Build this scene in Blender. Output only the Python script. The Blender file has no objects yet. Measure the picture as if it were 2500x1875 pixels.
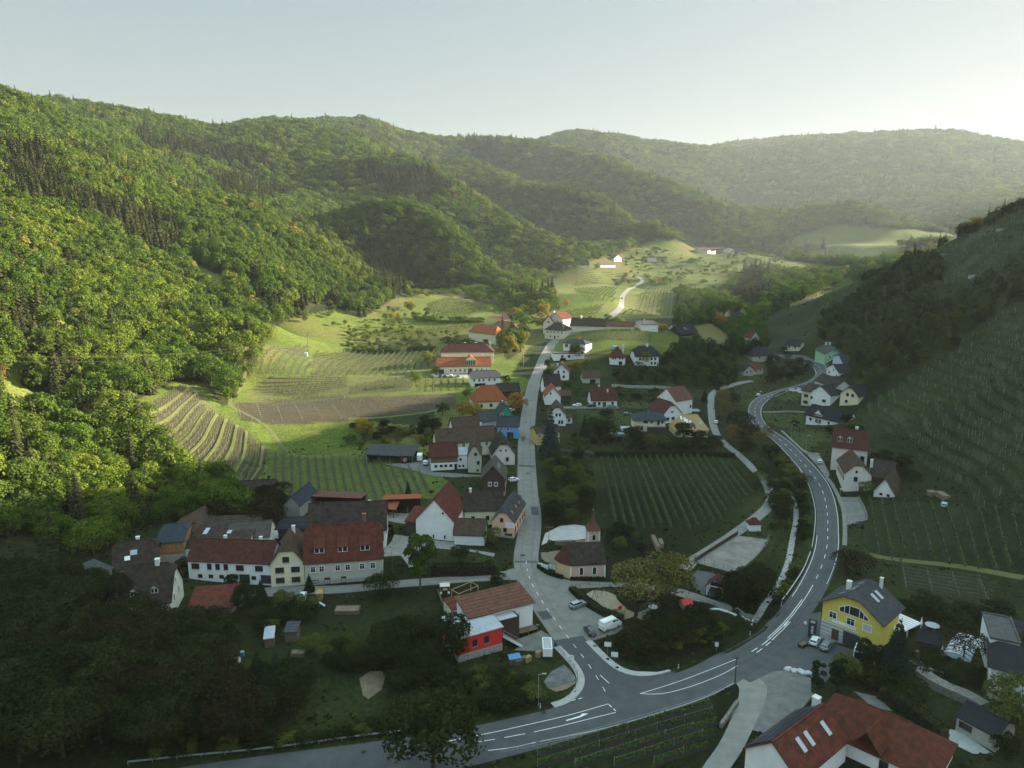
import bpy, bmesh, math, random
import numpy as np
from mathutils import Vector, Matrix, geometry
R = math.radians
rng = random.Random(7)
nrg = np.random.default_rng(11)
scene = bpy.context.scene
COL = scene.collection

# ---------------------------------------------------------------- camera, sky, sun, exposure
CAM_H, PITCH, FPX = 90.0, R(10.9), 1750.0
SUN_AZ, SUN_EL = R(72), R(15.5)          # azimuth clockwise from +Y
cam = bpy.data.cameras.new('camera'); camo = bpy.data.objects.new('camera', cam); COL.objects.link(camo)
cam.sensor_width = 36; cam.lens = 36*FPX/2500; cam.clip_start = 1; cam.clip_end = 40000
camo.location = (0, 0, CAM_H); camo.rotation_euler = (math.pi/2-PITCH, 0, 0)
scene.camera = camo
w = bpy.data.worlds.new('World'); scene.world = w; w.use_nodes = True
nt = w.node_tree; bg = nt.nodes['Background']
sky = nt.nodes.new('ShaderNodeTexSky'); sky.sky_type = 'NISHITA'; sky.sun_disc = False
sky.sun_elevation = SUN_EL; sky.sun_rotation = SUN_AZ
sky.altitude = 200; sky.air_density = 1.6; sky.dust_density = 1.0; sky.ozone_density = 2.0
hsv = nt.nodes.new('ShaderNodeHueSaturation'); hsv.inputs['Saturation'].default_value = 1.2
vm1 = nt.nodes.new('ShaderNodeVectorMath'); vm1.operation = 'MULTIPLY_ADD'; vm1.inputs[1].default_value = (.98, .96, .95); vm1.inputs[2].default_value = (1.25, 1.12, 1.05)
vm2 = nt.nodes.new('ShaderNodeVectorMath'); vm2.operation = 'DIVIDE'       # hazy air: the glare round the sun levels off
nt.links.new(sky.outputs['Color'], hsv.inputs['Color']); nt.links.new(hsv.outputs['Color'], vm1.inputs[0]); nt.links.new(hsv.outputs['Color'], vm2.inputs[0]); nt.links.new(vm1.outputs[0], vm2.inputs[1])
wt = nt.nodes.new('ShaderNodeTexCoord'); wx = nt.nodes.new('ShaderNodeSeparateXYZ'); wm = nt.nodes.new('ShaderNodeMapRange'); wm.interpolation_type = 'SMOOTHSTEP'
wm.inputs[1].default_value = .30; wm.inputs[2].default_value = .75; wm.inputs[3].default_value = 0; wm.inputs[4].default_value = 1       # sky above the view brightened, added as fill for the shaded valley
vm3 = nt.nodes.new('ShaderNodeMix'); vm3.data_type = 'RGBA'; vm4 = nt.nodes.new('ShaderNodeVectorMath'); vm4.operation = 'MULTIPLY'; vm4.inputs[1].default_value = (4.6, 4.15, 3.65)
vm5 = nt.nodes.new('ShaderNodeVectorMath'); vm5.operation = 'SCALE'; vm5.inputs['Scale'].default_value = 1.08; nt.links.new(vm2.outputs[0], vm5.inputs[0]); nt.links.new(vm2.outputs[0], vm4.inputs[0]); nt.links.new(wt.outputs['Generated'], wx.inputs[0]); nt.links.new(wx.outputs['Z'], wm.inputs[0]); nt.links.new(vm5.outputs[0], vm3.inputs['A']); nt.links.new(vm4.outputs[0], vm3.inputs['B']); nt.links.new(wm.outputs[0], vm3.inputs['Factor'])
nt.links.new(vm3.outputs['Result'], bg.inputs['Color']); bg.inputs['Strength'].default_value = 0.112
sun = bpy.data.lights.new('sun', 'SUN'); suno = bpy.data.objects.new('sun', sun); COL.objects.link(suno)
sun.energy = 5.0; sun.angle = R(0.53); sun.color = (1.0, 0.88, 0.66)
sdir = Vector((math.sin(SUN_AZ)*math.cos(SUN_EL), math.cos(SUN_AZ)*math.cos(SUN_EL), math.sin(SUN_EL)))
suno.rotation_euler = sdir.to_track_quat('Z', 'Y').to_euler(); suno.location = (300, 200, 400)
vs = scene.view_settings; vs.view_transform = 'Standard'; vs.look = 'None'; vs.exposure = 2.5; vs.gamma = 1
cy = scene.cycles
cy.max_bounces = 5; cy.diffuse_bounces = 2; cy.glossy_bounces = 2; cy.transmission_bounces = 3
cy.volume_bounces = 0; cy.transparent_max_bounces = 4; cy.use_denoising = True
cy.caustics_reflective = False; cy.caustics_refractive = False
try: cy.sample_clamp_indirect = 4.0
except Exception: pass

# ---------------------------------------------------------------- picture <-> world
CP, SP = math.cos(PITCH), math.sin(PITCH)
CROP = {0: (0, 0, 1), 1: (850, 740, .27125), 2: (1250, 740, .27125), 3: (1700, 740, .36166), 4: (150, 1160, .27125),
        5: (650, 1050, .27125), 6: (1150, 1100, .36166), 7: (1800, 1300, .34653), 8: (0, 1300, .45208),
        'a': (0, 0, .38584), 'b': (850, 200, .38584), 'c': (1650, 200, .38584), 'd': (0, 640, .38584),
        'A': (1050, 1400, .18083), 'B': (1350, 1380, .18083), 'C': (1700, 1350, .18083), 'D': (1000, 1575, .36166),
        'E': (2000, 500, .30139), 'F': (2000, 1000, .24108), 'W': (0, 0, 1.1302)}
def U(c, *pts):
    ox, oy, s = CROP[c]
    return [(ox+s*x, oy+s*y) for x, y in pts]
def ray(u, v):
    x = (u-1250)/FPX; y = (937.5-v)/FPX
    return np.array((x, CP+y*SP, -SP+y*CP))
def proj(p):
    p = np.asarray(p, float); x, y, z = p[..., 0], p[..., 1], p[..., 2]-CAM_H
    d = y*CP-z*SP
    return 1250+FPX*x/d, 937.5-FPX*(y*SP+z*CP)/d, d
def PZ(u, v, z):
    r = ray(u, v); t = (z-CAM_H)/r[2]; return np.array((r[0]*t, r[1]*t, z))
def PD(u, v, d, drop=0):
    r = ray(u, v); t = d/math.hypot(r[0], r[1]); return np.array((r[0]*t, r[1]*t, CAM_H+r[2]*t-drop))

# ---------------------------------------------------------------- terrain from surveyed points
ctl = []
def cz(z, *pts):
    for u, v in pts: ctl.append(PZ(u, v, z))
def cd(*pts, drop=0):
    for u, v, d in pts: ctl.append(PD(u, v, d, drop))
def cw(*pts): ctl.extend(np.array(p, float) for p in pts)
T = 14.0
# valley floor
cz(-1.5, (300, 1870), (620, 1850)); cz(-.5, (1000, 1820)); cz(0, (1330, 1760), (1560, 1690), (1800, 1620), (1960, 1480), (2010, 1380), (2022, 1280), (1430, 1610), (1330, 1470), (1500, 1470))
cz(.3, (1700, 1430)); cz(.5, (2000, 1200)); cz(1.5, (1950, 1110)); cz(3, (1865, 1045)); cz(4, (1850, 985), (1930, 945)); cz(5, (2000, 905), (1975, 880)); cz(7, (1900, 860))
cz(1, (1290, 1390), (1050, 1420), (800, 1440), (600, 1440), (1650, 1310)); cz(2, (1293, 1280), (1050, 1330), (1500, 1260), (1800, 1240)); cz(4, (1288, 1180), (1450, 1120), (1000, 1200), (850, 1290)); cz(3.2, (1700, 1120))
cz(6, (1287, 1070), (1500, 1040), (1050, 1130)); cz(5, (1680, 1050)); cz(9, (1296, 980), (1430, 970)); cz(12, (1308, 925)); cz(8, (1600, 960), (1720, 960)); cz(18, (1335, 858)); cz(21, (1352, 832)); cz(12, (1500, 920)); cz(15, (1570, 895), (1430, 900))
cz(26, (1460, 830), (1600, 822)); cz(20, (1640, 860)); cz(27.5, (1400, 806)); cz(30, (1463, 786)); cz(29, (1640, 800)); cz(33, (1500, 766)); cd((1519, 740, 760)); cz(10, (1730, 880), (1800, 850)); cz(13, (1740, 820), (1850, 800))
cz(4, (700, 1150), (560, 1170)); cz(5, (900, 1120)); cz(9, (870, 1030), (700, 1060), (1050, 1040)); cz(12, (700, 1000), (900, 970), (1080, 960)); cz(15, (620, 940), (1000, 905)); cz(18, (800, 860), (1050, 860), (640, 850)); cz(22, (900, 815), (1190, 850)); cz(25, (1100, 812), (1260, 812))
cd((1000, 775, 640), (1150, 770, 640), (1300, 760, 690), (1050, 720, 800), (1200, 730, 790), (1000, 690, 950), (1350, 700, 990), (1200, 690, 980)); cd((1300, 665, 1150)); 
cz(2, (450, 1420), (300, 1560), (560, 1600)); cz(1, (900, 1600), (150, 1720)); cz(5, (200, 1480), (420, 1290)); cz(3, (600, 1300), (100, 1640))
# field slope at left foot
cz(14, (420, 1060)); cz(9, (500, 1110)); cz(6, (420, 1160)); cz(26, (310, 985)); cz(22, (440, 950)); cz(14, (560, 1010)); cz(18, (540, 950)); cz(34, (600, 850)); cz(30, (690, 800)); cd((640, 770, 520), (760, 760, 600)); cd((870, 745, 680))
# left hill (tree tops seen: ground lies below)
cd((0, 1250, 210), (120, 1150, 250), (250, 1090, 285), (0, 1050, 265), (0, 900, 320), (0, 780, 375), (0, 640, 450), (0, 500, 560), (0, 380, 700), (0, 223, 1000), (180, 980, 330), (250, 820, 400), (250, 650, 520), (300, 500, 660), (150, 420, 690), (440, 830, 420), (430, 700, 520), (560, 760, 520), (520, 590, 640), drop=T)
cd((120, 272, 1150), (190, 285, 1350), (330, 283, 1650), (480, 297, 1900), (600, 320, 2100), (300, 380, 1000), (480, 400, 1200), (600, 470, 1050), (480, 480, 860), (700, 400, 1500), (700, 520, 1050), (800, 450, 1350), drop=T)
cd((640, 640, 620), (690, 700, 600), (750, 690, 680), (820, 720, 700), (760, 560, 820), (700, 610, 720), (860, 660, 760), (960, 680, 780), drop=T)
cd((540, 690, 600), (480, 650, 640), (640, 830, 500))
def crest(pts, gap, dropz, drop=T):
    for u, v, d in pts:
        p = PD(u, v, d, drop); ctl.append(p)
        q = p*(1+gap/d); ctl.append(np.array((q[0], q[1], p[2]-dropz)))
crest([(966, 513, 980), (1062, 547, 960), (1150, 590, 960)], 130, 22)
crest([(850, 486, 1080)], 130, 15)
crest([(1043, 408, 1600), (1120, 450, 1520), (1197, 493, 1430), (1255, 545, 1330), (1340, 575, 1250)], 190, 45)
crest([(900, 345, 1950), (960, 370, 1850)], 190, 30)
crest([(1140, 390, 2050), (1236, 425, 1950), (1352, 443, 1800), (1487, 478, 1700), (1583, 545, 1560), (1660, 585, 1500)], 220, 55)
crest([(1250, 350, 2700), (1348, 354, 2550), (1506, 385, 2350), (1606, 432, 2200), (1690, 490, 2050)], 280, 70)
crest([(720, 297, 2400), (800, 287, 2500), (900, 297, 2650), (1000, 327, 2750)], 500, 60)
crest([(1090, 355, 2900), (1220, 363, 3000), (1340, 360, 3100)], 500, 60)
crest([(1380, 345, 3500), (1500, 333, 3500), (1600, 344, 3600), (1700, 352, 3700)], 500, 60)
crest([(1780, 350, 4600), (1960, 353, 4900)], 700, 60)
crest([(2090, 330, 4300), (2180, 325, 4200), (2280, 322, 4000), (2380, 333, 4000), (2500, 350, 4000), (2700, 380, 4000)], 900, 60)
cd((1850, 470, 3200), (2000, 480, 3000), (2150, 430, 3200), (2350, 450, 3000), (2500, 470, 3000), (2350, 530, 2500), (2500, 560, 2300), (1800, 540, 2300), (1900, 560, 2350), drop=T)
crest([(2050, 510, 2300), (2150, 505, 2250), (2250, 540, 2150)], 250, 60)
cd((2100, 592, 1950), (2200, 598, 1850), (2000, 625, 1800), (2120, 640, 1650), (1950, 650, 1750), (2250, 625, 1650))
cd((1780, 615, 1500), (1700, 625, 1500), (1640, 640, 1350), (1660, 680, 1150), (1760, 660, 1300), (1880, 655, 1350), (1980, 675, 1300), (2070, 690, 1250), (1560, 660, 1250), (1500, 690, 1120), (1600, 720, 950), (1690, 720, 930), (1760, 745, 880), (1540, 780, 760), (1650, 775, 740))
cd((1850, 710, 1080), (1960, 715, 1080), (1820, 750, 920), (1900, 740, 960), (1750, 780, 800), drop=10)
crest([(1450, 610, 1300), (1530, 600, 1400)], 150, 8, 0)
cd((1380, 625, 1200), (1440, 655, 1120), (1560, 630, 1350))
# right hill
cz(1, (2110, 1260), (2090, 1340)); cz(3, (2250, 1300), (2150, 1200)); cz(4, (2400, 1420)); cz(8, (2500, 1350)); cz(10, (2350, 1220)); cz(3, (2250, 1440)); cz(5, (2060, 1090)); cz(7, (2080, 1010), (2000, 960))
cd((2480, 1200, 250), (2400, 1120, 285), (2480, 1050, 290), (2250, 1060, 315), (2350, 960, 360), (2480, 900, 350), (2200, 960, 375), (2150, 900, 420), (2300, 860, 420), (2480, 790, 410))
cd((2100, 890, 470), (2080, 830, 560), (2250, 800, 470), (2400, 740, 450), (2500, 660, 450), (2000, 800, 680), (1950, 790, 740), (2100, 770, 600), (2250, 700, 560))
crest([(1900, 762, 850), (1990, 725, 800), (2080, 690, 740), (2200, 645, 660), (2300, 612, 600), (2400, 570, 560), (2500, 522, 540)], 160, 10, 3)
cw((560, 420, 172), (760, 440, 292), (775, 540, 256), (850, 650, 240), (900, 842, 258), (905, 977, 232), (910, 1060, 200), (920, 1200, 150), (950, 1424, 110), (1000, 1650, 80), (500, 250, 185), (420, 120, 130), (800, 300, 180), (1300, 700, 250), (1400, 1200, 230), (650, 760, 80), (700, 1000, 70), (520, 820, 50))  # out-of-view ridge, its heights shaped to cast the valley's shade
# bottom right garden hill, and out of frame
cz(1.5, (1650, 1760)); cz(2.5, (1900, 1700)); cz(3.5, (2150, 1660)); cz(4, (2450, 1780)); cz(6, (2450, 1620)); cz(3, (2150, 1500)); cz(4.5, (2350, 1500)); cz(1, (1500, 1830), (2000, 1600)); cz(2, (1700, 1860))
cw((0, 30, -3), (-90, 60, -3), (90, 60, 1), (0, -120, -5), (-160, -60, 0), (160, -60, 3), (-150, 90, 0), (170, 90, 10), (-260, 130, 14), (-420, 260, 100), (-600, 420, 190), (-900, 500, 260), (-1500, 1500, 430), (-400, 0, 60))
cw((-2500, 3500, 520), (-800, 5200, 560), (1500, 6500, 620), (4500, 4500, 640), (4200, 2000, 500), (2600, 1800, 330), (2200, 800, 300))
K = 1e-3
CT = np.array(ctl); CX = CT[:, :2]*K; CZv = CT[:, 2]
def tps(r2): return np.where(r2 > 1e-14, r2*np.log(np.maximum(r2, 1e-14)), 0)
n = len(CX); A_ = np.zeros((n+3, n+3))
d2 = ((CX[:, None]-CX[None])**2).sum(-1); A_[:n, :n] = tps(d2)+np.eye(n)*2e-4
A_[:n, n] = 1; A_[:n, n+1:] = CX; A_[n, :n] = 1; A_[n+1:, :n] = CX.T
RW = np.linalg.solve(A_, np.concatenate([CZv, np.zeros(3)]))
def sstep(a, b, x):
    t = np.clip((x-a)/(b-a), 0, 1); return t*t*(3-2*t)
_perm = nrg.permutation(512); _grad = nrg.uniform(-1, 1, 512)
def vnoise(x, y):
    xi = np.floor(x).astype(int); yi = np.floor(y).astype(int); fx = x-xi; fy = y-yi
    fx = fx*fx*(3-2*fx); fy = fy*fy*(3-2*fy)
    h = lambda i, j: _grad[(_perm[(i) & 511]+j) & 511]
    return (h(xi, yi)*(1-fx)+h(xi+1, yi)*fx)*(1-fy)+(h(xi, yi+1)*(1-fx)+h(xi+1, yi+1)*fx)*fy
def seg_dist(X, Y, line):
    L = np.asarray(line); best = np.full(X.shape, 1e9)
    for (x0, y0), (x1, y1) in zip(L[:-1], L[1:]):
        dx, dy = x1-x0, y1-y0; t = np.clip(((X-x0)*dx+(Y-y0)*dy)/(dx*dx+dy*dy+1e-9), 0, 1)
        best = np.minimum(best, np.hypot(X-x0-t*dx, Y-y0-t*dy))
    return best
STREAM = None
TERR = None
def base_h(X, Y):
    X = np.asarray(X, float); Y = np.asarray(Y, float); sh = X.shape
    q = np.stack([X.ravel(), Y.ravel()], 1)*K; out = np.empty(len(q))
    for i in range(0, len(q), 40000):
        b = q[i:i+40000]; d2 = ((b[:, None]-CX[None])**2).sum(-1)
        out[i:i+40000] = tps(d2)@RW[:n]+RW[n]+b@RW[n+1:]
    return np.maximum(out.reshape(sh), -8)
def inpoly(U_, V_, poly):
    P = np.asarray(poly); ins = np.zeros(U_.shape, bool); m = len(P)
    for i in range(m):
        x0, y0 = P[i]; x1, y1 = P[(i+1) % m]
        if y0 == y1: continue
        ins ^= ((y0 > V_) != (y1 > V_)) & (U_ < (x1-x0)*(V_-y0)/(y1-y0)+x0)
    return ins
TERRACE_PX = [U('E', (700, 1390), (1150, 1150), (1659, 900), (1659, 1659), (300, 1659)), [(2060, 1000), (2500, 990), (2500, 1260), (2370, 1250), (2330, 1210), (2200, 1080), (2120, 1020)],
              U('E', (0, 700), (250, 590), (560, 480), (640, 560), (380, 700), (120, 860), (0, 900)), U('E', (900, 390), (1200, 240), (1659, 90), (1659, 330), (1400, 640), (1000, 640), (1040, 480)), U('E', (1659, 820), (1420, 900), (1200, 1090), (1659, 960))]
def height(X, Y):
    X = np.asarray(X, float); Y = np.asarray(Y, float)
    z = base_h(X, Y)
    dd = np.hypot(X, Y); hill = sstep(55, 110, z)*sstep(500, 800, dd)*(1-.7*sstep(350, 450, X)*sstep(1700, 1400, Y))
    z = z+hill*(vnoise(X/130, Y/130)*12+vnoise(X/55+9, Y/55)*5)+sstep(8, 40, np.abs(z))*vnoise(X/18, Y/18)*.5
    if TERR is not None:      # dry stone terraces of the right hill
        u, v, d = proj(np.stack([X, Y, z], -1)); mk = np.zeros(X.shape)
        for p in TERRACE_PX: mk = np.maximum(mk, inpoly(u, v, p)*1.0)
        mk = mk*(X > 60)
        st = 3.4; k = z/st; f = k-np.floor(k)
        z = np.where(mk > 0, (np.floor(k)+sstep(.70, .95, f)*.82+f*.18)*st, z)
    if STREAM is not None:
        sel = (X > -120) & (X < 320) & (Y > 80) & (Y < 620)
        if sel.any():
            d = np.min([seg_dist(X[sel], Y[sel], q) for q in STREAM], axis=0); z = z.copy(); z[sel] = z[sel]-2.7*(1-sstep(1.8, 5.2, d))
    return z
def hz(x, y): return float(height(np.array([x]), np.array([y]))[0])
NA, NR = 700, 760
AZ = np.concatenate([np.linspace(R(-75), R(-39), 40), np.linspace(R(-38.6), R(38.6), 610), np.linspace(R(39), R(78), 50)]); RR = 55*(6500/55)**(np.linspace(0, 1, NR)**1.0)
STREAM_PX = [U(3, (480, 1110), (560, 1190), (640, 1270), (672, 1340), (675, 1430), (655, 1540), (635, 1650))+U('C', (1250, 10), (1180, 200), (1100, 330), (1010, 470), (920, 590), (850, 710), (800, 770)), U('C', (640, 930), (500, 1010))+[(1740, 1560), (1650, 1592), (1590, 1610)]]
STREAM = [[PZ(u, v, 1.5 if v < 1150 else 0)[:2] for u, v in q] for q in STREAM_PX]
TERR = 1
ZG = None
def build_grid():
    global ZG
    A, Rr = np.meshgrid(AZ, RR, indexing='ij'); X = np.sin(A)*Rr; Y = np.cos(A)*Rr
    ZG = height(X, Y); return X, Y
GX, GY = build_grid()
LR = math.log(6500/55)
def gz(x, y):
    """height of the ground mesh (its own triangles' bilinear surface)"""
    x = np.asarray(x, float); y = np.asarray(y, float)
    a = np.interp(np.arctan2(x, y), AZ, np.arange(NA)); r = np.log(np.maximum(np.hypot(x, y), 55)/55)/LR*(NR-1)
    i = np.clip(np.floor(a).astype(int), 0, NA-2); j = np.clip(np.floor(r).astype(int), 0, NR-2)
    fa = np.clip(a-i, 0, 1); fr = np.clip(r-j, 0, 1)
    return (ZG[i, j]*(1-fa)+ZG[i+1, j]*fa)*(1-fr)+(ZG[i, j+1]*(1-fa)+ZG[i+1, j+1]*fa)*fr
_ts = 60*(6400/60)**np.linspace(0, 1, 2600)
def G(u, v, h=0.0):
    """point on the ground seen at picture position (u, v); h: the pixel lies h above the ground"""
    r = ray(u, v); t = _ts/math.hypot(r[0], r[1]); x, y, z = r[0]*t, r[1]*t, CAM_H+r[2]*t
    f = z-(gz(x, y)+h); k = np.argmax(f < 0)
    if f[k] >= 0: k = len(t)-1
    if k == 0: k = 1
    a = f[k-1]/(f[k-1]-f[k]+1e-9); tt = t[k-1]+(t[k]-t[k-1])*a
    x, y = r[0]*tt, r[1]*tt
    return np.array((x, y, float(gz(x, y))))
def GP(pts): return [G(u, v) for u, v in pts]

# ---------------------------------------------------------------- materials
def mat(name, col, rough=.85, noise=0, nscale=1.0, col2=None, spec=.3, metal=0, emit=None, coat=0, bump=0, detail=4, ct=.18):
    m = bpy.data.materials.new(name); m.use_nodes = True; t = m.node_tree; b = t.nodes['Principled BSDF']
    b.inputs['Roughness'].default_value = rough; b.inputs['Metallic'].default_value = metal
    b.inputs['Specular IOR Level'].default_value = spec; b.inputs['Coat Weight'].default_value = coat
    c4 = (*col, 1); b.inputs['Base Color'].default_value = c4
    if noise or col2:
        tc = t.nodes.new('ShaderNodeTexCoord'); nz = t.nodes.new('ShaderNodeTexNoise'); mx = t.nodes.new('ShaderNodeMix'); mx.data_type = 'RGBA'
        nz.inputs['Scale'].default_value = nscale; nz.inputs['Detail'].default_value = detail; nz.inputs['Roughness'].default_value = .65
        t.links.new(tc.outputs['Object'], nz.inputs['Vector'])
        mr = t.nodes.new('ShaderNodeMapRange'); mr.inputs[1].default_value = .5-ct; mr.inputs[2].default_value = .5+ct
        t.links.new(nz.outputs['Fac'], mr.inputs[0]); t.links.new(mr.outputs[0], mx.inputs['Factor'])
        c2 = col2 or tuple(c*(1-noise) for c in col); c1 = col if col2 else tuple(min(1, c*(1+noise)) for c in col)
        mx.inputs['A'].default_value = (*c1, 1); mx.inputs['B'].default_value = (*c2, 1)
        t.links.new(mx.outputs['Result'], b.inputs['Base Color'])
        if bump:
            bp = t.nodes.new('ShaderNodeBump'); bp.inputs['Strength'].default_value = bump; bp.inputs['Distance'].default_value = .05
            t.links.new(nz.outputs['Fac'], bp.inputs['Height']); t.links.new(bp.outputs['Normal'], b.inputs['Normal'])
    return m
_mc = {}
def M(key, *a, **k):
    if key not in _mc: _mc[key] = mat(key, *a, **k)
    return _mc[key]
def mesh(name, V, F, m=None, mats=None, mi=None, smooth=False):
    me = bpy.data.meshes.new(name); me.from_pydata([tuple(map(float, v)) for v in V], [], [tuple(map(int, f)) for f in F])
    for x in (mats or ([m] if m else [])): me.materials.append(x)
    if mi is not None: me.polygons.foreach_set('material_index', mi)
    if smooth: me.polygons.foreach_set('use_smooth', [True]*len(me.polygons))
    me.update(); return me
def fastmesh(name, V, F, m=None, smooth=False):
    V = np.asarray(V, np.float32); F = np.asarray(F, np.int32); k = F.shape[1]
    me = bpy.data.meshes.new(name); me.vertices.add(len(V)); me.vertices.foreach_set('co', V.ravel())
    me.loops.add(F.size); me.loops.foreach_set('vertex_index', F.ravel())
    me.polygons.add(len(F)); me.polygons.foreach_set('loop_start', np.arange(0, F.size, k, dtype=np.int32))
    if m: me.materials.append(m)
    me.polygons.foreach_set('use_smooth', np.full(len(F), smooth)); me.update(calc_edges=True); return me
def ob(name, me, parent=None, loc=None, rz=0, label=None, cat=None, group=None, kind=None, scale=None):
    o = bpy.data.objects.new(name, me); COL.objects.link(o)
    if parent: o.parent = parent
    if loc is not None: o.location = tuple(map(float, loc))
    if rz: o.rotation_euler = (0, 0, rz)
    if scale: o.scale = scale
    if label: o['label'] = label
    if cat: o['category'] = cat
    if group: o['group'] = group
    if kind: o['kind'] = kind
    return o
def thing(name, label, cat, loc=(0, 0, 0), rz=0, group=None): return ob(name, None, None, loc, rz, label, cat, group)
def dup(root, loc=None, rz=None, label=None, group=None, scale=None):
    r = root.copy(); COL.objects.link(r)
    if loc is not None: r.location = tuple(map(float, loc))
    if rz is not None: r.rotation_euler = (0, 0, rz)
    if scale is not None: r.scale = scale
    if label: r['label'] = label
    if group: r['group'] = group
    for ch in list(root.children):
        c = ch.copy(); COL.objects.link(c); c.parent = r
        for g in list(ch.children):
            d = g.copy(); COL.objects.link(d); d.parent = c
    return r
class MB:
    """collects boxes, bars and prisms into one mesh"""
    def __init__(s): s.V = []; s.F = []
    def add(s, V, F): n0 = len(s.V); s.V += [tuple(v) for v in V]; s.F += [tuple(i+n0 for i in f) for f in F]; return s
    def box(s, x0, y0, z0, x1, y1, z1):
        return s.add([(x0, y0, z0), (x1, y0, z0), (x1, y1, z0), (x0, y1, z0), (x0, y0, z1), (x1, y0, z1), (x1, y1, z1), (x0, y1, z1)],
                     [(0, 3, 2, 1), (4, 5, 6, 7), (0, 1, 5, 4), (1, 2, 6, 5), (2, 3, 7, 6), (3, 0, 4, 7)])
    def cyl(s, p, q, r, r2=None, n=8):
        p = Vector(p); q = Vector(q); d = (q-p).normalized(); a = d.orthogonal().normalized(); b = d.cross(a); r2 = r if r2 is None else r2
        V = [p+(a*math.cos(t)+b*math.sin(t))*r for t in [2*math.pi*i/n for i in range(n)]]+[q+(a*math.cos(t)+b*math.sin(t))*r2 for t in [2*math.pi*i/n for i in range(n)]]
        return s.add(V, [(i, (i+1) % n, (i+1) % n+n, i+n) for i in range(n)]+[tuple(range(n-1, -1, -1)), tuple(range(n, 2*n))])
    def prism(s, poly, axis, a, b):
        """extrude a polygon (2D) along an axis between a and b"""
        f = {'x': lambda p, t: (t, p[0], p[1]), 'y': lambda p, t: (p[0], t, p[1]), 'z': lambda p, t: (p[0], p[1], t)}[axis]
        k = len(poly); V = [f(p, a) for p in poly]+[f(p, b) for p in poly]
        return s.add(V, [tuple(range(k-1, -1, -1)), tuple(range(k, 2*k))]+[(i, (i+1) % k, (i+1) % k+k, i+k) for i in range(k)])
    def me(s, name, m, smooth=False):
        me = mesh(name, s.V, s.F, m, smooth=smooth)
        bm = bmesh.new(); bm.from_mesh(me); bmesh.ops.recalc_face_normals(bm, faces=bm.faces); bm.to_mesh(me); bm.free(); return me
    def ob(s, name, m, parent=None, **k): return ob(name, s.me(name, m), parent, **k)

# ---------------------------------------------------------------- ground sheet: land cover, with hill shade worked into its colours
GU, GV, GD = proj(np.stack([GX, GY, ZG], -1))
def cover(): 
    C = np.empty(GX.shape+(3,)); 
    nz = vnoise(GX/9, GY/9)*.5+.5; nz2 = vnoise(GX/3+40, GY/3)*.5+.5; nz3 = vnoise(GX/45+7, GY/45)*.5+.5
    lerp = lambda a, b, t: np.array(a)*(1-t[..., None])+np.array(b)*t[..., None]
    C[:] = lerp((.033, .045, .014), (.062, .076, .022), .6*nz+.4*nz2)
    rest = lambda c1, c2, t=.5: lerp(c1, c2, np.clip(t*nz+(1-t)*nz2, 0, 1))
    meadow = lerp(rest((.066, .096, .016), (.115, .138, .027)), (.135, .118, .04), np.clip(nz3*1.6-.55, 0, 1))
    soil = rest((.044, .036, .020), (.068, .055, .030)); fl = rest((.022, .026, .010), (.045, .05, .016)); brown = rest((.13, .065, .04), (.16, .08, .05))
    C[:] = C*(.20+.40*nz3[..., None]); far = inpoly(GU, GV, SUNNY) & (GD > 50) | (GD > 1000)  # hill's shade put into the colour: grass darkened outside the sunny zone
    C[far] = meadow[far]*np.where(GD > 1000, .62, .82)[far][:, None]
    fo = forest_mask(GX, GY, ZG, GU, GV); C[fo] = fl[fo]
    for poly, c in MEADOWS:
        mk = inpoly(GU, GV, poly) & (GD > 50); C[mk] = {'m': meadow, 's': soil, 'b': brown, 'd': rest((.017, .024, .008), (.032, .040, .013)), 'g': rest((.05, .075, .016), (.085, .11, .025)), 'v': rest((.06, .072, .022), (.105, .105, .036)), 'l': rest((.028, .040, .012), (.046, .058, .018)), 'k': fl}[c][mk]  # d: dark grass, its colour lowered to carry the hill's shade
    if True:      # stone retaining faces of the terraces
        dz = np.hypot(np.gradient(ZG, axis=1)/np.gradient(RR)[None, :], np.gradient(ZG, axis=0)/(np.gradient(AZ)[:, None]*RR[None, :]))
        mk = np.zeros(GX.shape, bool)
        for p in TERRACE_PX: mk |= inpoly(GU, GV, p)
        mk &= (GX > 60) & (GD > 50)
        t_ = np.clip((dz-np.where(GD > 430, .52, .95))*1.2, 0, 1)*mk*(.2+.6*nz2); C = C*(1-t_[..., None])+np.array((.080, .086, .052))*t_[..., None]
    return C
MEADOWS = []; SUNNY = U('W', (230, 880), (560, 700), (1100, 600), (1840, 560), (1640, 690), (1560, 740), (1450, 765), (1180, 765), (1130, 850), (990, 970), (560, 1060))
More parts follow.
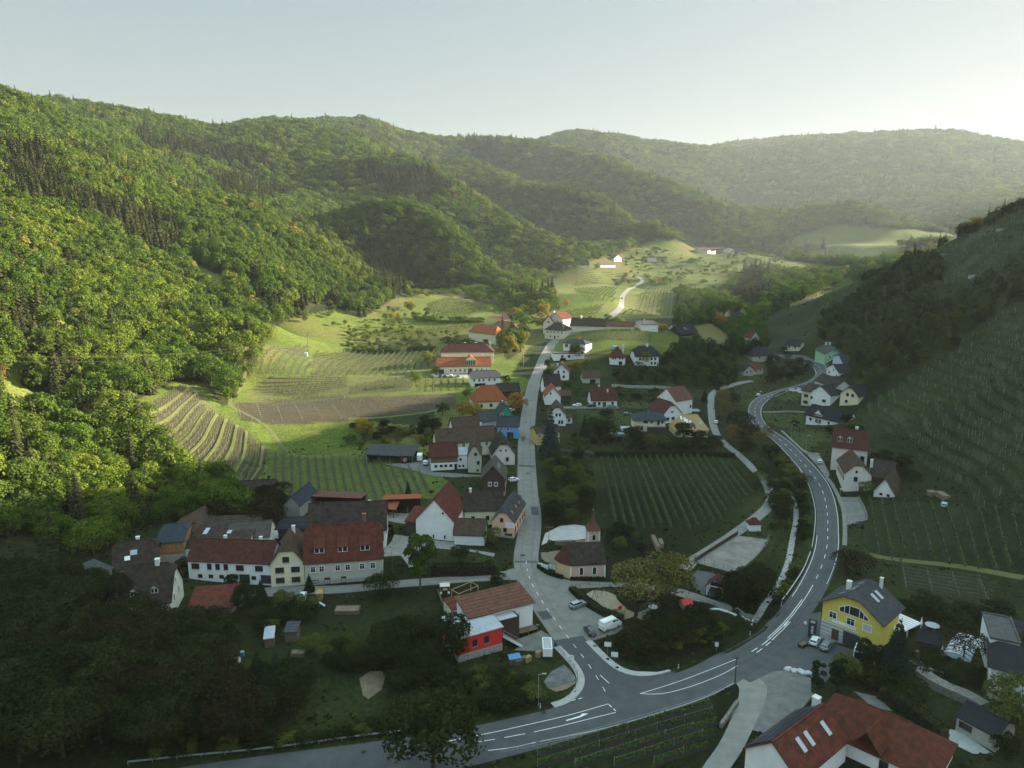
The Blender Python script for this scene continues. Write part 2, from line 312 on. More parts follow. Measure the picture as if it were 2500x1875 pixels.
def ground():
    V = np.stack([GX, GY, ZG], -1).reshape(-1, 3)
    i, j = np.meshgrid(np.arange(NA-1), np.arange(NR-1), indexing='ij'); a = i*NR+j
    F = np.stack([a, a+1, a+NR+1, a+NR], -1).reshape(-1, 4)[:, ::-1]
    m = bpy.data.materials.new('ground_cover'); m.use_nodes = True; t = m.node_tree; b = t.nodes['Principled BSDF']
    at = t.nodes.new('ShaderNodeAttribute'); at.attribute_name = 'cover'
    tc = t.nodes.new('ShaderNodeTexCoord'); nz = t.nodes.new('ShaderNodeTexNoise'); nz.inputs['Scale'].default_value = .9; nz.inputs['Detail'].default_value = 7; nz.inputs['Roughness'].default_value = .75
    t.links.new(tc.outputs['Object'], nz.inputs['Vector'])
    mr = t.nodes.new('ShaderNodeMapRange'); mr.inputs[1].default_value = .3; mr.inputs[2].default_value = .7; mr.inputs[3].default_value = .3; mr.inputs[4].default_value = 1.7
    t.links.new(nz.outputs['Fac'], mr.inputs[0])
    mx = t.nodes.new('ShaderNodeVectorMath'); mx.operation = 'SCALE'; t.links.new(at.outputs['Color'], mx.inputs[0]); t.links.new(mr.outputs[0], mx.inputs['Scale'])
    t.links.new(mx.outputs[0], b.inputs['Base Color']); b.inputs['Roughness'].default_value = 1; b.inputs['Specular IOR Level'].default_value = .1
    bp = t.nodes.new('ShaderNodeBump'); bp.inputs['Strength'].default_value = .8; bp.inputs['Distance'].default_value = .25; t.links.new(nz.outputs['Fac'], bp.inputs['Height']); t.links.new(bp.outputs['Normal'], b.inputs['Normal'])
    me = fastmesh('ground', V, F, m, True)
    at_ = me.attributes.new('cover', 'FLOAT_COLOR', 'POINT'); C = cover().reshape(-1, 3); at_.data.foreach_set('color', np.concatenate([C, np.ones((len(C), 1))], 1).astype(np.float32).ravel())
    ob('ground', me, kind='structure')
# ---------------------------------------------------------------- where woods and fields lie
OPEN = [(-900, 2600), (-300, 1640), (0, 1560), (150, 1430), (300, 1320), (395, 1225), (400, 1150), (373, 1051), (294, 994), (429, 932), (497, 935), (542, 995), (576, 972), (616, 904), (667, 802), (723, 769), (791, 735), (881, 780), (972, 723), (1062, 689), (1175, 684), (1254, 706), (1300, 723), (1333, 667), (1413, 645), (1503, 622), (1605, 582), (1729, 605), (1865, 616), (1944, 638), (2090, 655), (2080, 690), (2200, 640), (2300, 600), (2400, 560), (2500, 510), (3500, 300), (3500, 2600)]
WOOD = [U('E', (300, 520), (480, 440), (640, 390), (760, 400), (900, 440), (1020, 560), (980, 640), (850, 700), (950, 800), (1130, 760), (1400, 600), (1659, 480), (1659, 820), (1420, 900), (1200, 1090), (1000, 1230), (800, 1330), (560, 1420), (330, 1500), (200, 1280), (100, 1150), (0, 1100), (0, 900), (200, 800), (400, 680)),
        U('c', (330, 1330), (480, 1190), (720, 1220), (950, 1230), (1130, 1200), (1000, 1290), (760, 1400), (640, 1460), (560, 1520), (560, 1640), (460, 1500), (440, 1420)),
        U('c', (0, 1330), (250, 1360), (440, 1400), (460, 1440), (330, 1470), (220, 1530), (0, 1560)),
        U(2, (1500, 380), (1650, 330), (1800, 380), (1950, 500), (2050, 640), (2020, 720), (1850, 790), (1600, 790), (1500, 740), (1300, 730), (920, 720), (920, 640), (1330, 600), (1400, 500)),
        U('b', (700, 880), (1370, 1000), (1250, 1120), (1080, 1160), (1000, 1260), (1060, 1330), (1100, 1400), (1300, 1330), (1320, 1420), (1250, 1480), (1080, 1440), (900, 1290), (640, 1240), (560, 1150)),
        [(1700, 760), (1800, 770), (1850, 800), (1880, 850), (1800, 880), (1750, 900), (1735, 870), (1790, 830)], U(1, (1360, 330), (1600, 270), (1560, 440), (1420, 520)), U('d', (1040, 1160), (1000, 1330), (1180, 1440), (1000, 1659), (1500, 1659), (1500, 1480), (1330, 1420), (1180, 1380), (1140, 1250))]
CLEAR = [U('d', (1200, 0), (1400, 90), (1480, 180), (1400, 200), (1280, 150), (1190, 60)), U('d', (0, 770), (110, 640), (200, 640), (150, 780), (420, 960), (250, 1050), (0, 1000)), U('d', (1560, 260), (1720, 410), (1700, 420), (1580, 330)),
         U('c', (1050, 1040), (1200, 1000), (1390, 1010), (1420, 1050), (1560, 1060), (1430, 1130), (1200, 1170), (850, 1110), (900, 1060)), U('c', (600, 1060), (800, 960), (1000, 900), (1400, 930), (1760, 960), (1800, 1000), (1500, 1040)), U('b', (700, 930), (860, 930), (800, 1000))]
CONIFER = [U('a', (0, 930), (300, 1000), (450, 1230), (850, 1340), (1100, 1420), (1180, 1640), (960, 1640), (700, 1440), (300, 1330), (0, 1230)), U('b', (20, 1050), (250, 1050), (420, 1150), (440, 1290), (280, 1390), (200, 1380), (140, 1200)),
           U('a', (1300, 1130), (1620, 1150), (1900, 1250), (1560, 1330), (1350, 1230)), U('a', (800, 850), (1600, 960), (1750, 1080), (1380, 1080), (900, 950)), U('b', (0, 560), (500, 560), (680, 700), (500, 780), (200, 760)), U('d', (0, 360), (250, 370), (250, 540), (60, 540)),
           U('b', (640, 350), (960, 400), (1000, 560), (780, 520)), U('a', (2000, 1150), (2200, 1150), (2200, 1250)), U('c', (440, 1190), (560, 1180), (540, 1250), (600, 1380), (440, 1420), (360, 1350))]
def forest_mask(X, Y, Z, u, v):
    front = proj(np.stack([X, Y, Z], -1))[2] > 20
    m = ~inpoly(u, v, OPEN)
    for p in WOOD: m |= inpoly(u, v, p)
    for p in CLEAR: m &= ~inpoly(u, v, p)
    m = np.where(front, m, False)
    return m & ~((Y < 180) & (X > -200))
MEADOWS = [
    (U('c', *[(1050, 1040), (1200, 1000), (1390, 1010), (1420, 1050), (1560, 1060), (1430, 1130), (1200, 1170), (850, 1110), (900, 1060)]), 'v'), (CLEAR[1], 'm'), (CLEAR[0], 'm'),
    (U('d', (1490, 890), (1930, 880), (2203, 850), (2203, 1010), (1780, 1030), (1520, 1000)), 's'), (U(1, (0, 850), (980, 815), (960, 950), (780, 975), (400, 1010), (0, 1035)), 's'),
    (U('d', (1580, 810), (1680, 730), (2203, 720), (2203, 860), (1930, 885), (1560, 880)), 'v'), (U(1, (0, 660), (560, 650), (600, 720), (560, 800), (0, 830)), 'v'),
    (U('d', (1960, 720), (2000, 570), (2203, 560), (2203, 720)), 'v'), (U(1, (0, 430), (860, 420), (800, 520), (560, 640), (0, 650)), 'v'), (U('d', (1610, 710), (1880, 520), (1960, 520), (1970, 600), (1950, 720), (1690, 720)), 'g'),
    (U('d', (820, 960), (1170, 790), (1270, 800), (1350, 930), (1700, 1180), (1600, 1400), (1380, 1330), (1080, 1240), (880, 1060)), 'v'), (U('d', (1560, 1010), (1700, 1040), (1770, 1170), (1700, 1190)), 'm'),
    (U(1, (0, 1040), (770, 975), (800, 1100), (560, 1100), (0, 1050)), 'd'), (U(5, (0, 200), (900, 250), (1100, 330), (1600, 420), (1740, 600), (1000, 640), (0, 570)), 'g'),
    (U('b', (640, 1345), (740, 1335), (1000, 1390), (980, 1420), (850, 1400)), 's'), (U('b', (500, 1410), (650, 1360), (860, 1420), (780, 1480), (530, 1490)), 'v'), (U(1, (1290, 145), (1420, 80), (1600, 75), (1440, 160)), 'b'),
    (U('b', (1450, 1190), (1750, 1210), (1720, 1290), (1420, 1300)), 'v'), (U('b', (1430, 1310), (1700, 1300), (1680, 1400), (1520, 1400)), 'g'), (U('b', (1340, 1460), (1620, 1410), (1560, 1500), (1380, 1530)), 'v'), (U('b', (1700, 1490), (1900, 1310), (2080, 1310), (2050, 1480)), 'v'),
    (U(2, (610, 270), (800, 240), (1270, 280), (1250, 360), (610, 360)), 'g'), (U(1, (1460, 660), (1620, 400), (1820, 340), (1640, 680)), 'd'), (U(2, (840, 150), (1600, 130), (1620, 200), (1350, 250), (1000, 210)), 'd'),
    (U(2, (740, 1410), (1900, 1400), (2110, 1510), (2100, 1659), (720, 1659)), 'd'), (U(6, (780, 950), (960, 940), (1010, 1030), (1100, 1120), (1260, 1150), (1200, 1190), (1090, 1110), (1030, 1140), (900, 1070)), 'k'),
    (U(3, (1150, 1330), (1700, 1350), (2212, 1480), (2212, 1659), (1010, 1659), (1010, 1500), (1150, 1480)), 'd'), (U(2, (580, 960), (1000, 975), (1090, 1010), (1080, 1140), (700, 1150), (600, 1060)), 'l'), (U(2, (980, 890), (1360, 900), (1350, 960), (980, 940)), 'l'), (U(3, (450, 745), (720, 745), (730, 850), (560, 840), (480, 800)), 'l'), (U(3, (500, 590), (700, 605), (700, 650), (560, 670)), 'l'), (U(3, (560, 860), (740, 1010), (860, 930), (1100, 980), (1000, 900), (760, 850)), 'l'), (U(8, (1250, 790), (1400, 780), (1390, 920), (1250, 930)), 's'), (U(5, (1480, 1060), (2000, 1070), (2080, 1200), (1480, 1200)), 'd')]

# ---------------------------------------------------------------- foliage
def leafmat(name, c1, c2, c3=None, trans=.3, nsc=.02):
    m = bpy.data.materials.new(name); m.use_nodes = True; t = m.node_tree; t.nodes.remove(t.nodes['Principled BSDF']); out = t.nodes['Material Output']
    oi = t.nodes.new('ShaderNodeObjectInfo'); mx = t.nodes.new('ShaderNodeMix'); mx.data_type = 'RGBA'
    mx.inputs['A'].default_value = (*c1, 1); mx.inputs['B'].default_value = (*c2, 1); t.links.new(oi.outputs['Random'], mx.inputs['Factor']); col = mx.outputs['Result']
    if c3:
        nz = t.nodes.new('ShaderNodeTexNoise'); nz.inputs['Scale'].default_value = nsc; nz.inputs['Detail'].default_value = 3; t.links.new(oi.outputs['Location'], nz.inputs['Vector'])
        mr = t.nodes.new('ShaderNodeMapRange'); mr.inputs[1].default_value = .46; mr.inputs[2].default_value = .62; t.links.new(nz.outputs['Fac'], mr.inputs[0])
        m2 = t.nodes.new('ShaderNodeMix'); m2.data_type = 'RGBA'; m2.inputs['B'].default_value = (*c3, 1); t.links.new(col, m2.inputs['A']); t.links.new(mr.outputs[0], m2.inputs['Factor']); col = m2.outputs['Result']
    ge = t.nodes.new('ShaderNodeNewGeometry'); mr = t.nodes.new('ShaderNodeMapRange'); mr.inputs[3].default_value = .65; mr.inputs[4].default_value = 1.35; t.links.new(ge.outputs['Random Per Island'], mr.inputs[0])
    sc = t.nodes.new('ShaderNodeVectorMath'); sc.operation = 'SCALE'; t.links.new(col, sc.inputs[0]); t.links.new(mr.outputs[0], sc.inputs['Scale']); col = sc.outputs[0]
    df = t.nodes.new('ShaderNodeBsdfDiffuse'); tr = t.nodes.new('ShaderNodeBsdfTranslucent'); ms = t.nodes.new('ShaderNodeMixShader'); ms.inputs[0].default_value = trans
    t.links.new(col, df.inputs['Color']); t.links.new(col, tr.inputs['Color']); t.links.new(df.outputs[0], ms.inputs[1]); t.links.new(tr.outputs[0], ms.inputs[2]); t.links.new(ms.outputs[0], out.inputs['Surface'])
    return m
L_BRIGHT = leafmat('leaves_spring', (.088, .130, .016), (.138, .168, .025), (.055, .086, .018))
L_DARK = leafmat('leaves_deep', (.018, .026, .009), (.034, .043, .014))  # deep green, darkened further to carry the shade of the valley
L_BRONZE = leafmat('leaves_bronze', (.10, .075, .03), (.15, .10, .035))
L_GOLD = leafmat('leaves_golden', (.17, .14, .025), (.24, .17, .035))
L_ORANGE = leafmat('leaves_orange', (.26, .12, .035), (.30, .15, .04))
L_CON = leafmat('needles', (.030, .040, .016), (.060, .062, .024), trans=.12)
L_BLUE = leafmat('needles_blue', (.035, .05, .045), (.05, .065, .06), trans=.1)
L_OLIVE = leafmat('leaves_olive', (.06, .075, .02), (.10, .11, .03))
BARK = mat('bark', (.09, .07, .05), .95, .3, 2); BARKD = mat('bark_dark', (.045, .035, .028), .95, .3, 2)
def quads(P, N, S, asp=1.0):
    n = len(P); r = nrg.normal(size=(n, 3)); a = np.cross(N, r); a /= np.linalg.norm(a, axis=1)[:, None]+1e-9; b = np.cross(N, a); b /= np.linalg.norm(b, axis=1)[:, None]+1e-9
    a = a*S[:, None]*.5; b = b*S[:, None]*.5*asp
    k = nrg.uniform(.55, 1.1, (n, 4, 1))
    V = np.stack([P-a*k[:, 0]-b*.3, P+a*.2-b*k[:, 1], P+a*k[:, 2]+b*.3, P-a*.2+b*k[:, 3]], 1).reshape(-1, 3)
    return V, np.arange(4*n).reshape(n, 4)
def crown_broad(nq, leaf, w=.42, h0=.22, nl=16, seed=0, tall=1.0, gap=.0):
    g = np.random.default_rng(seed); cz_ = (1+h0)/2; hh = (1-h0)/2
    c = g.normal(size=(nl, 3)); c /= np.linalg.norm(c, axis=1)[:, None]; c *= g.uniform(.45, .8, (nl, 1))
    C = c*np.array([w, w, hh])+np.array([0, 0, cz_]); Rl = g.uniform(.24, .42, nl)*w*1.25
    per = nq*2//nl; P = []; N = []
    for i in range(nl):
        d = g.normal(size=(per, 3)); d /= np.linalg.norm(d, axis=1)[:, None]; d[:, 2] = np.where(d[:, 2] < -.3, -d[:, 2], d[:, 2])
        P.append(C[i]+d*Rl[i]*g.uniform(.72, 1.08, (per, 1))); N.append(d)
    P = np.concatenate(P); N = np.concatenate(N)
    ins = (np.linalg.norm(P[:, None]-C[None], axis=2) < Rl[None]*.66).sum(1); k = np.where(ins == 0)[0]; g.shuffle(k); k = k[:nq]
    P = P[k]; N = N[k]+g.normal(size=(len(k), 3))*.45; N /= np.linalg.norm(N, axis=1)[:, None]
    P[:, 2] *= tall
    return quads(P, N, g.uniform(.7, 1.3, len(k))*leaf)
def crown_conifer(nq, leaf, w=.2, seed=0, h0=.08):
    g = np.random.default_rng(seed); t = 1-np.sqrt(g.uniform(0, 1, nq)); L = 13; t = (np.floor(t*L)+g.uniform(0, .55, nq))/L
    az = g.integers(0, 11, nq)*2*math.pi/11+np.floor(t*L)*1.3+g.normal(size=nq)*.12; rr = np.sqrt(g.uniform(.08, 1, nq))
    rad = w*(1-t)**.85*(.8+.3*g.uniform(size=nq)); x = np.cos(az)*rad*rr; y = np.sin(az)*rad*rr; z = h0+(1-h0)*t-rr*rad*.35
    N = np.stack([np.cos(az)*.6, np.sin(az)*.6, np.ones(nq)], 1)+g.normal(size=(nq, 3))*.35; N /= np.linalg.norm(N, axis=1)[:, None]
    return quads(np.stack([x, y, z], 1), N, g.uniform(.7, 1.3, nq)*leaf*(.5+.7*(1-t)))
def trunk_mesh(name, m, h=.5, r=.022, limbs=6, seed=0, spread=.28):
    g = random.Random(seed); b = MB(); b.cyl((0, 0, -.05), (0.01, 0, h*.55), r*1.25, r*.85, 7); b.cyl((0.01, 0, h*.55), (0, .01, h*1.25), r*.85, r*.3, 6)
    for i in range(limbs):
        a = i*2.4+g.random(); z0 = h*(.5+.6*i/max(1, limbs)); z1 = z0+.16+.16*g.random()
        p = (math.cos(a)*spread*.5, math.sin(a)*spread*.5, (z0+z1)/2-.02); q = (math.cos(a+.2)*spread, math.sin(a+.2)*spread, z1)
        b.cyl((0, 0, z0), p, r*.5, r*.34, 5); b.cyl(p, q, r*.34, r*.12, 4)
    return b.me(name, m)
def cm(name, VF, m): return fastmesh(name, VF[0], VF[1], m, False)
# low detail crowns for woods: trunk joined in the crown's mesh
def join_trunk(VF, m, h=.45, r=.02):
    b = MB().cyl((0, 0, -.06), (0, 0, h), r, r*.5, 5); n0 = len(VF[0]); V = np.concatenate([VF[0], np.array(b.V, float)])
    Fq = np.array([f for f in b.F if len(f) == 4]); return V, np.concatenate([VF[1], Fq+n0])
def proto(name, me, coll):
    o = bpy.data.objects.new(name, me); coll.objects.link(o); return o
BROAD_VF = [crown_broad(1000, .072, .40+.05*(i % 3), .12, 14+i, i+1) for i in range(10)]
CON_VF = [crown_conifer(420, .10, .17+.02*i, i+50) for i in range(3)]
c_b = bpy.data.collections.new('woodland_broadleaf'); c_c = bpy.data.collections.new('woodland_conifer')
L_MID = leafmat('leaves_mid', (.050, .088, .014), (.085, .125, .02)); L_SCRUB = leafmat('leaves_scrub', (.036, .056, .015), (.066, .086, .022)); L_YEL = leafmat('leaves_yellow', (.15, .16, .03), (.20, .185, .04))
for i, vf in enumerate(BROAD_VF): proto('crown_%d' % i, cm('crown', vf, [L_BRIGHT, L_MID, L_BRIGHT, L_MID, L_BRIGHT, L_MID, L_YEL, L_BRONZE, L_SCRUB, L_DARK][i]), c_b)
for i, vf in enumerate(CON_VF): proto('crown', cm('crown', vf, L_CON), c_c)
def scatter(name, P, S, coll, nproto, label, parent_kind='stuff', pidx=None):
    """one object: instances of the collection's members on the points P (scale S: n x 3)"""
    me = bpy.data.meshes.new(name); me.vertices.add(len(P)); me.vertices.foreach_set('co', np.asarray(P, np.float32).ravel())
    n = len(P)
    def at(nm, typ, d, key='value'): a = me.attributes.new(nm, typ, 'POINT'); a.data.foreach_set(key, d)
    at('sc', 'FLOAT_VECTOR', np.asarray(S, np.float32).ravel(), 'vector')
    rot = np.zeros((n, 3), np.float32); rot[:, 2] = nrg.uniform(0, 6.28, n); at('rot', 'FLOAT_VECTOR', rot.ravel(), 'vector')
    at('pi', 'INT', (nrg.integers(0, nproto, n) if pidx is None else pidx).astype(np.int32)); me.update()
    o = ob(name, me, label=label, kind=parent_kind)
    t = bpy.data.node_groups.new(name, 'GeometryNodeTree'); t.interface.new_socket('Geometry', in_out='INPUT', socket_type='NodeSocketGeometry'); t.interface.new_socket('Geometry', in_out='OUTPUT', socket_type='NodeSocketGeometry')
    gi = t.nodes.new('NodeGroupInput'); go = t.nodes.new('NodeGroupOutput'); ip = t.nodes.new('GeometryNodeInstanceOnPoints'); ci = t.nodes.new('GeometryNodeCollectionInfo')
    ci.inputs['Collection'].default_value = coll; ci.inputs['Separate Children'].default_value = True; ci.inputs['Reset Children'].default_value = True
    def na(nm, dt): a = t.nodes.new('GeometryNodeInputNamedAttribute'); a.data_type = dt; a.inputs['Name'].default_value = nm; return [x for x in a.outputs if x.enabled][0]
    t.links.new(gi.outputs[0], ip.inputs['Points']); t.links.new(ci.outputs[0], ip.inputs['Instance']); ip.inputs['Pick Instance'].default_value = True
    t.links.new(na('pi', 'INT'), ip.inputs['Instance Index']); t.links.new(na('rot', 'FLOAT_VECTOR'), ip.inputs['Rotation']); t.links.new(na('sc', 'FLOAT_VECTOR'), ip.inputs['Scale'])
    t.links.new(ip.outputs[0], go.inputs[0]); md = o.modifiers.new('scatter', 'NODES'); md.node_group = t
    return o
def forest_points():
    out = []
    r = 150.0
    while r < 5600:
        sp = 5.8 if r < 700 else 5.8+(r-700)*.0045
        az0, az1 = (R(-48), R(48)) if r < 1500 else (R(-44), R(44)); n = int((az1-az0)*r/sp)
        a = np.linspace(az0, az1, n, endpoint=False)+nrg.uniform(-.45, .45, n)*sp/r; q = r+nrg.uniform(-.45, .45, n)*sp
        out.append(np.stack([np.sin(a)*q, np.cos(a)*q, np.full(n, sp)], 1)); r += sp*.9
    P = np.concatenate(out); z = gz(P[:, 0], P[:, 1]); u, v, d = proj(np.stack([P[:, 0], P[:, 1], z], 1))
    k = forest_mask(P[:, 0], P[:, 1], z, u, v)
    # ground seen from the valley: drop what lies far behind a ridge
    D = np.hypot(GX, GY); el = np.arctan2(ZG-CAM_H, D); hor = np.maximum.accumulate(el, axis=1)
    ai = np.clip(np.round(np.interp(np.arctan2(P[:, 0], P[:, 1]), AZ, np.arange(NA))).astype(int), 0, NA-1); dist = np.hypot(P[:, 0], P[:, 1])
    ri = np.clip((np.log(dist/55)/LR*(NR-1)).astype(int)-1, 0, NR-1)
    k &= np.arctan2(z+34-CAM_H, dist) > hor[ai, ri]
    P, z, u, v, d = P[k], z[k], u[k], v[k], d[k]
    con = np.zeros(len(P), bool)
    ju, jv = u+nrg.normal(size=len(P))*6, v+nrg.normal(size=len(P))*5
    for p in CONIFER: con |= inpoly(ju, jv, p) & (nrg.uniform(size=len(P)) < .97)
    con |= nrg.uniform(size=len(P)) < .06+.22*(vnoise(P[:, 0]/140, P[:, 1]/140) > .22)
    return P[:, 0], P[:, 1], z, P[:, 2], con, u, v, d
ground()
FX, FY, FZ, FS, FC, FU, FV, FD = forest_points()
print('forest points', len(FX), FC.sum())
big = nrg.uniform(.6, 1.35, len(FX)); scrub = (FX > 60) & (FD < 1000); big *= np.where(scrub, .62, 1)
HT = np.where(FC, 17*nrg.uniform(.82, 1.15, len(FX)), 11.0)*np.sqrt(FS/6.6)*big*np.where(vnoise(FX/60+3, FY/60) > .1, 1.15, .95)
SC = np.where(FC[:, None], np.stack([FS*2.3*big, FS*2.3*big, HT], 1), np.stack([FS*1.75*big*nrg.uniform(.95, 1.2, len(FX))]*2+[HT], 1))
seen = (FU > -10) & (FU < 2510) & (FV < 1880) & (FV > 0)
def take(mask, n):
    i = np.where(mask)[0]; return i[np.argsort(FD[i]/HT[i])][:n]
sel_b = take(seen & ~FC, 125); sel_c = take(seen & FC, 90)
rest = np.ones(len(FX), bool); rest[sel_b] = False; rest[sel_c] = False
P3 = np.stack([FX, FY, FZ-.3], 1)
m_ = rest & ~FC; tn = vnoise(FX/70, FY/70)+.6*vnoise(FX/25+5, FY/25)+nrg.normal(size=len(FX))*.35
PI_ = np.where(tn > .05, nrg.choice([0, 2, 4], len(FX)), nrg.choice([1, 3, 5], len(FX))); PI_ = np.where(nrg.uniform(size=len(FX)) < .04, 6, PI_); PI_ = np.where(nrg.uniform(size=len(FX)) < .006, 7, PI_); PI_ = np.where(scrub & ((FD < 600) | (FU > 1880)), nrg.integers(8, 10, len(FX)), PI_)  # right-hill scrub takes darker leaves, the hill's shade put into their colour
scatter('broadleaf_forest', P3[m_], SC[m_], c_b, 10, 'spring green broadleaf forest covering the hills and ridges', pidx=PI_[m_])
m_ = rest & FC; scatter('conifer_forest', P3[m_], SC[m_], c_c, 3, 'dark brown green conifer stands among the hill forest')
HB = [cm('crown', crown_broad(2200, .05, .40+.05*(i % 3), .12, 16+i, i+11), [L_BRIGHT, L_MID][i % 2] if i < 6 else L_SCRUB) for i in range(8)]; HBT = [trunk_mesh('trunk', BARK, .5, .018, 5, i, .2) for i in range(2)]
HC = [cm('crown', crown_conifer(1200, .07, .17+.02*i, i+60), L_CON) for i in range(3)]; HCT = trunk_mesh('trunk', BARKD, .8, .014, 0, 3)
def ctag(i): return ('sunlit' if True else '')
for k, i in enumerate(sel_b):
    s = HT[i]; right = FX[i] > 20; low = FV[i] > 1180
    lab, gr = (('dark scrubby tree in the shaded wood across the terraced right hillside', 'scrub trees on the right hillside') if right else ('dark broadleaf tree at the shaded foot of the left forest', 'shaded trees at the forest foot') if low else ('bright green broadleaf tree in the sunlit forest on the steep left hillside', 'sunlit trees of the left hillside'))
    o = thing('broadleaf_tree', lab, 'tree', (FX[i], FY[i], FZ[i]-.3), nrg.uniform(0, 6.28), gr); o.scale = (s*nrg.uniform(.95, 1.2), s*nrg.uniform(.95, 1.2), s)
    ob('crown', HB[6+k % 2 if right else (0 if tn[i] > .05 else 1)+2*(k % 3)], o); ob('trunk', HBT[k % 2], o)
for k, i in enumerate(sel_c):
    s = HT[i]; o = thing('conifer_tree', 'dark conifer standing in the conifer stand of the left hillside' if FX[i] < 20 else 'dark conifer in the wooded gully on the right', 'conifer', (FX[i], FY[i], FZ[i]-.3), nrg.uniform(0, 6.28), 'conifers of the hillside stands' if FX[i] < 20 else 'conifers of the right gully'); o.scale = (s*.95, s*.95, s)
    ob('crown', HC[k % 3], o); ob('trunk', HCT, o)
# ---------------------------------------------------------------- roads, yards, markings
def spline(P, step=1.5):
    P = [np.asarray(p, float)[:2] for p in P]; P = [2*P[0]-P[1]]+P+[2*P[-1]-P[-2]]; out = []; par = []
    for i in range(1, len(P)-2):
        a, b, c, d = P[i-1:i+3]; n = max(2, int(np.linalg.norm(c-b)/step))
        for k in range(n):
            t = k/n; out.append(.5*((2*b)+(c-a)*t+(2*a-5*b+4*c-d)*t*t+(3*b-a-3*c+d)*t**3)); par.append(i-1+t)
    out.append(P[-2]); par.append(len(P)-3); return np.array(out), np.array(par)
def normals(L):
    t = np.gradient(L, axis=0); t /= np.linalg.norm(t, axis=1)[:, None]+1e-9; return np.stack([-t[:, 1], t[:, 0]], 1)
def smooth(L, k=5):
    for _ in range(k): L = np.concatenate([L[:1], (L[:-2]+2*L[1:-1]+L[2:])/4, L[-1:]])
    return L
class Path:
    def __init__(s, px, widths=None, step=1.5, sm=6, pts=None):
        L, par = spline(pts if pts is not None else GP(px), step); s.L = smooth(L, sm); s.N = normals(s.L)
        s.par = par; s.s = np.concatenate([[0], np.cumsum(np.linalg.norm(np.diff(s.L, axis=0), axis=1))])
        s.W = np.interp(par, np.arange(len(px) if px is not None else len(pts)), widths) if isinstance(widths, (list, tuple)) else np.full(len(L), widths or 1.0)
    def strip(s, name, m, off=.1, l=None, r=None, kind='structure', nc=6, a=0, b=None, skirt=0, **k):
        """a ribbon lying on the ground between the lateral offsets l and r (metres, left positive)"""
        i0 = int(np.searchsorted(s.s, a)); i1 = int(np.searchsorted(s.s, b)) if b is not None else len(s.L)
        L, N, W = s.L[i0:i1], s.N[i0:i1], s.W[i0:i1]
        if len(L) < 2: return None
        lo = (W/2 if l is None else np.full(len(L), l)); ro = (-W/2 if r is None else np.full(len(L), r))
        V = []; 
        for q in np.linspace(0, 1, nc): 
            p = L+N*(lo*(1-q)+ro*q)[:, None]; V.append(np.stack([p[:, 0], p[:, 1], gz(p[:, 0], p[:, 1])+off], 1))
        if skirt: V = [V[0]-np.array((0, 0, skirt))]+V+[V[-1]-np.array((0, 0, skirt))]; nc += 2
        V = np.stack(V, 1).reshape(-1, 3); i, j = np.meshgrid(np.arange(len(L)-1), np.arange(nc-1), indexing='ij'); c = i*nc+j
        F = np.stack([c, c+nc, c+nc+1, c+1], -1).reshape(-1, 4)
        return ob(name, fastmesh(name, V, F, m, not skirt), kind=kind, **k)
    def mb_dashes(s, mb, lat, a, b, dash, gap, w=.14, off=.125):
        x = a
        while x < b:
            e = min(x+dash, b); n = max(2, int((e-x)/1.2)+1); q = np.linspace(x, e, n); p = np.stack([np.interp(q, s.s, s.L[:, k]) for k in (0, 1)], 1); N = np.stack([np.interp(q, s.s, s.N[:, k]) for k in (0, 1)], 1)
            lt = np.interp(q, s.s, lat) if hasattr(lat, '__len__') else np.full(n, lat)
            A = p+N*(lt+w/2)[:, None]; B = p+N*(lt-w/2)[:, None]
            V = [(x_, y_, gz(x_, y_)+off) for x_, y_ in np.concatenate([A, B])]; mb.add(V, [(i, i+n, i+n+1, i+1) for i in range(n-1)]); x = e+gap
    def at(s, d, lat=0):
        p = np.array([np.interp(d, s.s, s.L[:, k])+lat*np.interp(d, s.s, s.N[:, k]) for k in (0, 1)]); return np.array((p[0], p[1], float(gz(*p))))
    def near(s, p): return float(s.s[np.argmin(np.linalg.norm(s.L-np.asarray(p)[:2], axis=1))])
BLOCK = []
def patch(name, poly, m, off=.05, step=2.2, kind='structure', label=None, world=None):
    P = [Vector((p[0], p[1])) for p in (world if world is not None else GP(poly))]; n = len(P); BLOCK.append(np.array([(p.x, p.y) for p in P]))
    xs = [p.x for p in P]; ys = [p.y for p in P]; A = np.array([(p.x, p.y) for p in P])
    step = max(step, math.sqrt((max(xs)-min(xs))*(max(ys)-min(ys))/2500))
    gx, gy = np.meshgrid(np.arange(min(xs)+.3, max(xs), step), np.arange(min(ys)+.3, max(ys), step)); k = inpoly(gx.ravel(), gy.ravel(), A)
    I = [Vector((float(x), float(y))) for x, y in zip(gx.ravel()[k], gy.ravel()[k])]
    E = []; PP = []
    for i in range(n):
        a, b = P[i], P[(i+1) % n]; q = max(1, int((b-a).length/step))
        for j in range(q): PP.append(a.lerp(b, j/q))
    N = len(PP); E = [(i, (i+1) % N) for i in range(N)]
    r = geometry.delaunay_2d_cdt(PP+I, E, [], 1, 1e-4); V = r[0]; z = gz([v.x for v in V], [v.y for v in V])+off
    F = [f if (V[f[1]]-V[f[0]]).cross(V[f[2]]-V[f[0]]) > 0 else f[::-1] for f in r[2]]
    return ob(name, mesh(name, [(v.x, v.y, zz) for v, zz in zip(V, z)], F, m, smooth=True), kind=kind, label=label)
ASPH = mat('asphalt', (.050, .054, .058), .9, .25, .3, (.080, .083, .085), detail=10); ASPH2 = mat('asphalt_old', (.13, .127, .116), .92, .3, .4, (.195, .188, .17), detail=10); ASPHD = mat('asphalt_new', (.05, .054, .058), .9, .3, .4, (.066, .07, .074), detail=8)
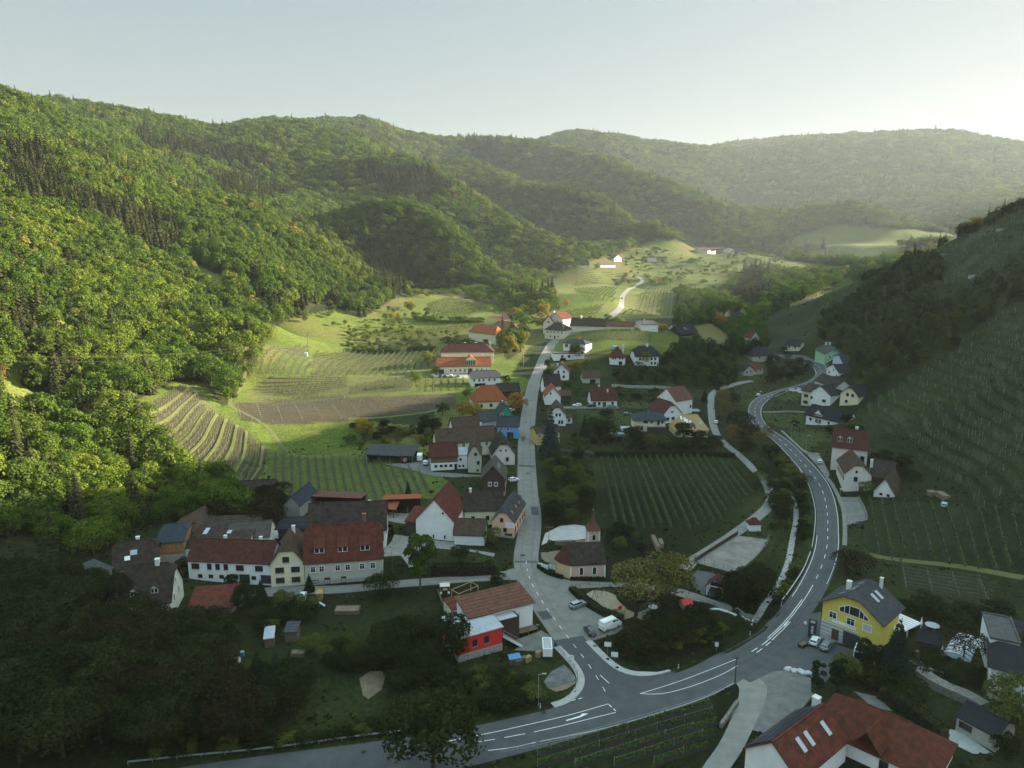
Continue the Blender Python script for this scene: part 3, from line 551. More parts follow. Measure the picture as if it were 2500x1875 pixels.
CONC = mat('concrete', (.27, .27, .255), .9, .2, 1.2, (.36, .355, .335)); GRAV = mat('gravel', (.17, .165, .15), .95, .3, .6, (.26, .25, .225), detail=9); GRAVD = mat('gravel_dark', (.10, .10, .095), .95, .3, .5, (.165, .16, .15), detail=9)
PAINT = mat('road_paint', (.68, .69, .70), .8, .15, 2); SAND = mat('sand', (.26, .215, .15), .95, .2, .8); STONE = mat('rubble_stone', (.20, .19, .17), .95, .4, 1.4, (.09, .085, .075), bump=.6)
DIRT = mat('dirt', (.12, .095, .065), .97, .3, .8, (.19, .155, .11))
MAIN_PX = [(1900, 868), (1950, 872)]+U(3, (752, 395), (800, 412), (838, 445), (838, 482), (795, 518), (700, 555), (590, 590), (490, 627), (420, 670), (395, 720), (405, 785), (460, 850), (540, 905), (620, 975), (700, 1060), (770, 1140), (830, 1225), (865, 1310), (882, 1400), (888, 1480), (885, 1560))+U(7, (638, 20), (632, 100), (612, 190), (582, 270), (545, 350), (495, 440), (425, 540), (350, 635), (280, 705), (195, 780), (90, 852), (0, 905))+[(1740, 1652), (1660, 1682), (1582, 1708), (1480, 1738), (1356, 1772), (1240, 1800), (1130, 1826), (904, 1860), (678, 1884), (452, 1912), (200, 1950)]
n_ = len(MAIN_PX); MAIN = Path(MAIN_PX, [6.6]*10+[6.8]*(n_-10-20)+[7.2]*6+[8.0, 9, 9.6, 10.4, 10.4, 10.2]+[10]*4+[9.6, 8.5, 7.5, 7]); 
MAIN.strip('main_road', ASPH, .10, skirt=.3)
SIDE_PX = [(1478, 1690), (1455, 1650), (1422, 1602), (1398, 1572), (1367, 1530), (1338, 1491), (1315, 1454), (1296, 1422), (1287, 1389), (1284, 1360), (1289, 1324), (1293, 1295), (1295, 1266), (1293, 1237), (1289, 1209), (1287, 1172), (1286, 1147), (1285, 1093), (1287, 1065), (1288, 1033), (1292, 1000), (1296, 973), (1300, 952), (1308, 927), (1319, 900), (1330, 872), (1341, 850), (1353, 834), (1372, 822), (1412, 806), (1463, 787), (1480, 777), (1499, 766), (1517, 748), (1518, 733), (1523, 718), (1535, 706), (1552, 698), (1567, 688), (1562, 678), (1540, 672)]
SIDE = Path(SIDE_PX, [9, 8.5, 7.6, 7.4]+[7.2]*(len(SIDE_PX)-12)+[5.6]*8, step=1.2)
s_j = SIDE.near(G(1385, 1558)); SIDE.strip('village_road', ASPH2, .09, skirt=.3, a=s_j); SIDE.strip('junction_road', ASPHD, .092, skirt=.3, a=0, b=s_j+.6)
patch('junction_road', U('B', (430, 1020), (640, 1230), (830, 1390), (1000, 1470), (1200, 1500), (1450, 1480), (1660, 1430), (1500, 1659))+[(1560, 1720), (1400, 1770), (1300, 1790), (1330, 1770)]+U('D', (960, 425), (1080, 370), (1150, 300), (1180, 240), (1160, 170), (1090, 90), (1000, 5)), ASPHD, .085)
FORE = patch('forecourt', U(6, (440, 770), (480, 800), (560, 850), (680, 880), (940, 890), (1200, 900), (1440, 940), (1560, 980), (1640, 1010), (1800, 1060), (1910, 1110), (1980, 1090), (1900, 1200), (1900, 1150), (1740, 1090), (1600, 1030), (1480, 1010), (1300, 950), (1100, 925), (930, 920), (690, 935), (670, 960), (780, 1060), (900, 1130), (1030, 1170), (1020, 1220), (840, 1280), (780, 1290), (700, 1250), (420, 900)), ASPH2, .055)
patch('yard', U(7, (300, 700), (420, 590), (590, 560), (585, 745), (700, 790), (820, 830), (830, 900), (690, 960), (620, 1060), (520, 1020), (440, 980), (350, 960), (250, 980), (90, 1060), (0, 1010), (-60, 960), (110, 850)), ASPH, .075)
patch('gravel_lot', U(7, (90, 1060), (250, 980), (350, 965), (520, 1030), (520, 1140), (440, 1260), (350, 1330), (200, 1420), (60, 1380), (110, 1330), (190, 1140)), GRAVD, .06)
LANE = Path([(1700, 1650)]+U(7, (30, 1010), (120, 1090), (75, 1250), (10, 1400), (-70, 1560))+[(1745, 1875), (1720, 1930)], [5, 6, 5.5, 4.6, 4.2, 4, 4, 4]); LANE.strip('concrete_lane', mat('lane_concrete', (.16, .16, .145), .95, .3, .4, (.23, .225, .205)), .07)
WEST = Path([(1262, 1402), (1233, 1406), (1138, 1413), (1051, 1420), (948, 1428), (840, 1439), (758, 1441), (690, 1442), (620, 1450), (575, 1475), (545, 1500)], [7, 5, 4, 4, 4, 4.2, 4.5, 5.5, 5, 4, 3.5]); WEST.strip('village_lane', ASPH2, .068)
TRACK = Path(U(6, (1440, 800), (1510, 730), (1692-1150+0, 0))[:2]+[(1692, 1368), (1830, 1277), (1877, 1234), (1881, 1205), (1866, 1172), (1837, 1143), (1808, 1114), (1765, 1079), (1746, 1052), (1737, 1010), (1741, 960), (1790, 940), (1840, 930)], 3.6); TRACK.strip('farm_track', mat('track', (.15, .15, .14), .95, .3, .5, (.2, .195, .18)), .06)
patch('courtyard', U(5, (1150, 940), (1320, 965), (1460, 985), (1690, 1010), (1690, 1035), (1860, 1080), (2060, 1110), (2050, 1140), (1820, 1090), (1640, 1075), (1480, 1060), (1380, 1080), (1340, 1120), (1350, 1200), (1300, 1250), (1250, 1180), (1210, 1130), (1060, 1140), (1060, 1080), (1130, 1000)), GRAV, .058)
patch('courtyard', U(5, (370, 720), (780, 720), (900, 730), (1010, 690), (1060, 740), (1400, 760), (1280, 850), (1150, 830), (1000, 790), (400, 790)), GRAV, .058)
patch('courtyard', U(1, (600, 1430), (740, 1400), (760, 1520), (1180, 1550), (1240, 1560), (940, 1570), (770, 1560), (600, 1510), (320, 1450), (560, 1440)), GRAVD, .058)
patch('courtyard', U(4, (950, 780), (1070, 790), (1100, 930), (1160, 940), (1060, 940), (980, 930)), GRAV, .058)
patch('gravel_lot', U(6, (475, 640), (500, 560), (600, 510), (700, 500), (835, 520), (835, 590), (700, 605), (540, 610)), mat('pale_gravel', (.27, .275, .27), .95, .25, .5, (.36, .365, .36)), .05)
patch('ball_court', U(6, (1510, 755), (1800, 575), (2010, 600), (1930, 710), (1790, 830), (1640, 790)), mat('court_sand', (.12, .11, .095), .97, .35, .25, (.24, .225, .2), detail=7), .05)
patch('path', U(6, (1475, 850), (1520, 810), (1600, 820), (1740, 860), (1780, 890), (1660, 990), (1560, 975), (1490, 900)), ASPH, .07)
patch('playground_sand', U('B', (440, 395), (540, 340), (700, 350), (840, 400), (870, 470), (1000, 600), (1130, 650), (1290, 580), (1340, 680), (1440, 720), (1320, 790), (1200, 740), (1100, 690), (960, 740), (850, 690), (620, 590), (680, 565), (560, 470)), SAND, .05)
patch('bed_soil', U(6, (470, 690), (640, 670), (640, 770), (560, 780), (480, 740)), DIRT, .05); patch('gravel_lot', U(3, (745, 1020), (820, 1010), (860, 1070), (900, 1160), (880, 1190), (800, 1080)), ASPH2, .07)
patch('gravel_lot', U(3, (970, 1310), (1095, 1310), (1140, 1400), (1145, 1470), (1070, 1490), (1000, 1500), (985, 1400)), GRAVD, .06)
patch('gravel_lot', U('A', (1160, 900), (1500, 770), (1600, 830), (1680, 930), (1660, 1080), (1500, 1090), (1400, 1050), (1130, 1040), (1250, 960)), GRAVD, .06)
patch('courtyard', U(1, (740, 640), (850, 630), (1100, 640), (1100, 680), (760, 670)), GRAV, .06); patch('courtyard', U(2, (540, 930), (960, 930), (960, 950), (430, 950), (430, 930)), GRAVD, .06)
patch('garden_path', U(7, (1460, 1380), (1560, 1400), (1700, 1490), (1800, 1560), (1660, 1560), (1500, 1480)), CONC, .055); patch('gravel_lot', U(7, (820, 1120), (1000, 1160), (1090, 1260), (950, 1230)), GRAVD, .06)
patch('excavation_sand', U(8, (1940, 790), (2000, 750), (2090, 750), (2060, 850), (1990, 900), (1960, 880)), mat('dug_sand', (.20, .16, .10), .97, .35, .8, (.13, .10, .065)), .05)
PATHS = [Path([(970+0, 760), (900, 742), (800, 735), (720, 755), (660, 785), (600, 880), (590, 940), (560, 985), (600, 1010), (650, 1040), (690, 1090), (720, 1112)], 1.7), Path([(1060, 1092), (900, 1102), (780, 1115), (720, 1112)], 2.2), Path(U(7, (860, 135), (1000, 175), (1250, 205), (1500, 230), (1750, 270), (2020, 320)), 2.6), Path(U('b', (1340, 1460), (1500, 1430), (1620, 1415)), 2.5), Path(U(1, (0, 1045), (400, 1020), (700, 985), (800, 960)), 2.0)]
for p in PATHS: p.strip('grass_path', mat('path_grass', (.11, .105, .04), .97, .35, .4, (.08, .09, .025)) if p is PATHS[0] else bpy.data.materials['path_grass'], .05, nc=4)
patch('culvert', U('D', (908, 250), (930, 215), (960, 180), (1040, 135), (1085, 170), (1118, 215), (1122, 240), (1000, 275), (930, 290)), mat('stained_concrete', (.16, .16, .16), .9, .5, .5, (.05, .055, .06), detail=8), .12); patch('ditch', U('D', (930, 292), (1000, 277), (1122, 242), (1118, 262), (1060, 300), (990, 318)), DIRT, .1)
for la, lb in ((1.15, 1.95), (-1.15, -1.95), (2.6, 2.9)): MAIN.strip('road_wear', M('road_wear', (.043, .046, .049), .85, .3, .4, (.066, .069, .071), detail=9), .104, l=la, r=lb, nc=3, a=120, b=MAIN.s[-1]-130)
for la, lb in ((1.2, 1.9), (-1.2, -1.9)): SIDE.strip('road_wear', M('village_wear', (.115, .113, .105), .9, .3, .4, (.17, .165, .15), detail=9), .094, l=la, r=lb, nc=3, a=s_j+2, b=SIDE.s[-1]-420)
for a_, b_, la, lb in ((s_j+9, s_j+14, 2.9, .2), (s_j+38, s_j+41, 3.3, -3.3), (s_j+72, s_j+80, -.4, -2.8), (s_j+118, s_j+121, 3.2, -3.2), (s_j+150, s_j+158, 2.6, .8)): SIDE.strip('road_patch', ASPHD if a_ != s_j+38 else ASPH, .099, l=la, r=lb, nc=3, a=a_, b=b_)
# markings
mk = MB(); sA = MAIN.near(G(*U(7, (500, 450))[0])); sB = MAIN.near(G(1800, 1617)); sC = MAIN.near(G(1300, 1785)); sD = MAIN.near(G(1160, 1820))
MAIN.mb_dashes(mk, 0, 20, sA-6, 3, 4.5, .15); MAIN.mb_dashes(mk, 0, sA-6, sA+28, 30, 1, .16); MAIN.mb_dashes(mk, -.5, sA+2, sA+26, 30, 1, .16)
mk.ob('centre_line', PAINT, kind='structure')
def pline(px, w=.16, dash=None): 
    p = Path(px, w, 1.0, 2); m = MB(); p.mb_dashes(m, 0, 0, p.s[-1], dash[0] if dash else 1e4, dash[1] if dash else 1, w, .135); return m
for px, d in [(U('C', (1245, 932), (1140, 1020), (990, 1170)), None), (U('C', (1270, 935), (1180, 1030), (1020, 1185)), None), (U('C', (955, 1200), (810, 1300), (690, 1370)), (2.4, 1.8)), (U('C', (1000, 1205), (900, 1290), (760, 1390)), (2.4, 1.8)), (U('C', (1220, 960), (1180, 1000)), None), (U('C', (1243, 962), (1208, 1000)), None),
              (U('D', (2212, 95), (2000, 180), (1800, 255), (1556, 331)), None), (U('D', (2212, 143), (2100, 205), (1950, 265), (1800, 312), (1680, 335), (1556, 331)), None),
              (U('D', (1342, 400), (1100, 470), (800, 540), (600, 585), (400, 625), (200, 665)), None), (U('D', (1390, 458), (1200, 505), (1000, 555), (840, 590)), None), (U('D', (780, 602), (640, 628)), None), (U('D', (575, 640), (455, 658)), None), (U('D', (1345, 405), (1392, 448)), (1, .6)), (U('D', (1090, 380), (1165, 360)), (1, .7)), (U('D', (1285, 205), (1348, 262)), None), (U('D', (850, 660), (700, 695), (530, 715)), None)]:
    pline(px, .2 if d else .15, d).ob('road_marking', PAINT, kind='structure')
ar = [G(*q) for q in U('D', (1055, 510), (1060, 516), (1150, 492), (1160, 488), (1205, 467), (1175, 465), (1150, 472), (1165, 474), (1140, 484))]
mesh_ = mesh('turn_arrow', [(p[0], p[1], p[2]+.135) for p in ar], [(0, 1, 2, 8), (8, 2, 3, 7), (7, 3, 4, 5), (7, 5, 6)], PAINT); ob('turn_arrow', mesh_, kind='structure')
m = MB(); s0 = SIDE.near(G(1284, 1362)); SIDE.mb_dashes(m, 0, s_j-26, s0, 1.7, 2.6, .13, .115); m.ob('centre_line', PAINT, kind='structure')
m = MB()
for q, w_ in ((U('B', (240, 1040), (0, 780)), 0),): pass
for k, (lat, a_, b_) in enumerate(((-3.2, 330, 60), (3.2, 330, 120))): pass
MAIN.mb_dashes(m, -3.1, MAIN.near(G(2022, 1310)), MAIN.near(G(1960, 1465)), 1e4, 1, .13); MAIN.mb_dashes(m, -3.05, 60, MAIN.near(G(1980, 1155)), 1e4, 1, .12); MAIN.mb_dashes(m, 3.1, 60, MAIN.near(G(1990, 1421)), 1e4, 1, .12); m.ob('edge_line', PAINT, kind='structure')
# pavements with kerbs at the junction
def kerbed(px, w, m=CONC, h=.14, name='pavement'):
    p = Path(px, w, 1.0, 2); return p.strip(name, m, .1+h, skirt=.3)
kerbed(U('B', (480, 1030), (600, 1155), (720, 1270), (850, 1380), (1000, 1455), (1180, 1480), (1360, 1470), (1560, 1420)), 1.7); kerbed(U('D', (995, 15), (1060, 80), (1120, 150), (1155, 220), (1150, 280), (1110, 340), (1040, 390), (965, 412)), 1.7)
kerbed(U(3, (885, 1185), (925, 1240), (960, 1310), (990, 1390), (1000, 1460), (1003, 1560), (1000, 1640)), 1.3, ASPH2)
# manholes
MANH = mat('cast_iron', (.03, .03, .03), .7, metal=.4)
for i, (c, x, y, r) in enumerate([(6, 350, 708, .7), (6, 385, 155, .7), (1, 1598, 1075, .6), ('D', 905, 457, .5), (8, 1965, 1188, .5)]):
    p = G(*U(c, (x, y))[0]); m = MB(); m.cyl((0, 0, 0), (0, 0, .03), r, n=14) if i > 2 else m.box(-r, -r*.8, 0, r, r*.8, .03)
    m.ob('drain_cover', MANH, loc=(p[0], p[1], p[2]+.105), label=['square iron drain cover in the village road left of the chapel', 'iron drain cover in the village road beside the large field', 'iron drain cover in the road beside the blue house', 'round iron cover in the main road near the turning lane', 'round iron cover in the main road at the lower left'][i], cat='drain cover')
# stream
WATER = mat('stream_water', (.36, .37, .36), .4, .6, 1.3, (.06, .065, .06), spec=.5, detail=8, bump=.5)
for q in STREAM[:1]:
    st = Path(None, 3.0, 1.0, 3, pts=[np.array((*p, 0)) for p in q]); st.strip('stream', WATER, .3, l=.85, r=-.85, nc=4)
# ---------------------------------------------------------------- vineyards
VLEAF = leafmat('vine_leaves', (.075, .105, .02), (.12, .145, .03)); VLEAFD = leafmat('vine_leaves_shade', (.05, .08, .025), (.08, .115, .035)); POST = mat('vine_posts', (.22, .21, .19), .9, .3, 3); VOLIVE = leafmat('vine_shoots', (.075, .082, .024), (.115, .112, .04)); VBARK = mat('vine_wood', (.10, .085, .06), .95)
def row_line(line, dens=3.4, hgt=1.25, leaf=.34, wid=.42):
    d = np.linalg.norm(np.diff(line, axis=0), axis=1); s = np.concatenate([[0], np.cumsum(d)]); n = int(s[-1]*dens)
    q = nrg.uniform(0, s[-1], n); x = np.interp(q, s, line[:, 0])+nrg.normal(size=n)*wid*.4; y = np.interp(q, s, line[:, 1])+nrg.normal(size=n)*wid*.4; z = gz(x, y)+.35+nrg.beta(2, 1.6, n)*hgt
    N = nrg.normal(size=(n, 3)); N[:, 2] = np.abs(N[:, 2])+.4; N /= np.linalg.norm(N, axis=1)[:, None]
    return np.stack([x, y, z], 1), N, nrg.uniform(.6, 1.3, n)*leaf
def trellis(mb, line, gap=6, h=1.75, r=.05, wires=True):
    d = np.linalg.norm(np.diff(line, axis=0), axis=1); s = np.concatenate([[0], np.cumsum(d)]); pts = []
    for q in np.arange(0, s[-1]+.01, gap):
        x = float(np.interp(q, s, line[:, 0])); y = float(np.interp(q, s, line[:, 1])); z = float(gz(x, y)); mb.box(x-r, y-r, z-.2, x+r, y+r, z+h); pts.append((x, y, z))
    if wires:
        for a, b in zip(pts[:-1], pts[1:]):
            for hh in (.7, 1.5): mb.cyl((a[0], a[1], a[2]+hh), (b[0], b[1], b[2]+hh), .018, n=3)
def clip_rows(poly, d0, d1, spacing):
    W_ = np.array([p[:2] for p in GP(poly)]); BLOCK.append(W_); a, b = G(*d0)[:2], G(*d1)[:2]; t = (b-a)/np.linalg.norm(b-a); nn = np.array((-t[1], t[0])); o = W_.mean(0)
    ps = (W_-o)@nn; out = []
    for k in np.arange(math.floor(ps.min()/spacing), ps.max()/spacing+1):
        q = (k+.5)*spacing; xs = []
        for i in range(len(W_)):
            p0, p1 = W_[i]-o, W_[(i+1) % len(W_)]-o; u0, u1 = p0@nn-q, p1@nn-q
            if (u0 > 0) != (u1 > 0): f = u0/(u0-u1); xs.append((p0+(p1-p0)*f)@t)
        xs.sort()
        for x0, x1 in zip(xs[::2], xs[1::2]):
            if x1-x0 > 5: m_ = max(2, int((x1-x0)/4)); out.append(np.array([o+nn*q+t*x for x in np.linspace(x0+.4, x1-.4, m_)]))
    return out
SOIL_L = mat('vine_soil', (.058, .050, .026), .98, .35, .6, (.038, .035, .018)); SOIL_D = mat('vine_soil_shade', (.030, .025, .016), .98, .35, .6, (.018, .017, .011))  # second soil: darker copy for the shaded vineyards, shade in its colour
def vine_field(lines, label, group, leafm, dens, hgt=1.25, leaf=.34, gap=6, wires=True, post_h=1.75, r=.05):
    V = []; F = []
    for ln in lines:      # hoed earth under each row
        L = spline([np.array((*q, 0)) for q in ln], 2)[0]; N_ = normals(L); n0 = len(V)
        for p, nn in zip(L, N_): V += [(*(p+nn*.65), 0), (*(p-nn*.65), 0)]
        F += [(n0+2*i, n0+2*i+1, n0+2*i+3, n0+2*i+2) for i in range(len(L)-1)]
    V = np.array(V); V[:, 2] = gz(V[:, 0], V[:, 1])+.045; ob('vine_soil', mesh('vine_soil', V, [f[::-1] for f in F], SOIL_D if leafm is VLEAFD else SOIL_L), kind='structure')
    for ln in lines:
        o = thing('vine_row', label, 'vine row', (0, 0, 0), 0, group); P, N, S = row_line(ln, dens, hgt, leaf); V, F = quads(P, N, S)
        ob('vines', fastmesh('vines', V, F, leafm), o); mb = MB(); trellis(mb, ln, gap, post_h, r, wires); mb.ob('trellis', POST, o)
F_ = vine_field
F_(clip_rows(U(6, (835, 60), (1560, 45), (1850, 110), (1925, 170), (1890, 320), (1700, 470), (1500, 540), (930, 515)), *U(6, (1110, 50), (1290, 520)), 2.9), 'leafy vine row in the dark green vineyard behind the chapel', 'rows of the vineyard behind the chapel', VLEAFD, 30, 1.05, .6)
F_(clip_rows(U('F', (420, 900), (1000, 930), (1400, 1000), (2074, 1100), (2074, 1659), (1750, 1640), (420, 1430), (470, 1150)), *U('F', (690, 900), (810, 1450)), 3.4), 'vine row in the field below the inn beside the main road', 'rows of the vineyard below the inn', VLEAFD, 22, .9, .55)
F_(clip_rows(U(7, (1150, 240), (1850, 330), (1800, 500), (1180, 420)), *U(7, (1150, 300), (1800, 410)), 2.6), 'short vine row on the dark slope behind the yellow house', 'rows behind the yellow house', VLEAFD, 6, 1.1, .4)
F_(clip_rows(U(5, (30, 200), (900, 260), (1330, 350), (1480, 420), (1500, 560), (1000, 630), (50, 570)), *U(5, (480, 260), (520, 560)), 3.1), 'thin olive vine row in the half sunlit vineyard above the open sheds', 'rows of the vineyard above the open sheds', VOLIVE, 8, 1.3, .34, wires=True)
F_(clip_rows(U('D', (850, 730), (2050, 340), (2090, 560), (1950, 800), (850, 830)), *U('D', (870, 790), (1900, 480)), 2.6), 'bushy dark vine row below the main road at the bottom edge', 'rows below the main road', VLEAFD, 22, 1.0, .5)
F_(clip_rows(U('d', (1585, 805), (1680, 735), (2203, 720), (2203, 855), (1930, 880), (1570, 870))+U(1, (560, 660), (600, 720), (560, 790), (0, 830)), *U('d', (1620, 800), (2150, 770)), 3.0), 'sunlit vine row on the lower terrace of the bright vineyard', 'rows of the lower bright vineyard', VLEAF, 7, 1.3, .42, gap=5, r=.07)
F_(clip_rows(U('d', (1965, 715), (2000, 572), (2203, 562))+U(1, (0, 430), (860, 420), (800, 520), (560, 630), (0, 650)), *U(1, (290, 440), (60, 640)), 4.0), 'sunlit vine row on the upper bright vineyard left of the mansion', 'rows of the upper bright vineyard', VLEAF, 10, 1.45, .5, gap=8, r=.06)
F_(clip_rows(U('d', (1615, 705), (1880, 525), (1950, 530), (1965, 640), (1940, 715)), *U('d', (1620, 700), (1860, 540)), 3.6), 'olive vine row on the small slope below the electricity pole', 'rows below the electricity pole', VOLIVE, 8, 1.3, .34, r=.06)
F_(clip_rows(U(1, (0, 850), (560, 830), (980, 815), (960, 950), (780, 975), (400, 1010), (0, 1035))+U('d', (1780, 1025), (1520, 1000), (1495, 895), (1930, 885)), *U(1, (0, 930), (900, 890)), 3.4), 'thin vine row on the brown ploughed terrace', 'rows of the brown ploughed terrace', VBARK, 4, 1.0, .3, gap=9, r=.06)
F_(clip_rows(U(1, (655, 680), (1075, 680), (1095, 790), (655, 800)), *U(1, (790, 690), (785, 790)), 4.2), 'short vine row below the car park of the mansion', 'short rows below the mansion', VLEAF, 9, 1.4, .5)
F_(clip_rows(U(2, (610, 270), (1265, 285), (1245, 360), (615, 360)), *U(2, (640, 300), (1250, 312)), 3.6), 'vine row on the low knoll above the modern white villa', 'rows of the knoll', VLEAF, 10, 1.3, .5, r=.06)
le = np.array(U('d', (820, 950), (860, 1010), (920, 1080), (980, 1150), (1070, 1220), (1160, 1262), (1290, 1290), (1400, 1310), (1500, 1340), (1600, 1400))); re = np.array(U('d', (1150, 790), (1200, 800), (1260, 830), (1275, 900), (1330, 940), (1380, 970), (1440, 1000), (1510, 1040), (1570, 1080), (1680, 1180)))
tl = []
for k in np.linspace(0, 9, 30):
    if k % 1.0 > .72: continue
    a = np.array([np.interp(k, range(10), le[:, i]) for i in (0, 1)]); b = np.array([np.interp(k, range(10), re[:, i]) for i in (0, 1)]); mid = (a+b)/2+np.array((8, 7)); P = [G(*p)[:2] for p in (a, mid, b)]
    tl.append(spline([np.array((*p, 0)) for p in P], 4)[0])
F_(tl, 'olive vine row following the grassy terrace at the forest foot', 'rows of the curved terraces', VOLIVE, 14, 1.4, .34, gap=4, r=.06)
BANK = mat('terrace_bank', (.095, .12, .024), 1, .35, .5, (.14, .125, .05), detail=8)
for k in range(9):
    a = np.array([np.interp(k+.86, range(10), le[:, i]) for i in (0, 1)]); b = np.array([np.interp(k+.86, range(10), re[:, i]) for i in (0, 1)]); p = Path(None, 1.1, 2, 3, pts=[np.array((*G(*q)[:2], 0)) for q in (a, (a+b)/2+np.array((8, 7)), b)])
    p.strip('terrace_bank', BANK, .4, skirt=.7)
# terraces of the right hill and far vineyards: past counting
ys = np.arange(200, 920, .8); PV = []; NP = []
for y in ys:
    xs = np.arange(70, 620, .8); z = gz(xs, np.full(xs.shape, y))
    lv = z/3.4*2; c = np.where(np.floor(lv[1:]) != np.floor(lv[:-1]))[0]
    if len(c): PV.append(np.stack([xs[c]-.8, np.full(len(c), y), z[c]], 1))
PV = np.concatenate(PV); u_, v_, d_ = proj(PV); k = np.zeros(len(PV), bool)
for p in TERRACE_PX: k |= inpoly(u_, v_, p)
k &= ~forest_mask(PV[:, 0], PV[:, 1], PV[:, 2], u_, v_)&(u_ < 2700); PV = PV[k]; k = vnoise(PV[:, 0]/14, PV[:, 1]/14) > -.35; PV = PV[k]
P = np.repeat(PV, 8, 0)+nrg.normal(size=(len(PV)*8, 3))*np.array((.3, .5, .35))+np.array((0, 0, .7)); N = nrg.normal(size=P.shape); N[:, 2] = abs(N[:, 2])+.5; N /= np.linalg.norm(N, axis=1)[:, None]
V, F = quads(P, N, nrg.uniform(.3, .6, len(P))); ob('terrace_vines', fastmesh('terrace_vines', V, F, VLEAFD), kind='stuff', label='vines along the stone terraces of the right hillside')
mb = MB()
for x, y, z in PV[nrg.uniform(size=len(PV)) < .085]: mb.box(x-.05, y-.05, z-.2, x+.05, y+.05, z+2.0)
mb.ob('terrace_stakes', POST, kind='stuff', label='wooden stakes along the terraces of the right hillside')
P_ = []
for poly, a, b, sp in [(U('b', (1700, 1490), (1900, 1310), (2080, 1310), (2050, 1480)), *U('b', (1750, 1480), (1930, 1320)), 4.5), (U('b', (1340, 1460), (1620, 1410), (1560, 1500), (1380, 1530)), *U('b', (1400, 1520), (1600, 1425)), 4), (U('b', (500, 1410), (650, 1360), (860, 1420), (780, 1480), (530, 1490)), *U('b', (520, 1440), (800, 1430)), 4),
                       (U('b', (1450, 1190), (1750, 1210), (1720, 1290), (1420, 1300)), *U('b', (1450, 1250), (1730, 1230)), 7), (U('b', (1430, 1310), (1700, 1300), (1680, 1400), (1520, 1400)), *U('b', (1520, 1390), (1650, 1310)), 4.5), (U(1, (600, 240), (1100, 190), (1250, 190), (1080, 260), (650, 270)), *U(1, (650, 220), (1200, 210)), 4)]:
    for ln in clip_rows(poly, a, b, sp): P_.append(row_line(ln, 3.5, 1.4, .9))
V, F = quads(np.concatenate([p[0] for p in P_]), np.concatenate([p[1] for p in P_]), np.concatenate([p[2] for p in P_])); ob('distant_vines', fastmesh('distant_vines', V, F, VLEAF), kind='stuff', label='vines in the distant fields round the winding road')
# ---------------------------------------------------------------- houses
def plaster(name, col): return M('plaster_'+name, col, .9, .09, .35, detail=8)
WALL = {'white': plaster('white', (.70, .71, .72)), 'cream': plaster('cream', (.66, .60, .44)), 'beige': plaster('beige', (.56, .52, .42)), 'greybeige': plaster('grey_beige', (.42, .41, .36)), 'yellow': plaster('yellow', (.60, .50, .10)), 'ochre': plaster('ochre', (.50, .36, .12)),
        'pink': plaster('pink', (.66, .42, .31)), 'pale': plaster('pale', (.62, .56, .53)), 'blue': plaster('blue', (.12, .30, .62)), 'green': plaster('green', (.30, .52, .32)), 'teal': plaster('teal', (.03, .28, .20)), 'mint': plaster('mint', (.58, .62, .54)), 'red': plaster('red', (.55, .035, .03)), 'grey': plaster('grey', (.34, .35, .36)),
        'sky': plaster('pale_blue', (.42, .54, .70)), 'wood': M('weathered_wood', (.17, .125, .08), .9, .35, 1.2, (.10, .075, .05)), 'brown': M('dark_wood', (.06, .04, .028), .85, .3, 1.5), 'honey': M('honey_wood', (.26, .15, .06), .8, .25, 1.2), 'concrete': CONC, 'block': M('bare_block', (.24, .24, .23), .95, .2, 1), 'stone': STONE}
def roofmat(name, col, col2=None, course=.2, rough=.9, spec=.08, metal=0):
    m = mat('roof_'+name, col, rough, .3, .8, col2, spec, metal, detail=10, ct=.13); t = m.node_tree; b = t.nodes['Principled BSDF']
    src = b.inputs['Base Color'].links[0].from_socket; tc = [x for x in t.nodes if x.type == 'TEX_COORD'][0]
    if course:
        wv = t.nodes.new('ShaderNodeTexWave'); wv.bands_direction = 'Z'; wv.wave_profile = 'SAW'; wv.inputs['Scale'].default_value = .314/course; wv.inputs['Distortion'].default_value = .6; wv.inputs['Detail'].default_value = 1; t.links.new(tc.outputs['Object'], wv.inputs['Vector'])
        mr = t.nodes.new('ShaderNodeMapRange'); mr.inputs[3].default_value = .66; mr.inputs[4].default_value = 1.18; t.links.new(wv.outputs['Fac'], mr.inputs[0])
        sc = t.nodes.new('ShaderNodeVectorMath'); sc.operation = 'SCALE'; t.links.new(src, sc.inputs[0]); t.links.new(mr.outputs[0], sc.inputs['Scale']); t.links.new(sc.outputs[0], b.inputs['Base Color'])
        bp = t.nodes.new('ShaderNodeBump'); bp.inputs['Strength'].default_value = .5; bp.inputs['Distance'].default_value = .06; t.links.new(wv.outputs['Fac'], bp.inputs['Height']); t.links.new(bp.outputs['Normal'], b.inputs['Normal'])
    return m
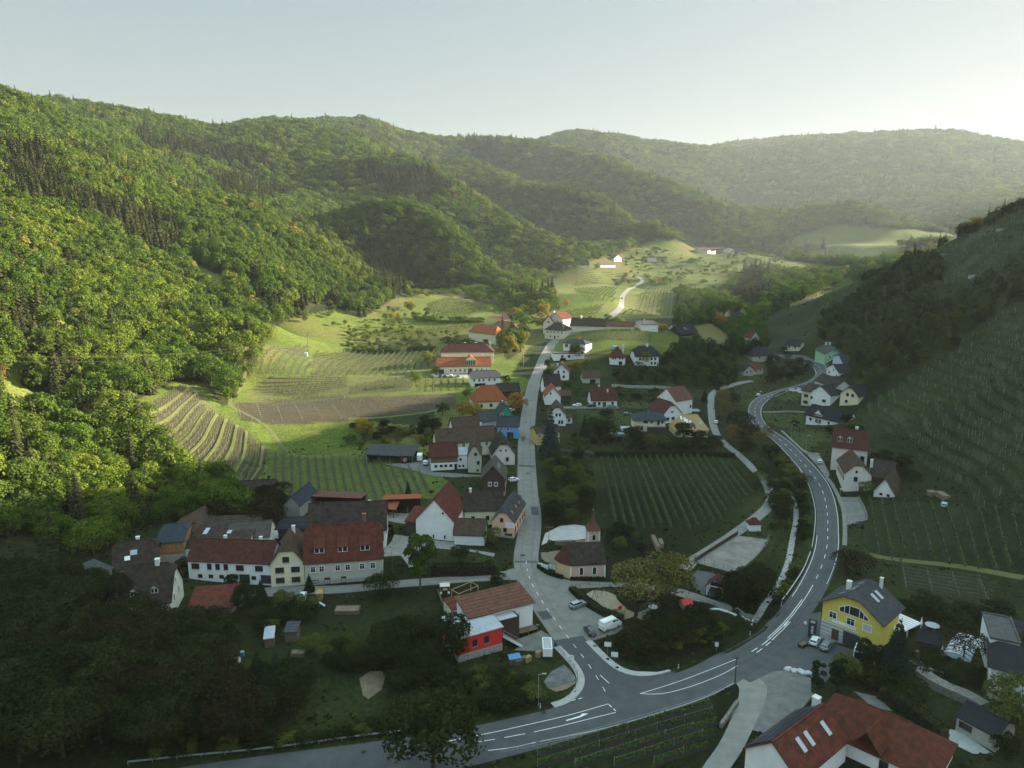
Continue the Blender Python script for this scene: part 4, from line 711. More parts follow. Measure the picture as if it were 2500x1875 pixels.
ROOF = {'red': roofmat('red_tile', (.135, .042, .027), (.066, .026, .020)), 'orange': roofmat('orange_tile', (.30, .095, .042), (.21, .068, .032)), 'brown': roofmat('brown_tile', (.095, .064, .045), (.055, .040, .031)), 'dark': roofmat('dark_tile', (.064, .048, .038), (.027, .023, .02)), 'black': roofmat('black_tile', (.022, .024, .028), (.03, .03, .034)),
        'wine': roofmat('wine_tile', (.10, .038, .028), (.050, .024, .02)), 'grey': roofmat('grey_slate', (.072, .075, .078), (.045, .048, .052)), 'slate': roofmat('blue_slate', (.045, .055, .068), (.03, .037, .048)), 'tan': roofmat('tan_tile', (.36, .26, .12), (.42, .31, .16)), 'zinc': roofmat('zinc', (.33, .36, .39), (.26, .29, .32), 0, .45, .5, .3), 'flat': roofmat('flat_gravel', (.10, .10, .10), (.06, .06, .062), 0), 'mossy': roofmat('mossy_tile', (.095, .085, .07), (.055, .05, .042)), 'brick': roofmat('brick_tile', (.16, .072, .048), (.085, .046, .036))}
GLASS = mat('window_glass', (.018, .022, .028), .12, spec=.6); FRW = mat('white_frame', (.72, .73, .74), .6); FRB = mat('brown_frame', (.07, .04, .025), .7); DOORM = mat('door_wood', (.075, .045, .03), .7, .2, 3); GATE = mat('grey_gate', (.035, .04, .045), .6); WHITED = mat('white_gate', (.66, .68, .70), .7, .08, 3); BRICKC = mat('chimney_brick', (.20, .085, .055), .9, .3, 5); WHITEC = plaster('chimney', (.6, .6, .59)); ZINC = mat('zinc_sheet', (.36, .38, .40), .5, .15, 2, metal=.4)
STYLE = {'w': (FRW, GLASS, .16), 'b': (FRB, GLASS, .12), 'd': (FRB, DOORM, .12), 'g': (FRB, GATE, .1), 'G': (FRW, WHITED, .08), 'o': (FRB, mat('dark_opening', (.012, .012, .013), .9), .05), 's': (FRW, mat('closed_blind', (.45, .45, .44), .7), .14)}
_wc = {}
def window_mesh(w, h, st):
    k = (round(w, 2), round(h, 2), st)
    if k not in _wc:
        fm, pm, f = STYLE[st]; b = MB(); y0, y1 = -.07, .05
        b.box(-w/2-f, y0, -f, -w/2, y1, h+f); b.box(w/2, y0, -f, w/2+f, y1, h+f); b.box(-w/2, y0, -f, w/2, y1, 0); b.box(-w/2, y0, h, w/2, y1, h+f)
        if st in 'wb':
            b.box(-.035, y0+.02, 0, .035, y1-.01, h)
            if w > 1.7:
                for q in (-w/4, w/4): b.box(q-.03, y0+.02, 0, q+.03, y1-.01, h)
            if h > 1.1: b.box(-w/2, y0+.025, h*.64, w/2, y1-.012, h*.64+.05)
        elif st == 'G':
            for q in range(1, 4): b.box(-w/2, y0+.02, h*q/4-.015, w/2, y1, h*q/4+.015)
        p = MB().box(-w/2, -.025, 0, w/2, .04, h); s = MB().box(-w/2-f-.05, -.2, -f-.07, w/2+f+.05, y0-.003, -f-.01)
        _wc[k] = (b.me('window', fm), p.me('pane', pm), s.me('sill', CONC) if st in 'wb' and h > .9 else None)
    return _wc[k]
WNAME = {'w': 'window', 'b': 'window', 's': 'window', 'd': 'door', 'g': 'garage_door', 'G': 'garage_door', 'o': 'opening'}
def roof_polys(rt, L, D, ev, rise, o, half, swap):
    """top faces of a roof over the rectangle 0..L x 0..D, ridge along the first axis unless swap"""
    if rt == 'shed': P = [[(-o, -o, ev-o*rise/D), (L+o, -o, ev-o*rise/D), (L+o, D+o, ev+rise+o*rise/D), (-o, D+o, ev+rise+o*rise/D)]]; return P
    if swap: p_, q_ = D, L
    else: p_, q_ = L, D
    s = rise/(q_/2); ze = ev-o*s; zr = ev+rise; h = q_/2
    if rt == 'gable': P = [[(-o, -o, ze), (p_+o, -o, ze), (p_+o, h, zr), (-o, h, zr)], [(p_+o, q_+o, ze), (-o, q_+o, ze), (-o, h, zr), (p_+o, h, zr)]]
    elif rt == 'hip':
        i = min(h*(half or .9), p_/2-.05); P = [[(-o, -o, ze), (p_+o, -o, ze), (p_-i, h, zr), (i, h, zr)], [(p_+o, q_+o, ze), (-o, q_+o, ze), (i, h, zr), (p_-i, h, zr)], [(-o, q_+o, ze), (-o, -o, ze), (i, h, zr)], [(p_+o, -o, ze), (p_+o, q_+o, ze), (p_-i, h, zr)]]
    elif rt == 'half':
        f = half or .35; qc = h*(1-f); zc = ev+rise*(1-f); i = f*h*.8
        P = [[(-o, -o, ze), (p_+o, -o, ze), (p_+o, qc, zc), (p_-i, h, zr), (i, h, zr), (-o, qc, zc)], [(p_+o, q_+o, ze), (-o, q_+o, ze), (-o, q_-qc, zc), (i, h, zr), (p_-i, h, zr), (p_+o, q_-qc, zc)], [(-o, q_-qc, zc), (-o, qc, zc), (i, h, zr)], [(p_+o, qc, zc), (p_+o, q_-qc, zc), (p_-i, h, zr)]]
    if swap: P = [[(y, x, z) for x, y, z in f][::-1] for f in P]
    return P
def slab(polys, th):
    b = MB(); key = {}; V = []; F = []
    def vi(p):
        k = tuple(round(c, 3) for c in p)
        if k not in key: key[k] = len(V); V.append(p)
        return key[k]
    F = [[vi(p) for p in f] for f in polys]; n = len(V); cnt = {}
    for f in F:
        for a, c in zip(f, f[1:]+f[:1]): cnt[(a, c)] = 1
    T_ = [tuple(f) for f in F]+[tuple(i+n for i in f[::-1]) for f in F]+[(c, a, a+n, c+n) for (a, c) in cnt if (c, a) not in cnt]
    return b.add([(x, y, z+th) for x, y, z in V]+list(V), T_)
def house(c, A, B, D, ev, rise, roof='gable', wall='white', rc='brown', label='', ridge='x', at=0, o=.45, win=(), chim=(), sky=(), dorm=(), half=0, name='house', cat='house', base=None, th=.2, sink=1.6, group=None, L=None, dz=0, flip=False, walls=True, pv=False, upper=None, conc_base=None):
    a, b = G(*U(c, A)[0], h=at), G(*U(c, B)[0], h=at)
    d = (b-a)[:2]; LL = float(np.linalg.norm(d)); L = L or LL; z0 = (a[2]+b[2])/2+dz if base is None else base
    H = thing(name, label, cat, (a[0], a[1], z0), math.atan2(d[1], d[0]), group); e_ = d/LL; n2 = np.array((-e_[1], e_[0])); BLOCK.append(np.array([a[:2]-e_-n2, a[:2]+e_*(L+1)-n2, a[:2]+e_*(L+1)+n2*(D+1), a[:2]-e_+n2*(D+1)]))
    rp = roof_polys(roof, L, D, ev, rise, o, half, ridge == 'y') if roof != 'flat' else None
    if walls:
        m = MB(); h = D/2 if ridge == 'x' else L/2; f = half or .35
        def gab(q0, q1, ax, t):
            w_ = q1-q0; 
            if roof == 'gable': return [(q0, -sink), (q1, -sink), (q1, ev), ((q0+q1)/2, ev+rise), (q0, ev)]
            if roof == 'half': k = w_/2*(1-f); zc = ev+rise*(1-f); return [(q0, -sink), (q1, -sink), (q1, ev), (q1-k, zc), (q0+k, zc), (q0, ev)]
            if roof == 'shed' and ax == 'x': return [(q0, -sink), (q1, -sink), (q1, ev+rise), (q0, ev)]
            return [(q0, -sink), (q1, -sink), (q1, ev), (q0, ev)]
        if ridge == 'x' or roof == 'shed': m.prism(gab(0, D, 'x', 0), 'x', 0, L)
        else: m.prism(gab(0, L, 'y', 0), 'y', 0, D)
        if roof == 'flat': m = MB().box(0, 0, -sink, L, D, ev)
        m.ob('wall', WALL[wall], H)
        if upper: z1, wm = upper; MB().box(-.04, -.04, z1, L+.04, D+.04, ev-.02).ob('upper_wall', WALL[wm], H)
        if conc_base: MB().box(-.06, -.06, -sink, L+.06, D+.06, conc_base).ob('plinth', WALL['concrete'], H)
    if roof == 'flat':
        m = MB()
        for x0, y0, x1, y1 in ((-.15, -.15, L+.15, .2), (-.15, D-.2, L+.15, D+.15), (-.15, .2, .2, D-.2), (L-.2, .2, L+.15, D-.2)): m.box(x0, y0, ev-.1, x1, y1, ev+.35)
        m.box(.2, .2, ev+.003, L-.2, D-.2, ev+.08); R_ = m.ob('roof', ROOF[rc], H)
    else:
        R_ = slab(rp, th).ob('roof', ROOF[rc] if isinstance(rc, str) else rc, H)
        if roof != 'shed' and rc not in ('zinc', 'flat'):
            p_ = L if ridge == 'x' else D; q_ = D if ridge == 'x' else L; i = {'gable': -o, 'hip': min(q_/2*(half or .9), p_/2-.05), 'half': (half or .35)*q_/2*.8}[roof]; zr = ev+rise+th
            if p_-2*i > .3: (MB().box(i, D/2-.16, zr-.07, p_-i, D/2+.16, zr+.07) if ridge == 'x' else MB().box(L/2-.16, i, zr-.07, L/2+.16, p_-i, zr+.07)).ob('ridge_cap', ROOF[rc], R_)
    for x, y, hh, w_ in chim: 
        cm_ = MB().box(x-w_/2, y-w_/2, ev*.6, x+w_/2, y+w_/2, hh); cm_.box(x-w_/2-.08, y-w_/2-.08, hh, x+w_/2+.08, y+w_/2+.08, hh+.14); cm_.ob('chimney', BRICKC if wall == 'greybeige' else WHITEC, R_)
    ang = {'f': 0, 'r': math.pi/2, 'b': math.pi, 'l': -math.pi/2}
    for face, xs, z, w_, hh, *st in win:
        st = st[0] if st else 'w'; fm, pm, sm = window_mesh(w_, hh, st); W_ = L if face in 'fb' else D
        for x in xs:
            x = x*W_; loc = {'f': (x, -.02, z), 'b': (L-x, D+.02, z), 'r': (L+.02, x, z), 'l': (-.02, D-x, z)}[face]
            q = ob(WNAME[st], fm, H, loc, ang[face]); ob('pane' if st in 'wbs' else 'panel', pm, q)
            if sm: ob('sill', sm, q)
    q_ = D if ridge == 'x' else L
    def slope(side, al, up):
        """a point of the roof's top: side f/b (ridge x) or l/r (ridge y)"""
        s = rise/(q_/2) if roof != 'shed' else rise/D; k = up*(q_/2 if roof != 'shed' else D); z = ev+s*k+th
        return {'f': (al*L, k, z), 'b': (al*L, D-k, z), 'l': (k, al*D, z), 'r': (L-k, al*D, z)}[side], math.atan(s)
    for side, al, up, w_, hh, *mm in sky:
        p, an = slope(side, al, up); s = MB().box(-w_/2-.08, -hh/2-.08, -.05, w_/2+.08, hh/2+.08, .1).ob('skylight', GATE, R_, loc=p); s.rotation_euler = (Matrix.Rotation({'f': 0, 'b': math.pi, 'l': -math.pi/2, 'r': math.pi/2}[side], 4, 'Z') @ Matrix.Rotation(an, 4, 'X')).to_euler()
        MB().box(-w_/2, -hh/2, .1, w_/2, hh/2, .13).ob('pane', mm[0] if mm else mat('skylight_glass', (.30, .34, .38), .15, spec=.7) if 'skylight_glass' not in bpy.data.materials else bpy.data.materials['skylight_glass'], s)
    if pv:
        for i in range(6):
            for j in range(3):
                p, an = slope('b', (i+.5)/6, (j+.7)/3.6); s = MB().box(-L/12+.06, -1.0, .08, L/12-.06, 1.0, .14).ob('solar_panel', M('solar_panel', (.012, .016, .028), .2, spec=.6), R_, loc=p); s.rotation_euler = (Matrix.Rotation(math.pi, 4, 'Z') @ Matrix.Rotation(an, 4, 'X')).to_euler()
    for side, al, up, w_, hh, ty in dorm:
        p, an = slope(side, al, up); b = MB(); dep = hh/math.tan(an) if an > .1 else 2; rf = []
        DO = thing_part('dormer', R_, p, {'f': 0, 'b': math.pi, 'l': -math.pi/2, 'r': math.pi/2}[side])
        b.box(-w_/2, 0, -.6, w_/2, dep, hh)
        if ty == 'gable':
            g = w_*.45; b.prism([(-w_/2, hh), (w_/2, hh), (0, hh+g)], 'y', 0, dep); pol = [[(-.12+0, -.15, 0)]]
            k = g/(w_/2); e = w_/2+.18; dd = dep+g/math.tan(an)+.1
            rfp = [[(-e, -.2, hh-.18*k), (0, -.2, hh+g), (0, dd, hh+g), (-e, dep, hh-.18*k)][::-1], [(e, -.2, hh-.18*k), (0, -.2, hh+g), (0, dd, hh+g), (e, dep, hh-.18*k)]]
        else:
            d2 = dep*2.1; rz_ = hh+d2*math.tan(an*.45) if ty == 'shed' else hh; dd = d2
            rfp = [[(-w_/2-.2, -.3, hh-.12), (w_/2+.2, -.3, hh-.12), (w_/2+.2, hh*2.2/math.tan(an), hh*2.2), (-w_/2-.2, hh*2.2/math.tan(an), hh*2.2)]]
        b.V and DO_mesh(DO, b, rfp, WALL[wall] if ty == 'gable' else FRW, ROOF[rc], w_, hh)
    return H
def thing_part(name, parent, loc, rz): return ob(name, None, parent, loc, rz)
def DO_mesh(DO, b, rfp, wm, rm, w_, hh):
    """one mesh: cheeks, roof and glazing of a dormer"""
    r = slab(rfp, .1); p = MB()
    k = max(1, round(w_/1.0)); ww = w_/k
    for i in range(k): p.box(-w_/2+i*ww+.12, -.04, .15, -w_/2+(i+1)*ww-.12, .02, hh-.12)
    me = mesh('dormer', b.V+r.V+p.V, b.F+[tuple(i+len(b.V) for i in f) for f in r.F]+[tuple(i+len(b.V)+len(r.V) for i in f) for f in p.F], mats=[wm, rm, GLASS], mi=[0]*len(b.F)+[1]*len(r.F)+[2]*len(p.F))
    bm = bmesh.new(); bm.from_mesh(me); bmesh.ops.recalc_face_normals(bm, faces=bm.faces); bm.to_mesh(me); bm.free()
    DO.data = me if False else None
    par, loc, rot = DO.parent, DO.location.copy(), DO.rotation_euler.copy(); bpy.data.objects.remove(DO); o = ob('dormer', me, par, loc); o.rotation_euler = rot
h = house
# the cluster on the left of the village road
h(5, (355, 1400), (1050, 1345), 11.5, 6.6, 7.6, 'half', 'greybeige', 'red', 'grey plastered house with a steep red roof and three shed dormers', half=.22, o=.4, conc_base=1.2, chim=[(15.5, 9.5, 15.5, 1.0)], dorm=[('f', .19, .2, 2.5, 1.5, 'shed'), ('f', .49, .2, 2.5, 1.5, 'shed'), ('f', .78, .2, 2.5, 1.5, 'shed')],
  win=[('f', [.105, .215, .42, .55, .735, .875], 3.6, 1.15, 1.5), ('f', [.49], .2, 1.1, 1.5, 'd'), ('f', [.28], .1, 1.3, 1.6, 'b'), ('f', [.12], .5, 1.7, .8, 'b'), ('r', [.3, .7], 3.6, 1.1, 1.5), ('r', [.5], 8, .9, 1.2)])
h(5, (48, 1412), (350, 1390), 13, 6.4, 6.0, 'half', 'cream', 'brown', 'cream gabled house with brown shutters joined to the grey house', ridge='y', half=.42, chim=[(5, 9, 13.2, .8)], win=[('f', [.27, .74], 1.0, 2.0, 1.3, 'b'), ('f', [.27, .74], 3.9, 2.0, 1.3, 'b'), ('f', [.47], 6.8, 1.5, 1.3, 'b')])
h(4, (1150, 930), (1893, 992), 9, 5.8, 4.3, 'gable', 'white', 'wine', 'long white two storey house with a dark red roof beside the lane', chim=[(8.5, 4.8, 11, .7), (18.5, 4.8, 11, .7)], o=.35,
  win=[('f', [.09, .63, .86], 3.5, 1.9, 1.3, 'b'), ('f', [.26, .36, .46], 3.5, .95, 1.4, 'b'), ('f', [.14, .27, .40, .56, .79], 1.0, 1.0, .8, 'b'), ('f', [.49], 0.1, .9, 1.9, 'd'), ('f', [.68, .935], .05, 2.6, 2.2, 'g'), ('l', [.5], 3.5, 1, 1.3, 'b')])
h(5, (385, 1095), (1080, 1062), 12, 6.0, 6.5, 'gable', 'white', 'dark', 'long barn with a big black tiled roof behind the grey house', sink=2, win=[('r', [.3, .6], 3.4, .9, 1.2, 'b')])
h(5, (95, 975), (385, 960), 8, 2.8, .5, 'shed', 'brown', 'black', 'low carport with a flat black roof beside the big barn', name='carport', cat='carport', o=.5)
h(5, (1350, 962), (1690, 1002), 17, 6.0, 6.6, 'gable', 'white', 'red', 'white gabled barn with a red and brown roof on the courtyard', ridge='y', name='barn', cat='barn', win=[('f', [.46, .76], .4, .35, 1.0, 'o'), ('f', [.72], 8.2, .5, .5, 'o')], o=.3)
h(5, (1255, 935), (1350, 950), 9, 4.2, 1.5, 'shed', 'brown', 'red', 'small red lean-to at the left of the white barn', name='lean_to', cat='shed', o=.3)
h(5, (1692, 1028), (1962, 1042), 7.5, 3.4, 3.4, 'gable', 'white', 'brown', 'garage with three white doors and a brown roof', name='garage', cat='garage', o=.4, win=[('f', [.18, .53, .86], .05, 2.3, 2.6, 'G')])
h(6, (142, 577), (288, 594), 17, 5.3, 4.0, 'half', 'pink', 'grey', 'pink gabled house with a grey roof at the edge of the village road', ridge='y', half=.3, conc_base=.5, win=[('f', [.45], 5.0, .8, 1.1, 'b'), ('f', [.60], 1.9, .9, 1.1, 'b'), ('f', [.78, .88, .66], .8, .5, .5, 'b'), ('r', [.15, .35, .55, .75, .92], 1.4, 1, 1.3, 'b'), ('r', [.1], 0, 1, 2, 'd')], dorm=[('r', .25, .25, 2.2, 1.5, 'gable'), ('r', .55, .25, 2.2, 1.5, 'gable'), ('r', .8, .25, 2.2, 1.5, 'gable')])
h(5, (1785, 850), (2130, 850), 9, 5.0, 4.6, 'gable', 'cream', 'dark', 'cream house with a dark roof between the garage and the pink house', chim=[(2, 4.5, 10.6, .8)], win=[('f', [.22, .6], 1.6, .9, 1.2, 'b')])
h(5, (1938, 585), (2148, 592), 13, 6.2, 4.6, 'gable', 'brown', 'mossy', 'tall dark timber house with a steep brown roof and skylights', ridge='y', o=.6, win=[('f', [.36, .62], 3.6, 1.0, 1.2), ('r', [.3, .7], 2, 1, 1.2)], sky=[('r', .25, .6, .9, 1.6), ('r', .42, .6, .9, 1.6), ('r', .6, .6, .9, 1.6)], conc_base=1.4)
h(1, (1300, 1455), (1500, 1455), 14, 4.4, 6.2, 'half', 'pale', 'dark', 'cream gabled house with a steep dark roof beside the village road', ridge='y', half=.38, o=.5, win=[('f', [.66], 1.6, .9, 1.3, 'b'), ('f', [.36, .6], 5.6, .5, .5, 'b'), ('r', [.3, .6], 1.4, 1, 1.2, 'b')])
h(1, (1080, 1525), (1195, 1527), 12, 7.0, 4.4, 'half', 'greybeige', 'brown', 'narrow grey gabled house with a brown roof behind the timber house', ridge='y', half=.25, o=.35, win=[('f', [.8], 3.3, .9, 1.2, 'b'), ('f', [.6], 6.8, .8, 1.0, 'b'), ('f', [.75], .6, .6, .6, 'b')])
h(1, (800, 1395), (1330, 1360), 9, 6.2, 4.6, 'gable', 'cream', 'brown', 'long cream farmhouse under a long mottled brown roof', chim=[(19.5, 5.5, 12, .7)], win=[('f', [.45, .56], 4.0, 1.1, 1.4), ('f', [.72, .84, .94], 4.0, 1.0, 1.4), ('f', [.45, .56], .8, 1.8, 1.6, 'o')])
h(1, (748, 1510), (985, 1497), 9, 5.6, 4.0, 'gable', 'white', 'wine', 'barn with a weathered plank upper storey above a white ground floor', name='barn', cat='barn', upper=(3.0, 'wood'), win=[('f', [.18, .38, .55, .75], 1.3, .9, .8, 'b'), ('f', [.93], .1, .9, 2.2, 'o')])
h(1, (987, 1492), (1075, 1490), 8, 5.4, .6, 'shed', 'white', 'zinc', 'small white annex with a bright tin roof between the barn and the grey gable', o=.2, name='annex', cat='annex', win=[('f', [.3], 3.4, .6, .7, 'b'), ('f', [.2, .55], .8, .5, .7, 'b')])
h(1, (950, 1230), (1200, 1215), 9, 4.5, 4.3, 'gable', 'white', 'brown', 'barn with a plain dark brown roof behind the long farmhouse', name='barn', cat='barn')
h(1, (165, 1437), (580, 1432), 7.5, 3.0, 1.9, 'shed', 'brown', 'grey', 'open fronted grey roofed machine shed above the vineyard', name='open_shed', cat='shed', o=.6, walls=False)
h(1, (1340, 1205), (1480, 1216), 9, 5.2, 3.4, 'gable', 'blue', 'slate', 'bright blue house with a dark slate roof beside the village road', L=9.5, win=[('f', [.2, .5], 3.2, 1.1, 1.3), ('f', [.62], .1, 2.6, 2.3, 'g'), ('r', [.3, .7], 3, 1, 1.3)], o=.4)
h(1, (1352, 1105), (1484, 1108), 13, 5.0, 5.0, 'gable', 'teal', 'grey', 'teal gabled house with a grey slate roof above the blue house', ridge='y', o=.5, win=[('f', [.24], 5.0, .9, 1.2), ('f', [.6], 2, 1, 1.2)], chim=[(3, 9, 10.2, .7)])
h(1, (1205, 1125), (1352, 1105), 8, 3.2, 3.4, 'gable', 'grey', 'grey', 'low grey roofed wing at the left of the teal house', name='annex', cat='annex')
h(1, (1140, 955), (1430, 950), 12, 4.4, 6.6, 'hip', 'cream', 'orange', 'house with a large hipped orange roof behind the golden tree', half=.75, o=.5, win=[('f', [.2, .5, .8], 1.2, 1.2, 1.4, 'b'), ('r', [.5], 1.2, 1, 1.3, 'b')])
h(1, (1350, 868), (1545, 868), 8, 4.5, 3.6, 'gable', 'brown', 'dark', 'dark roofed timber barn beside the village road behind the orange roof', name='barn', cat='barn', win=[('f', [.8], .2, 3, 2.6, 'o')])
h(1, (1108, 752), (1370, 752), 9.5, 5.4, 3.0, 'half', 'white', 'grey', 'long white house with a grey roof and a red awning below the mansion', half=.5, win=[('f', [.1, .27, .42, .62, .8], 3.2, 1.1, 1.4), ('f', [.3], 0.1, 6, 1.9, 'o')], chim=[(9, 5, 9.2, .7)])
h(1, (800, 637), (1285, 632), 10, 4.6, 4.6, 'gable', 'cream', 'orange', 'wide cream mansion with an orange roof and a central gabled bay', win=[('f', [.255, .34, .43, .515], 1.3, 1.1, 1.6), ('f', [.745, .83, .91], 1.3, 1.1, 1.6), ('f', [.615], .1, 2.4, 2.9, 'd'), ('f', [.08], .1, 3, 2.6, 'g')], dorm=[('f', .62, .02, 6.4, 3.2, 'gable')], chim=[(6, 6, 10.4, .9), (28, 6, 10.6, .9)], o=.4)
h(1, (838, 560), (1310, 548), 12, 8.2, 4.6, 'hip', 'cream', 'wine', 'large rear wing with a wide hipped dark roof behind the mansion', half=1.0, win=[('r', [.2, .4, .6, .8], 5.4, 1, 1.5), ('r', [.2, .4, .6, .8], 2, 1, 1.5)], chim=[(15, 7, 13, .9), (22, 7, 13, .9), (31, 7, 13.2, .9)])
h(1, (1088, 330), (1325, 375), 11, 7.0, 4.6, 'hip', 'cream', 'orange', 'sunlit cream house with a hipped orange roof on the bank', half=.6, win=[('r', [.3, .7], 3.5, 1, 1.3)], o=.6, sink=5)
h(1, (1268, 300), (1520, 322), 12, 7.8, 3.6, 'hip', 'beige', 'brick', 'two storey house with a low hipped brown roof behind the orange one', half=1.0, win=[('f', [.7, .9], 5.2, 1.3, 1.4, 'b'), ('f', [.55], 5, 3, 1.8, 'o'), ('f', [.9], 1.5, 2, 1.6, 'b')], o=.7, sink=4)
h(1, (1768, 318), (1942, 322), 13, 6.5, 4.8, 'hip', 'beige', 'dark', 'old cream farmhouse with a dark hipped roof at the top of the village road', half=.8, win=[('f', [.15, .33, .5, .7, .88], 4.3, .7, .9, 'b'), ('f', [.3, .7], 1.2, .7, .9, 'b'), ('f', [.52], .1, 1, 2, 'd')], chim=[(11.5, 7, 13, 1.2)], o=.4)
h(1, (1755, 275), (1850, 265), 12, 8, 5, 'gable', 'cream', 'brown', 'cream gable rising behind the old hipped farmhouse', ridge='y', win=[('f', [.5], 8, 1, 1.2, 'b')])
h(1, (1800, 240), (1925, 250), 14, 9, 4.6, 'gable', 'beige', 'red', 'tall pale house with a red roof behind the old farmhouse', ridge='y', win=[('f', [.3, .7], 6, 1, 1.3, 'b')], chim=[(4, 2, 14.4, 1)])
h(2, (525, 267), (840, 240), 10, 4.2, 5.0, 'gable', 'beige', 'dark', 'long low barn with a dark roof beside the knoll vineyard', name='barn', cat='barn', chim=[(7, 5, 11, 1.2)])
h(2, (845, 240), (1100, 238), 8, 2.6, 3, 'gable', 'beige', 'brick', 'low brown roof showing just above the knoll vineyard', name='barn', cat='barn')
# right of the village road
h(2, (375, 520), (650, 500), 11, 4.0, .3, 'flat', 'white', 'flat', 'modern white villa base with a terrace and a garage', win=[('f', [.28, .5], 1.6, 1.4, 1.3, 'b'), ('f', [.3], -.6, 3.6, 1.7, 'o')], sink=3)
h(2, (460, 445), (660, 450), 10, 6.4, 2.0, 'hip', 'white', 'slate', 'upper storey of the modern villa under a low dark hipped roof', half=.8, o=.8, sink=4, win=[('f', [.15, .4, .65], 3.6, 2, 2.0, 'b'), ('r', [.5], 3.6, 1.2, 1.6, 'b')])
h(2, (375, 693), (512, 697), 10, 5.4, 4.3, 'gable', 'white', 'brick', 'white gabled house with four windows behind the dark green shrubs', ridge='y', o=.6, win=[('f', [.3, .66], 1.6, 1.1, 1.2, 'b'), ('f', [.3, .66], 4.6, .9, 1.1, 'b'), ('r', [.4, .7], 1.6, 1, 1.2, 'b')], chim=[(2.2, 3, 9.4, .8)])
h(2, (637, 720), (790, 722), 8, 3.4, 3.6, 'gable', 'greybeige', 'brown', 'small old barn with a brown roof and a dark gateway', name='barn', cat='barn', win=[('f', [.58], .1, 3.2, 2.1, 'o')])
h(2, (297, 915), (437, 917), 13, 4.6, 4.6, 'gable', 'white', 'orange', 'white gabled house with an orange lit roof side near the road', ridge='y', o=.4, win=[('f', [.36], 5.6, .6, .9, 'b')])
h(2, (294, 825), (440, 820), 9, 5.0, 5.6, 'gable', 'white', 'dark', 'dark roofed barn behind the white gabled house near the road', name='barn', cat='barn')
h(2, (437, 880), (530, 880), 8, 2.8, 2.2, 'gable', 'brown', 'brown', 'low brown shed joined to the right of the white gabled house', name='shed', cat='shed')
h(2, (715, 935), (945, 937), 11, 3.8, 5.6, 'half', 'white', 'wine', 'white bungalow with a broad dark red roof behind the parked cars', half=.4, o=.5, win=[('f', [.12, .3, .82], 1.2, 1.1, 1.4, 'b'), ('f', [.5], .3, 1.6, 2.2, 'd')], chim=[(5, 6.5, 10.4, .7), (9, 3.5, 8.6, .7)])
h(2, (330, 1100), (484, 1106), 13, 5.0, 5.0, 'half', 'white', 'brown', 'white gabled house with narrow windows behind the tall blue spruce', ridge='y', half=.25, o=.5, win=[('f', [.45, .65], 4.6, .7, 1.3, 'b'), ('f', [.62, .78], 1, .7, 1.5, 'b')])
h(2, (486, 1085), (540, 1082), 4, 3.0, 1.2, 'gable', 'white', 'brown', 'tiny white annex at the right of the house behind the spruce', name='annex', cat='annex', win=[('f', [.5], 1, .8, 1.2, 'b')])
h(2, (222, 1280), (430, 1268), 8, 5.4, 2.2, 'gable', 'ochre', 'dark', 'ochre yellow house half hidden by the blue spruce', o=.4, win=[('f', [.12, .88], 3.5, 1, 1.3)])
h(2, (1100, 1152), (1378, 1160), 11, 5.8, 2.4, 'hip', 'cream', 'slate', 'modern beige two storey house with a low dark hipped roof', half=1.0, o=1.0, win=[('f', [.36], 4.0, 1.7, .9, 'b'), ('f', [.55, .9], 4.0, .7, .9, 'b'), ('f', [.77], 3.3, .9, 1.9, 'b'), ('f', [.25], 1, .8, 1.4, 'b')])
h(2, (1358, 1085), (1522, 1070), 13, 4.6, 5.4, 'half', 'white', 'wine', 'white gabled house with a dark red roof behind the beige house', ridge='y', half=.3, o=.4, win=[('f', [.48], 5.2, 1.4, .5, 'b'), ('f', [.25, .55], 1.6, 1.5, 1.2, 'b')])
h(2, (1470, 1012), (1618, 990), 13, 7.6, 5.4, 'gable', 'white', 'brick', 'tall white house with a brown tiled roof left of the wooded bank', o=.4, win=[('r', [.5], 3, 1, 1.4, 'b'), ('f', [.9], 3, .8, 1.3, 'b')])
h(2, (1480, 1205), (1762, 1210), 10, 3.6, 5.8, 'hip', 'cream', 'tan', 'house with a large sand coloured roof and a row of skylights', half=.7, o=.5, sky=[('f', .22, .78, 1.0, 2.0, FRW), ('f', .32, .66, 1.0, 2.0, FRW), ('f', .38, .56, 1.0, 2.0, FRW), ('f', .47, .46, 1.0, 2.0, FRW), ('f', .8, .4, 1.1, 2.0)], win=[('f', [.55, .82], .6, 2, 1.8, 'b')])
h(2, (880, 552), (1018, 562), 11, 5.2, 6.0, 'hip', 'white', 'wine', 'small white house with a steep dark red pyramid roof', half=.95, o=.5, win=[('f', [.2, .35, .65, .82], 3.8, .8, 1.0, 'b'), ('f', [.7], .2, 2, 2, 'b')], chim=[(8.5, 6, 12, 1.1)])
h(2, (1108, 562), (1318, 567), 13, 6.2, 5.4, 'half', 'white', 'black', 'white house with a black roof and a sunlit hip behind the small golden tree', half=.6, o=.5, win=[('f', [.2, .7, .85], 3.8, 1, 1.3, 'b'), ('f', [.7, .85], 1, 1, 1.3, 'b')], chim=[(9, 6.5, 13, 1.3)])
h(2, (1165, 248), (1312, 262), 9, 5.2, 1.6, 'shed', 'white', 'grey', 'white box house with a grey single slope roof above the knoll', win=[('r', [.4, .7], 2, .8, 1.2, 'b')], chim=[(5, 6, 8.2, .7)])
h(2, (1512, 300), (1660, 305), 10, 3.4, 5.6, 'half', 'brown', 'black', 'dark chalet with a wide balcony dormer at the edge of the wood', half=.25, o=1.0, dorm=[('f', .5, .3, 4.6, 1.7, 'shed')], win=[('f', [.5], .5, 3, 2, 'b')])
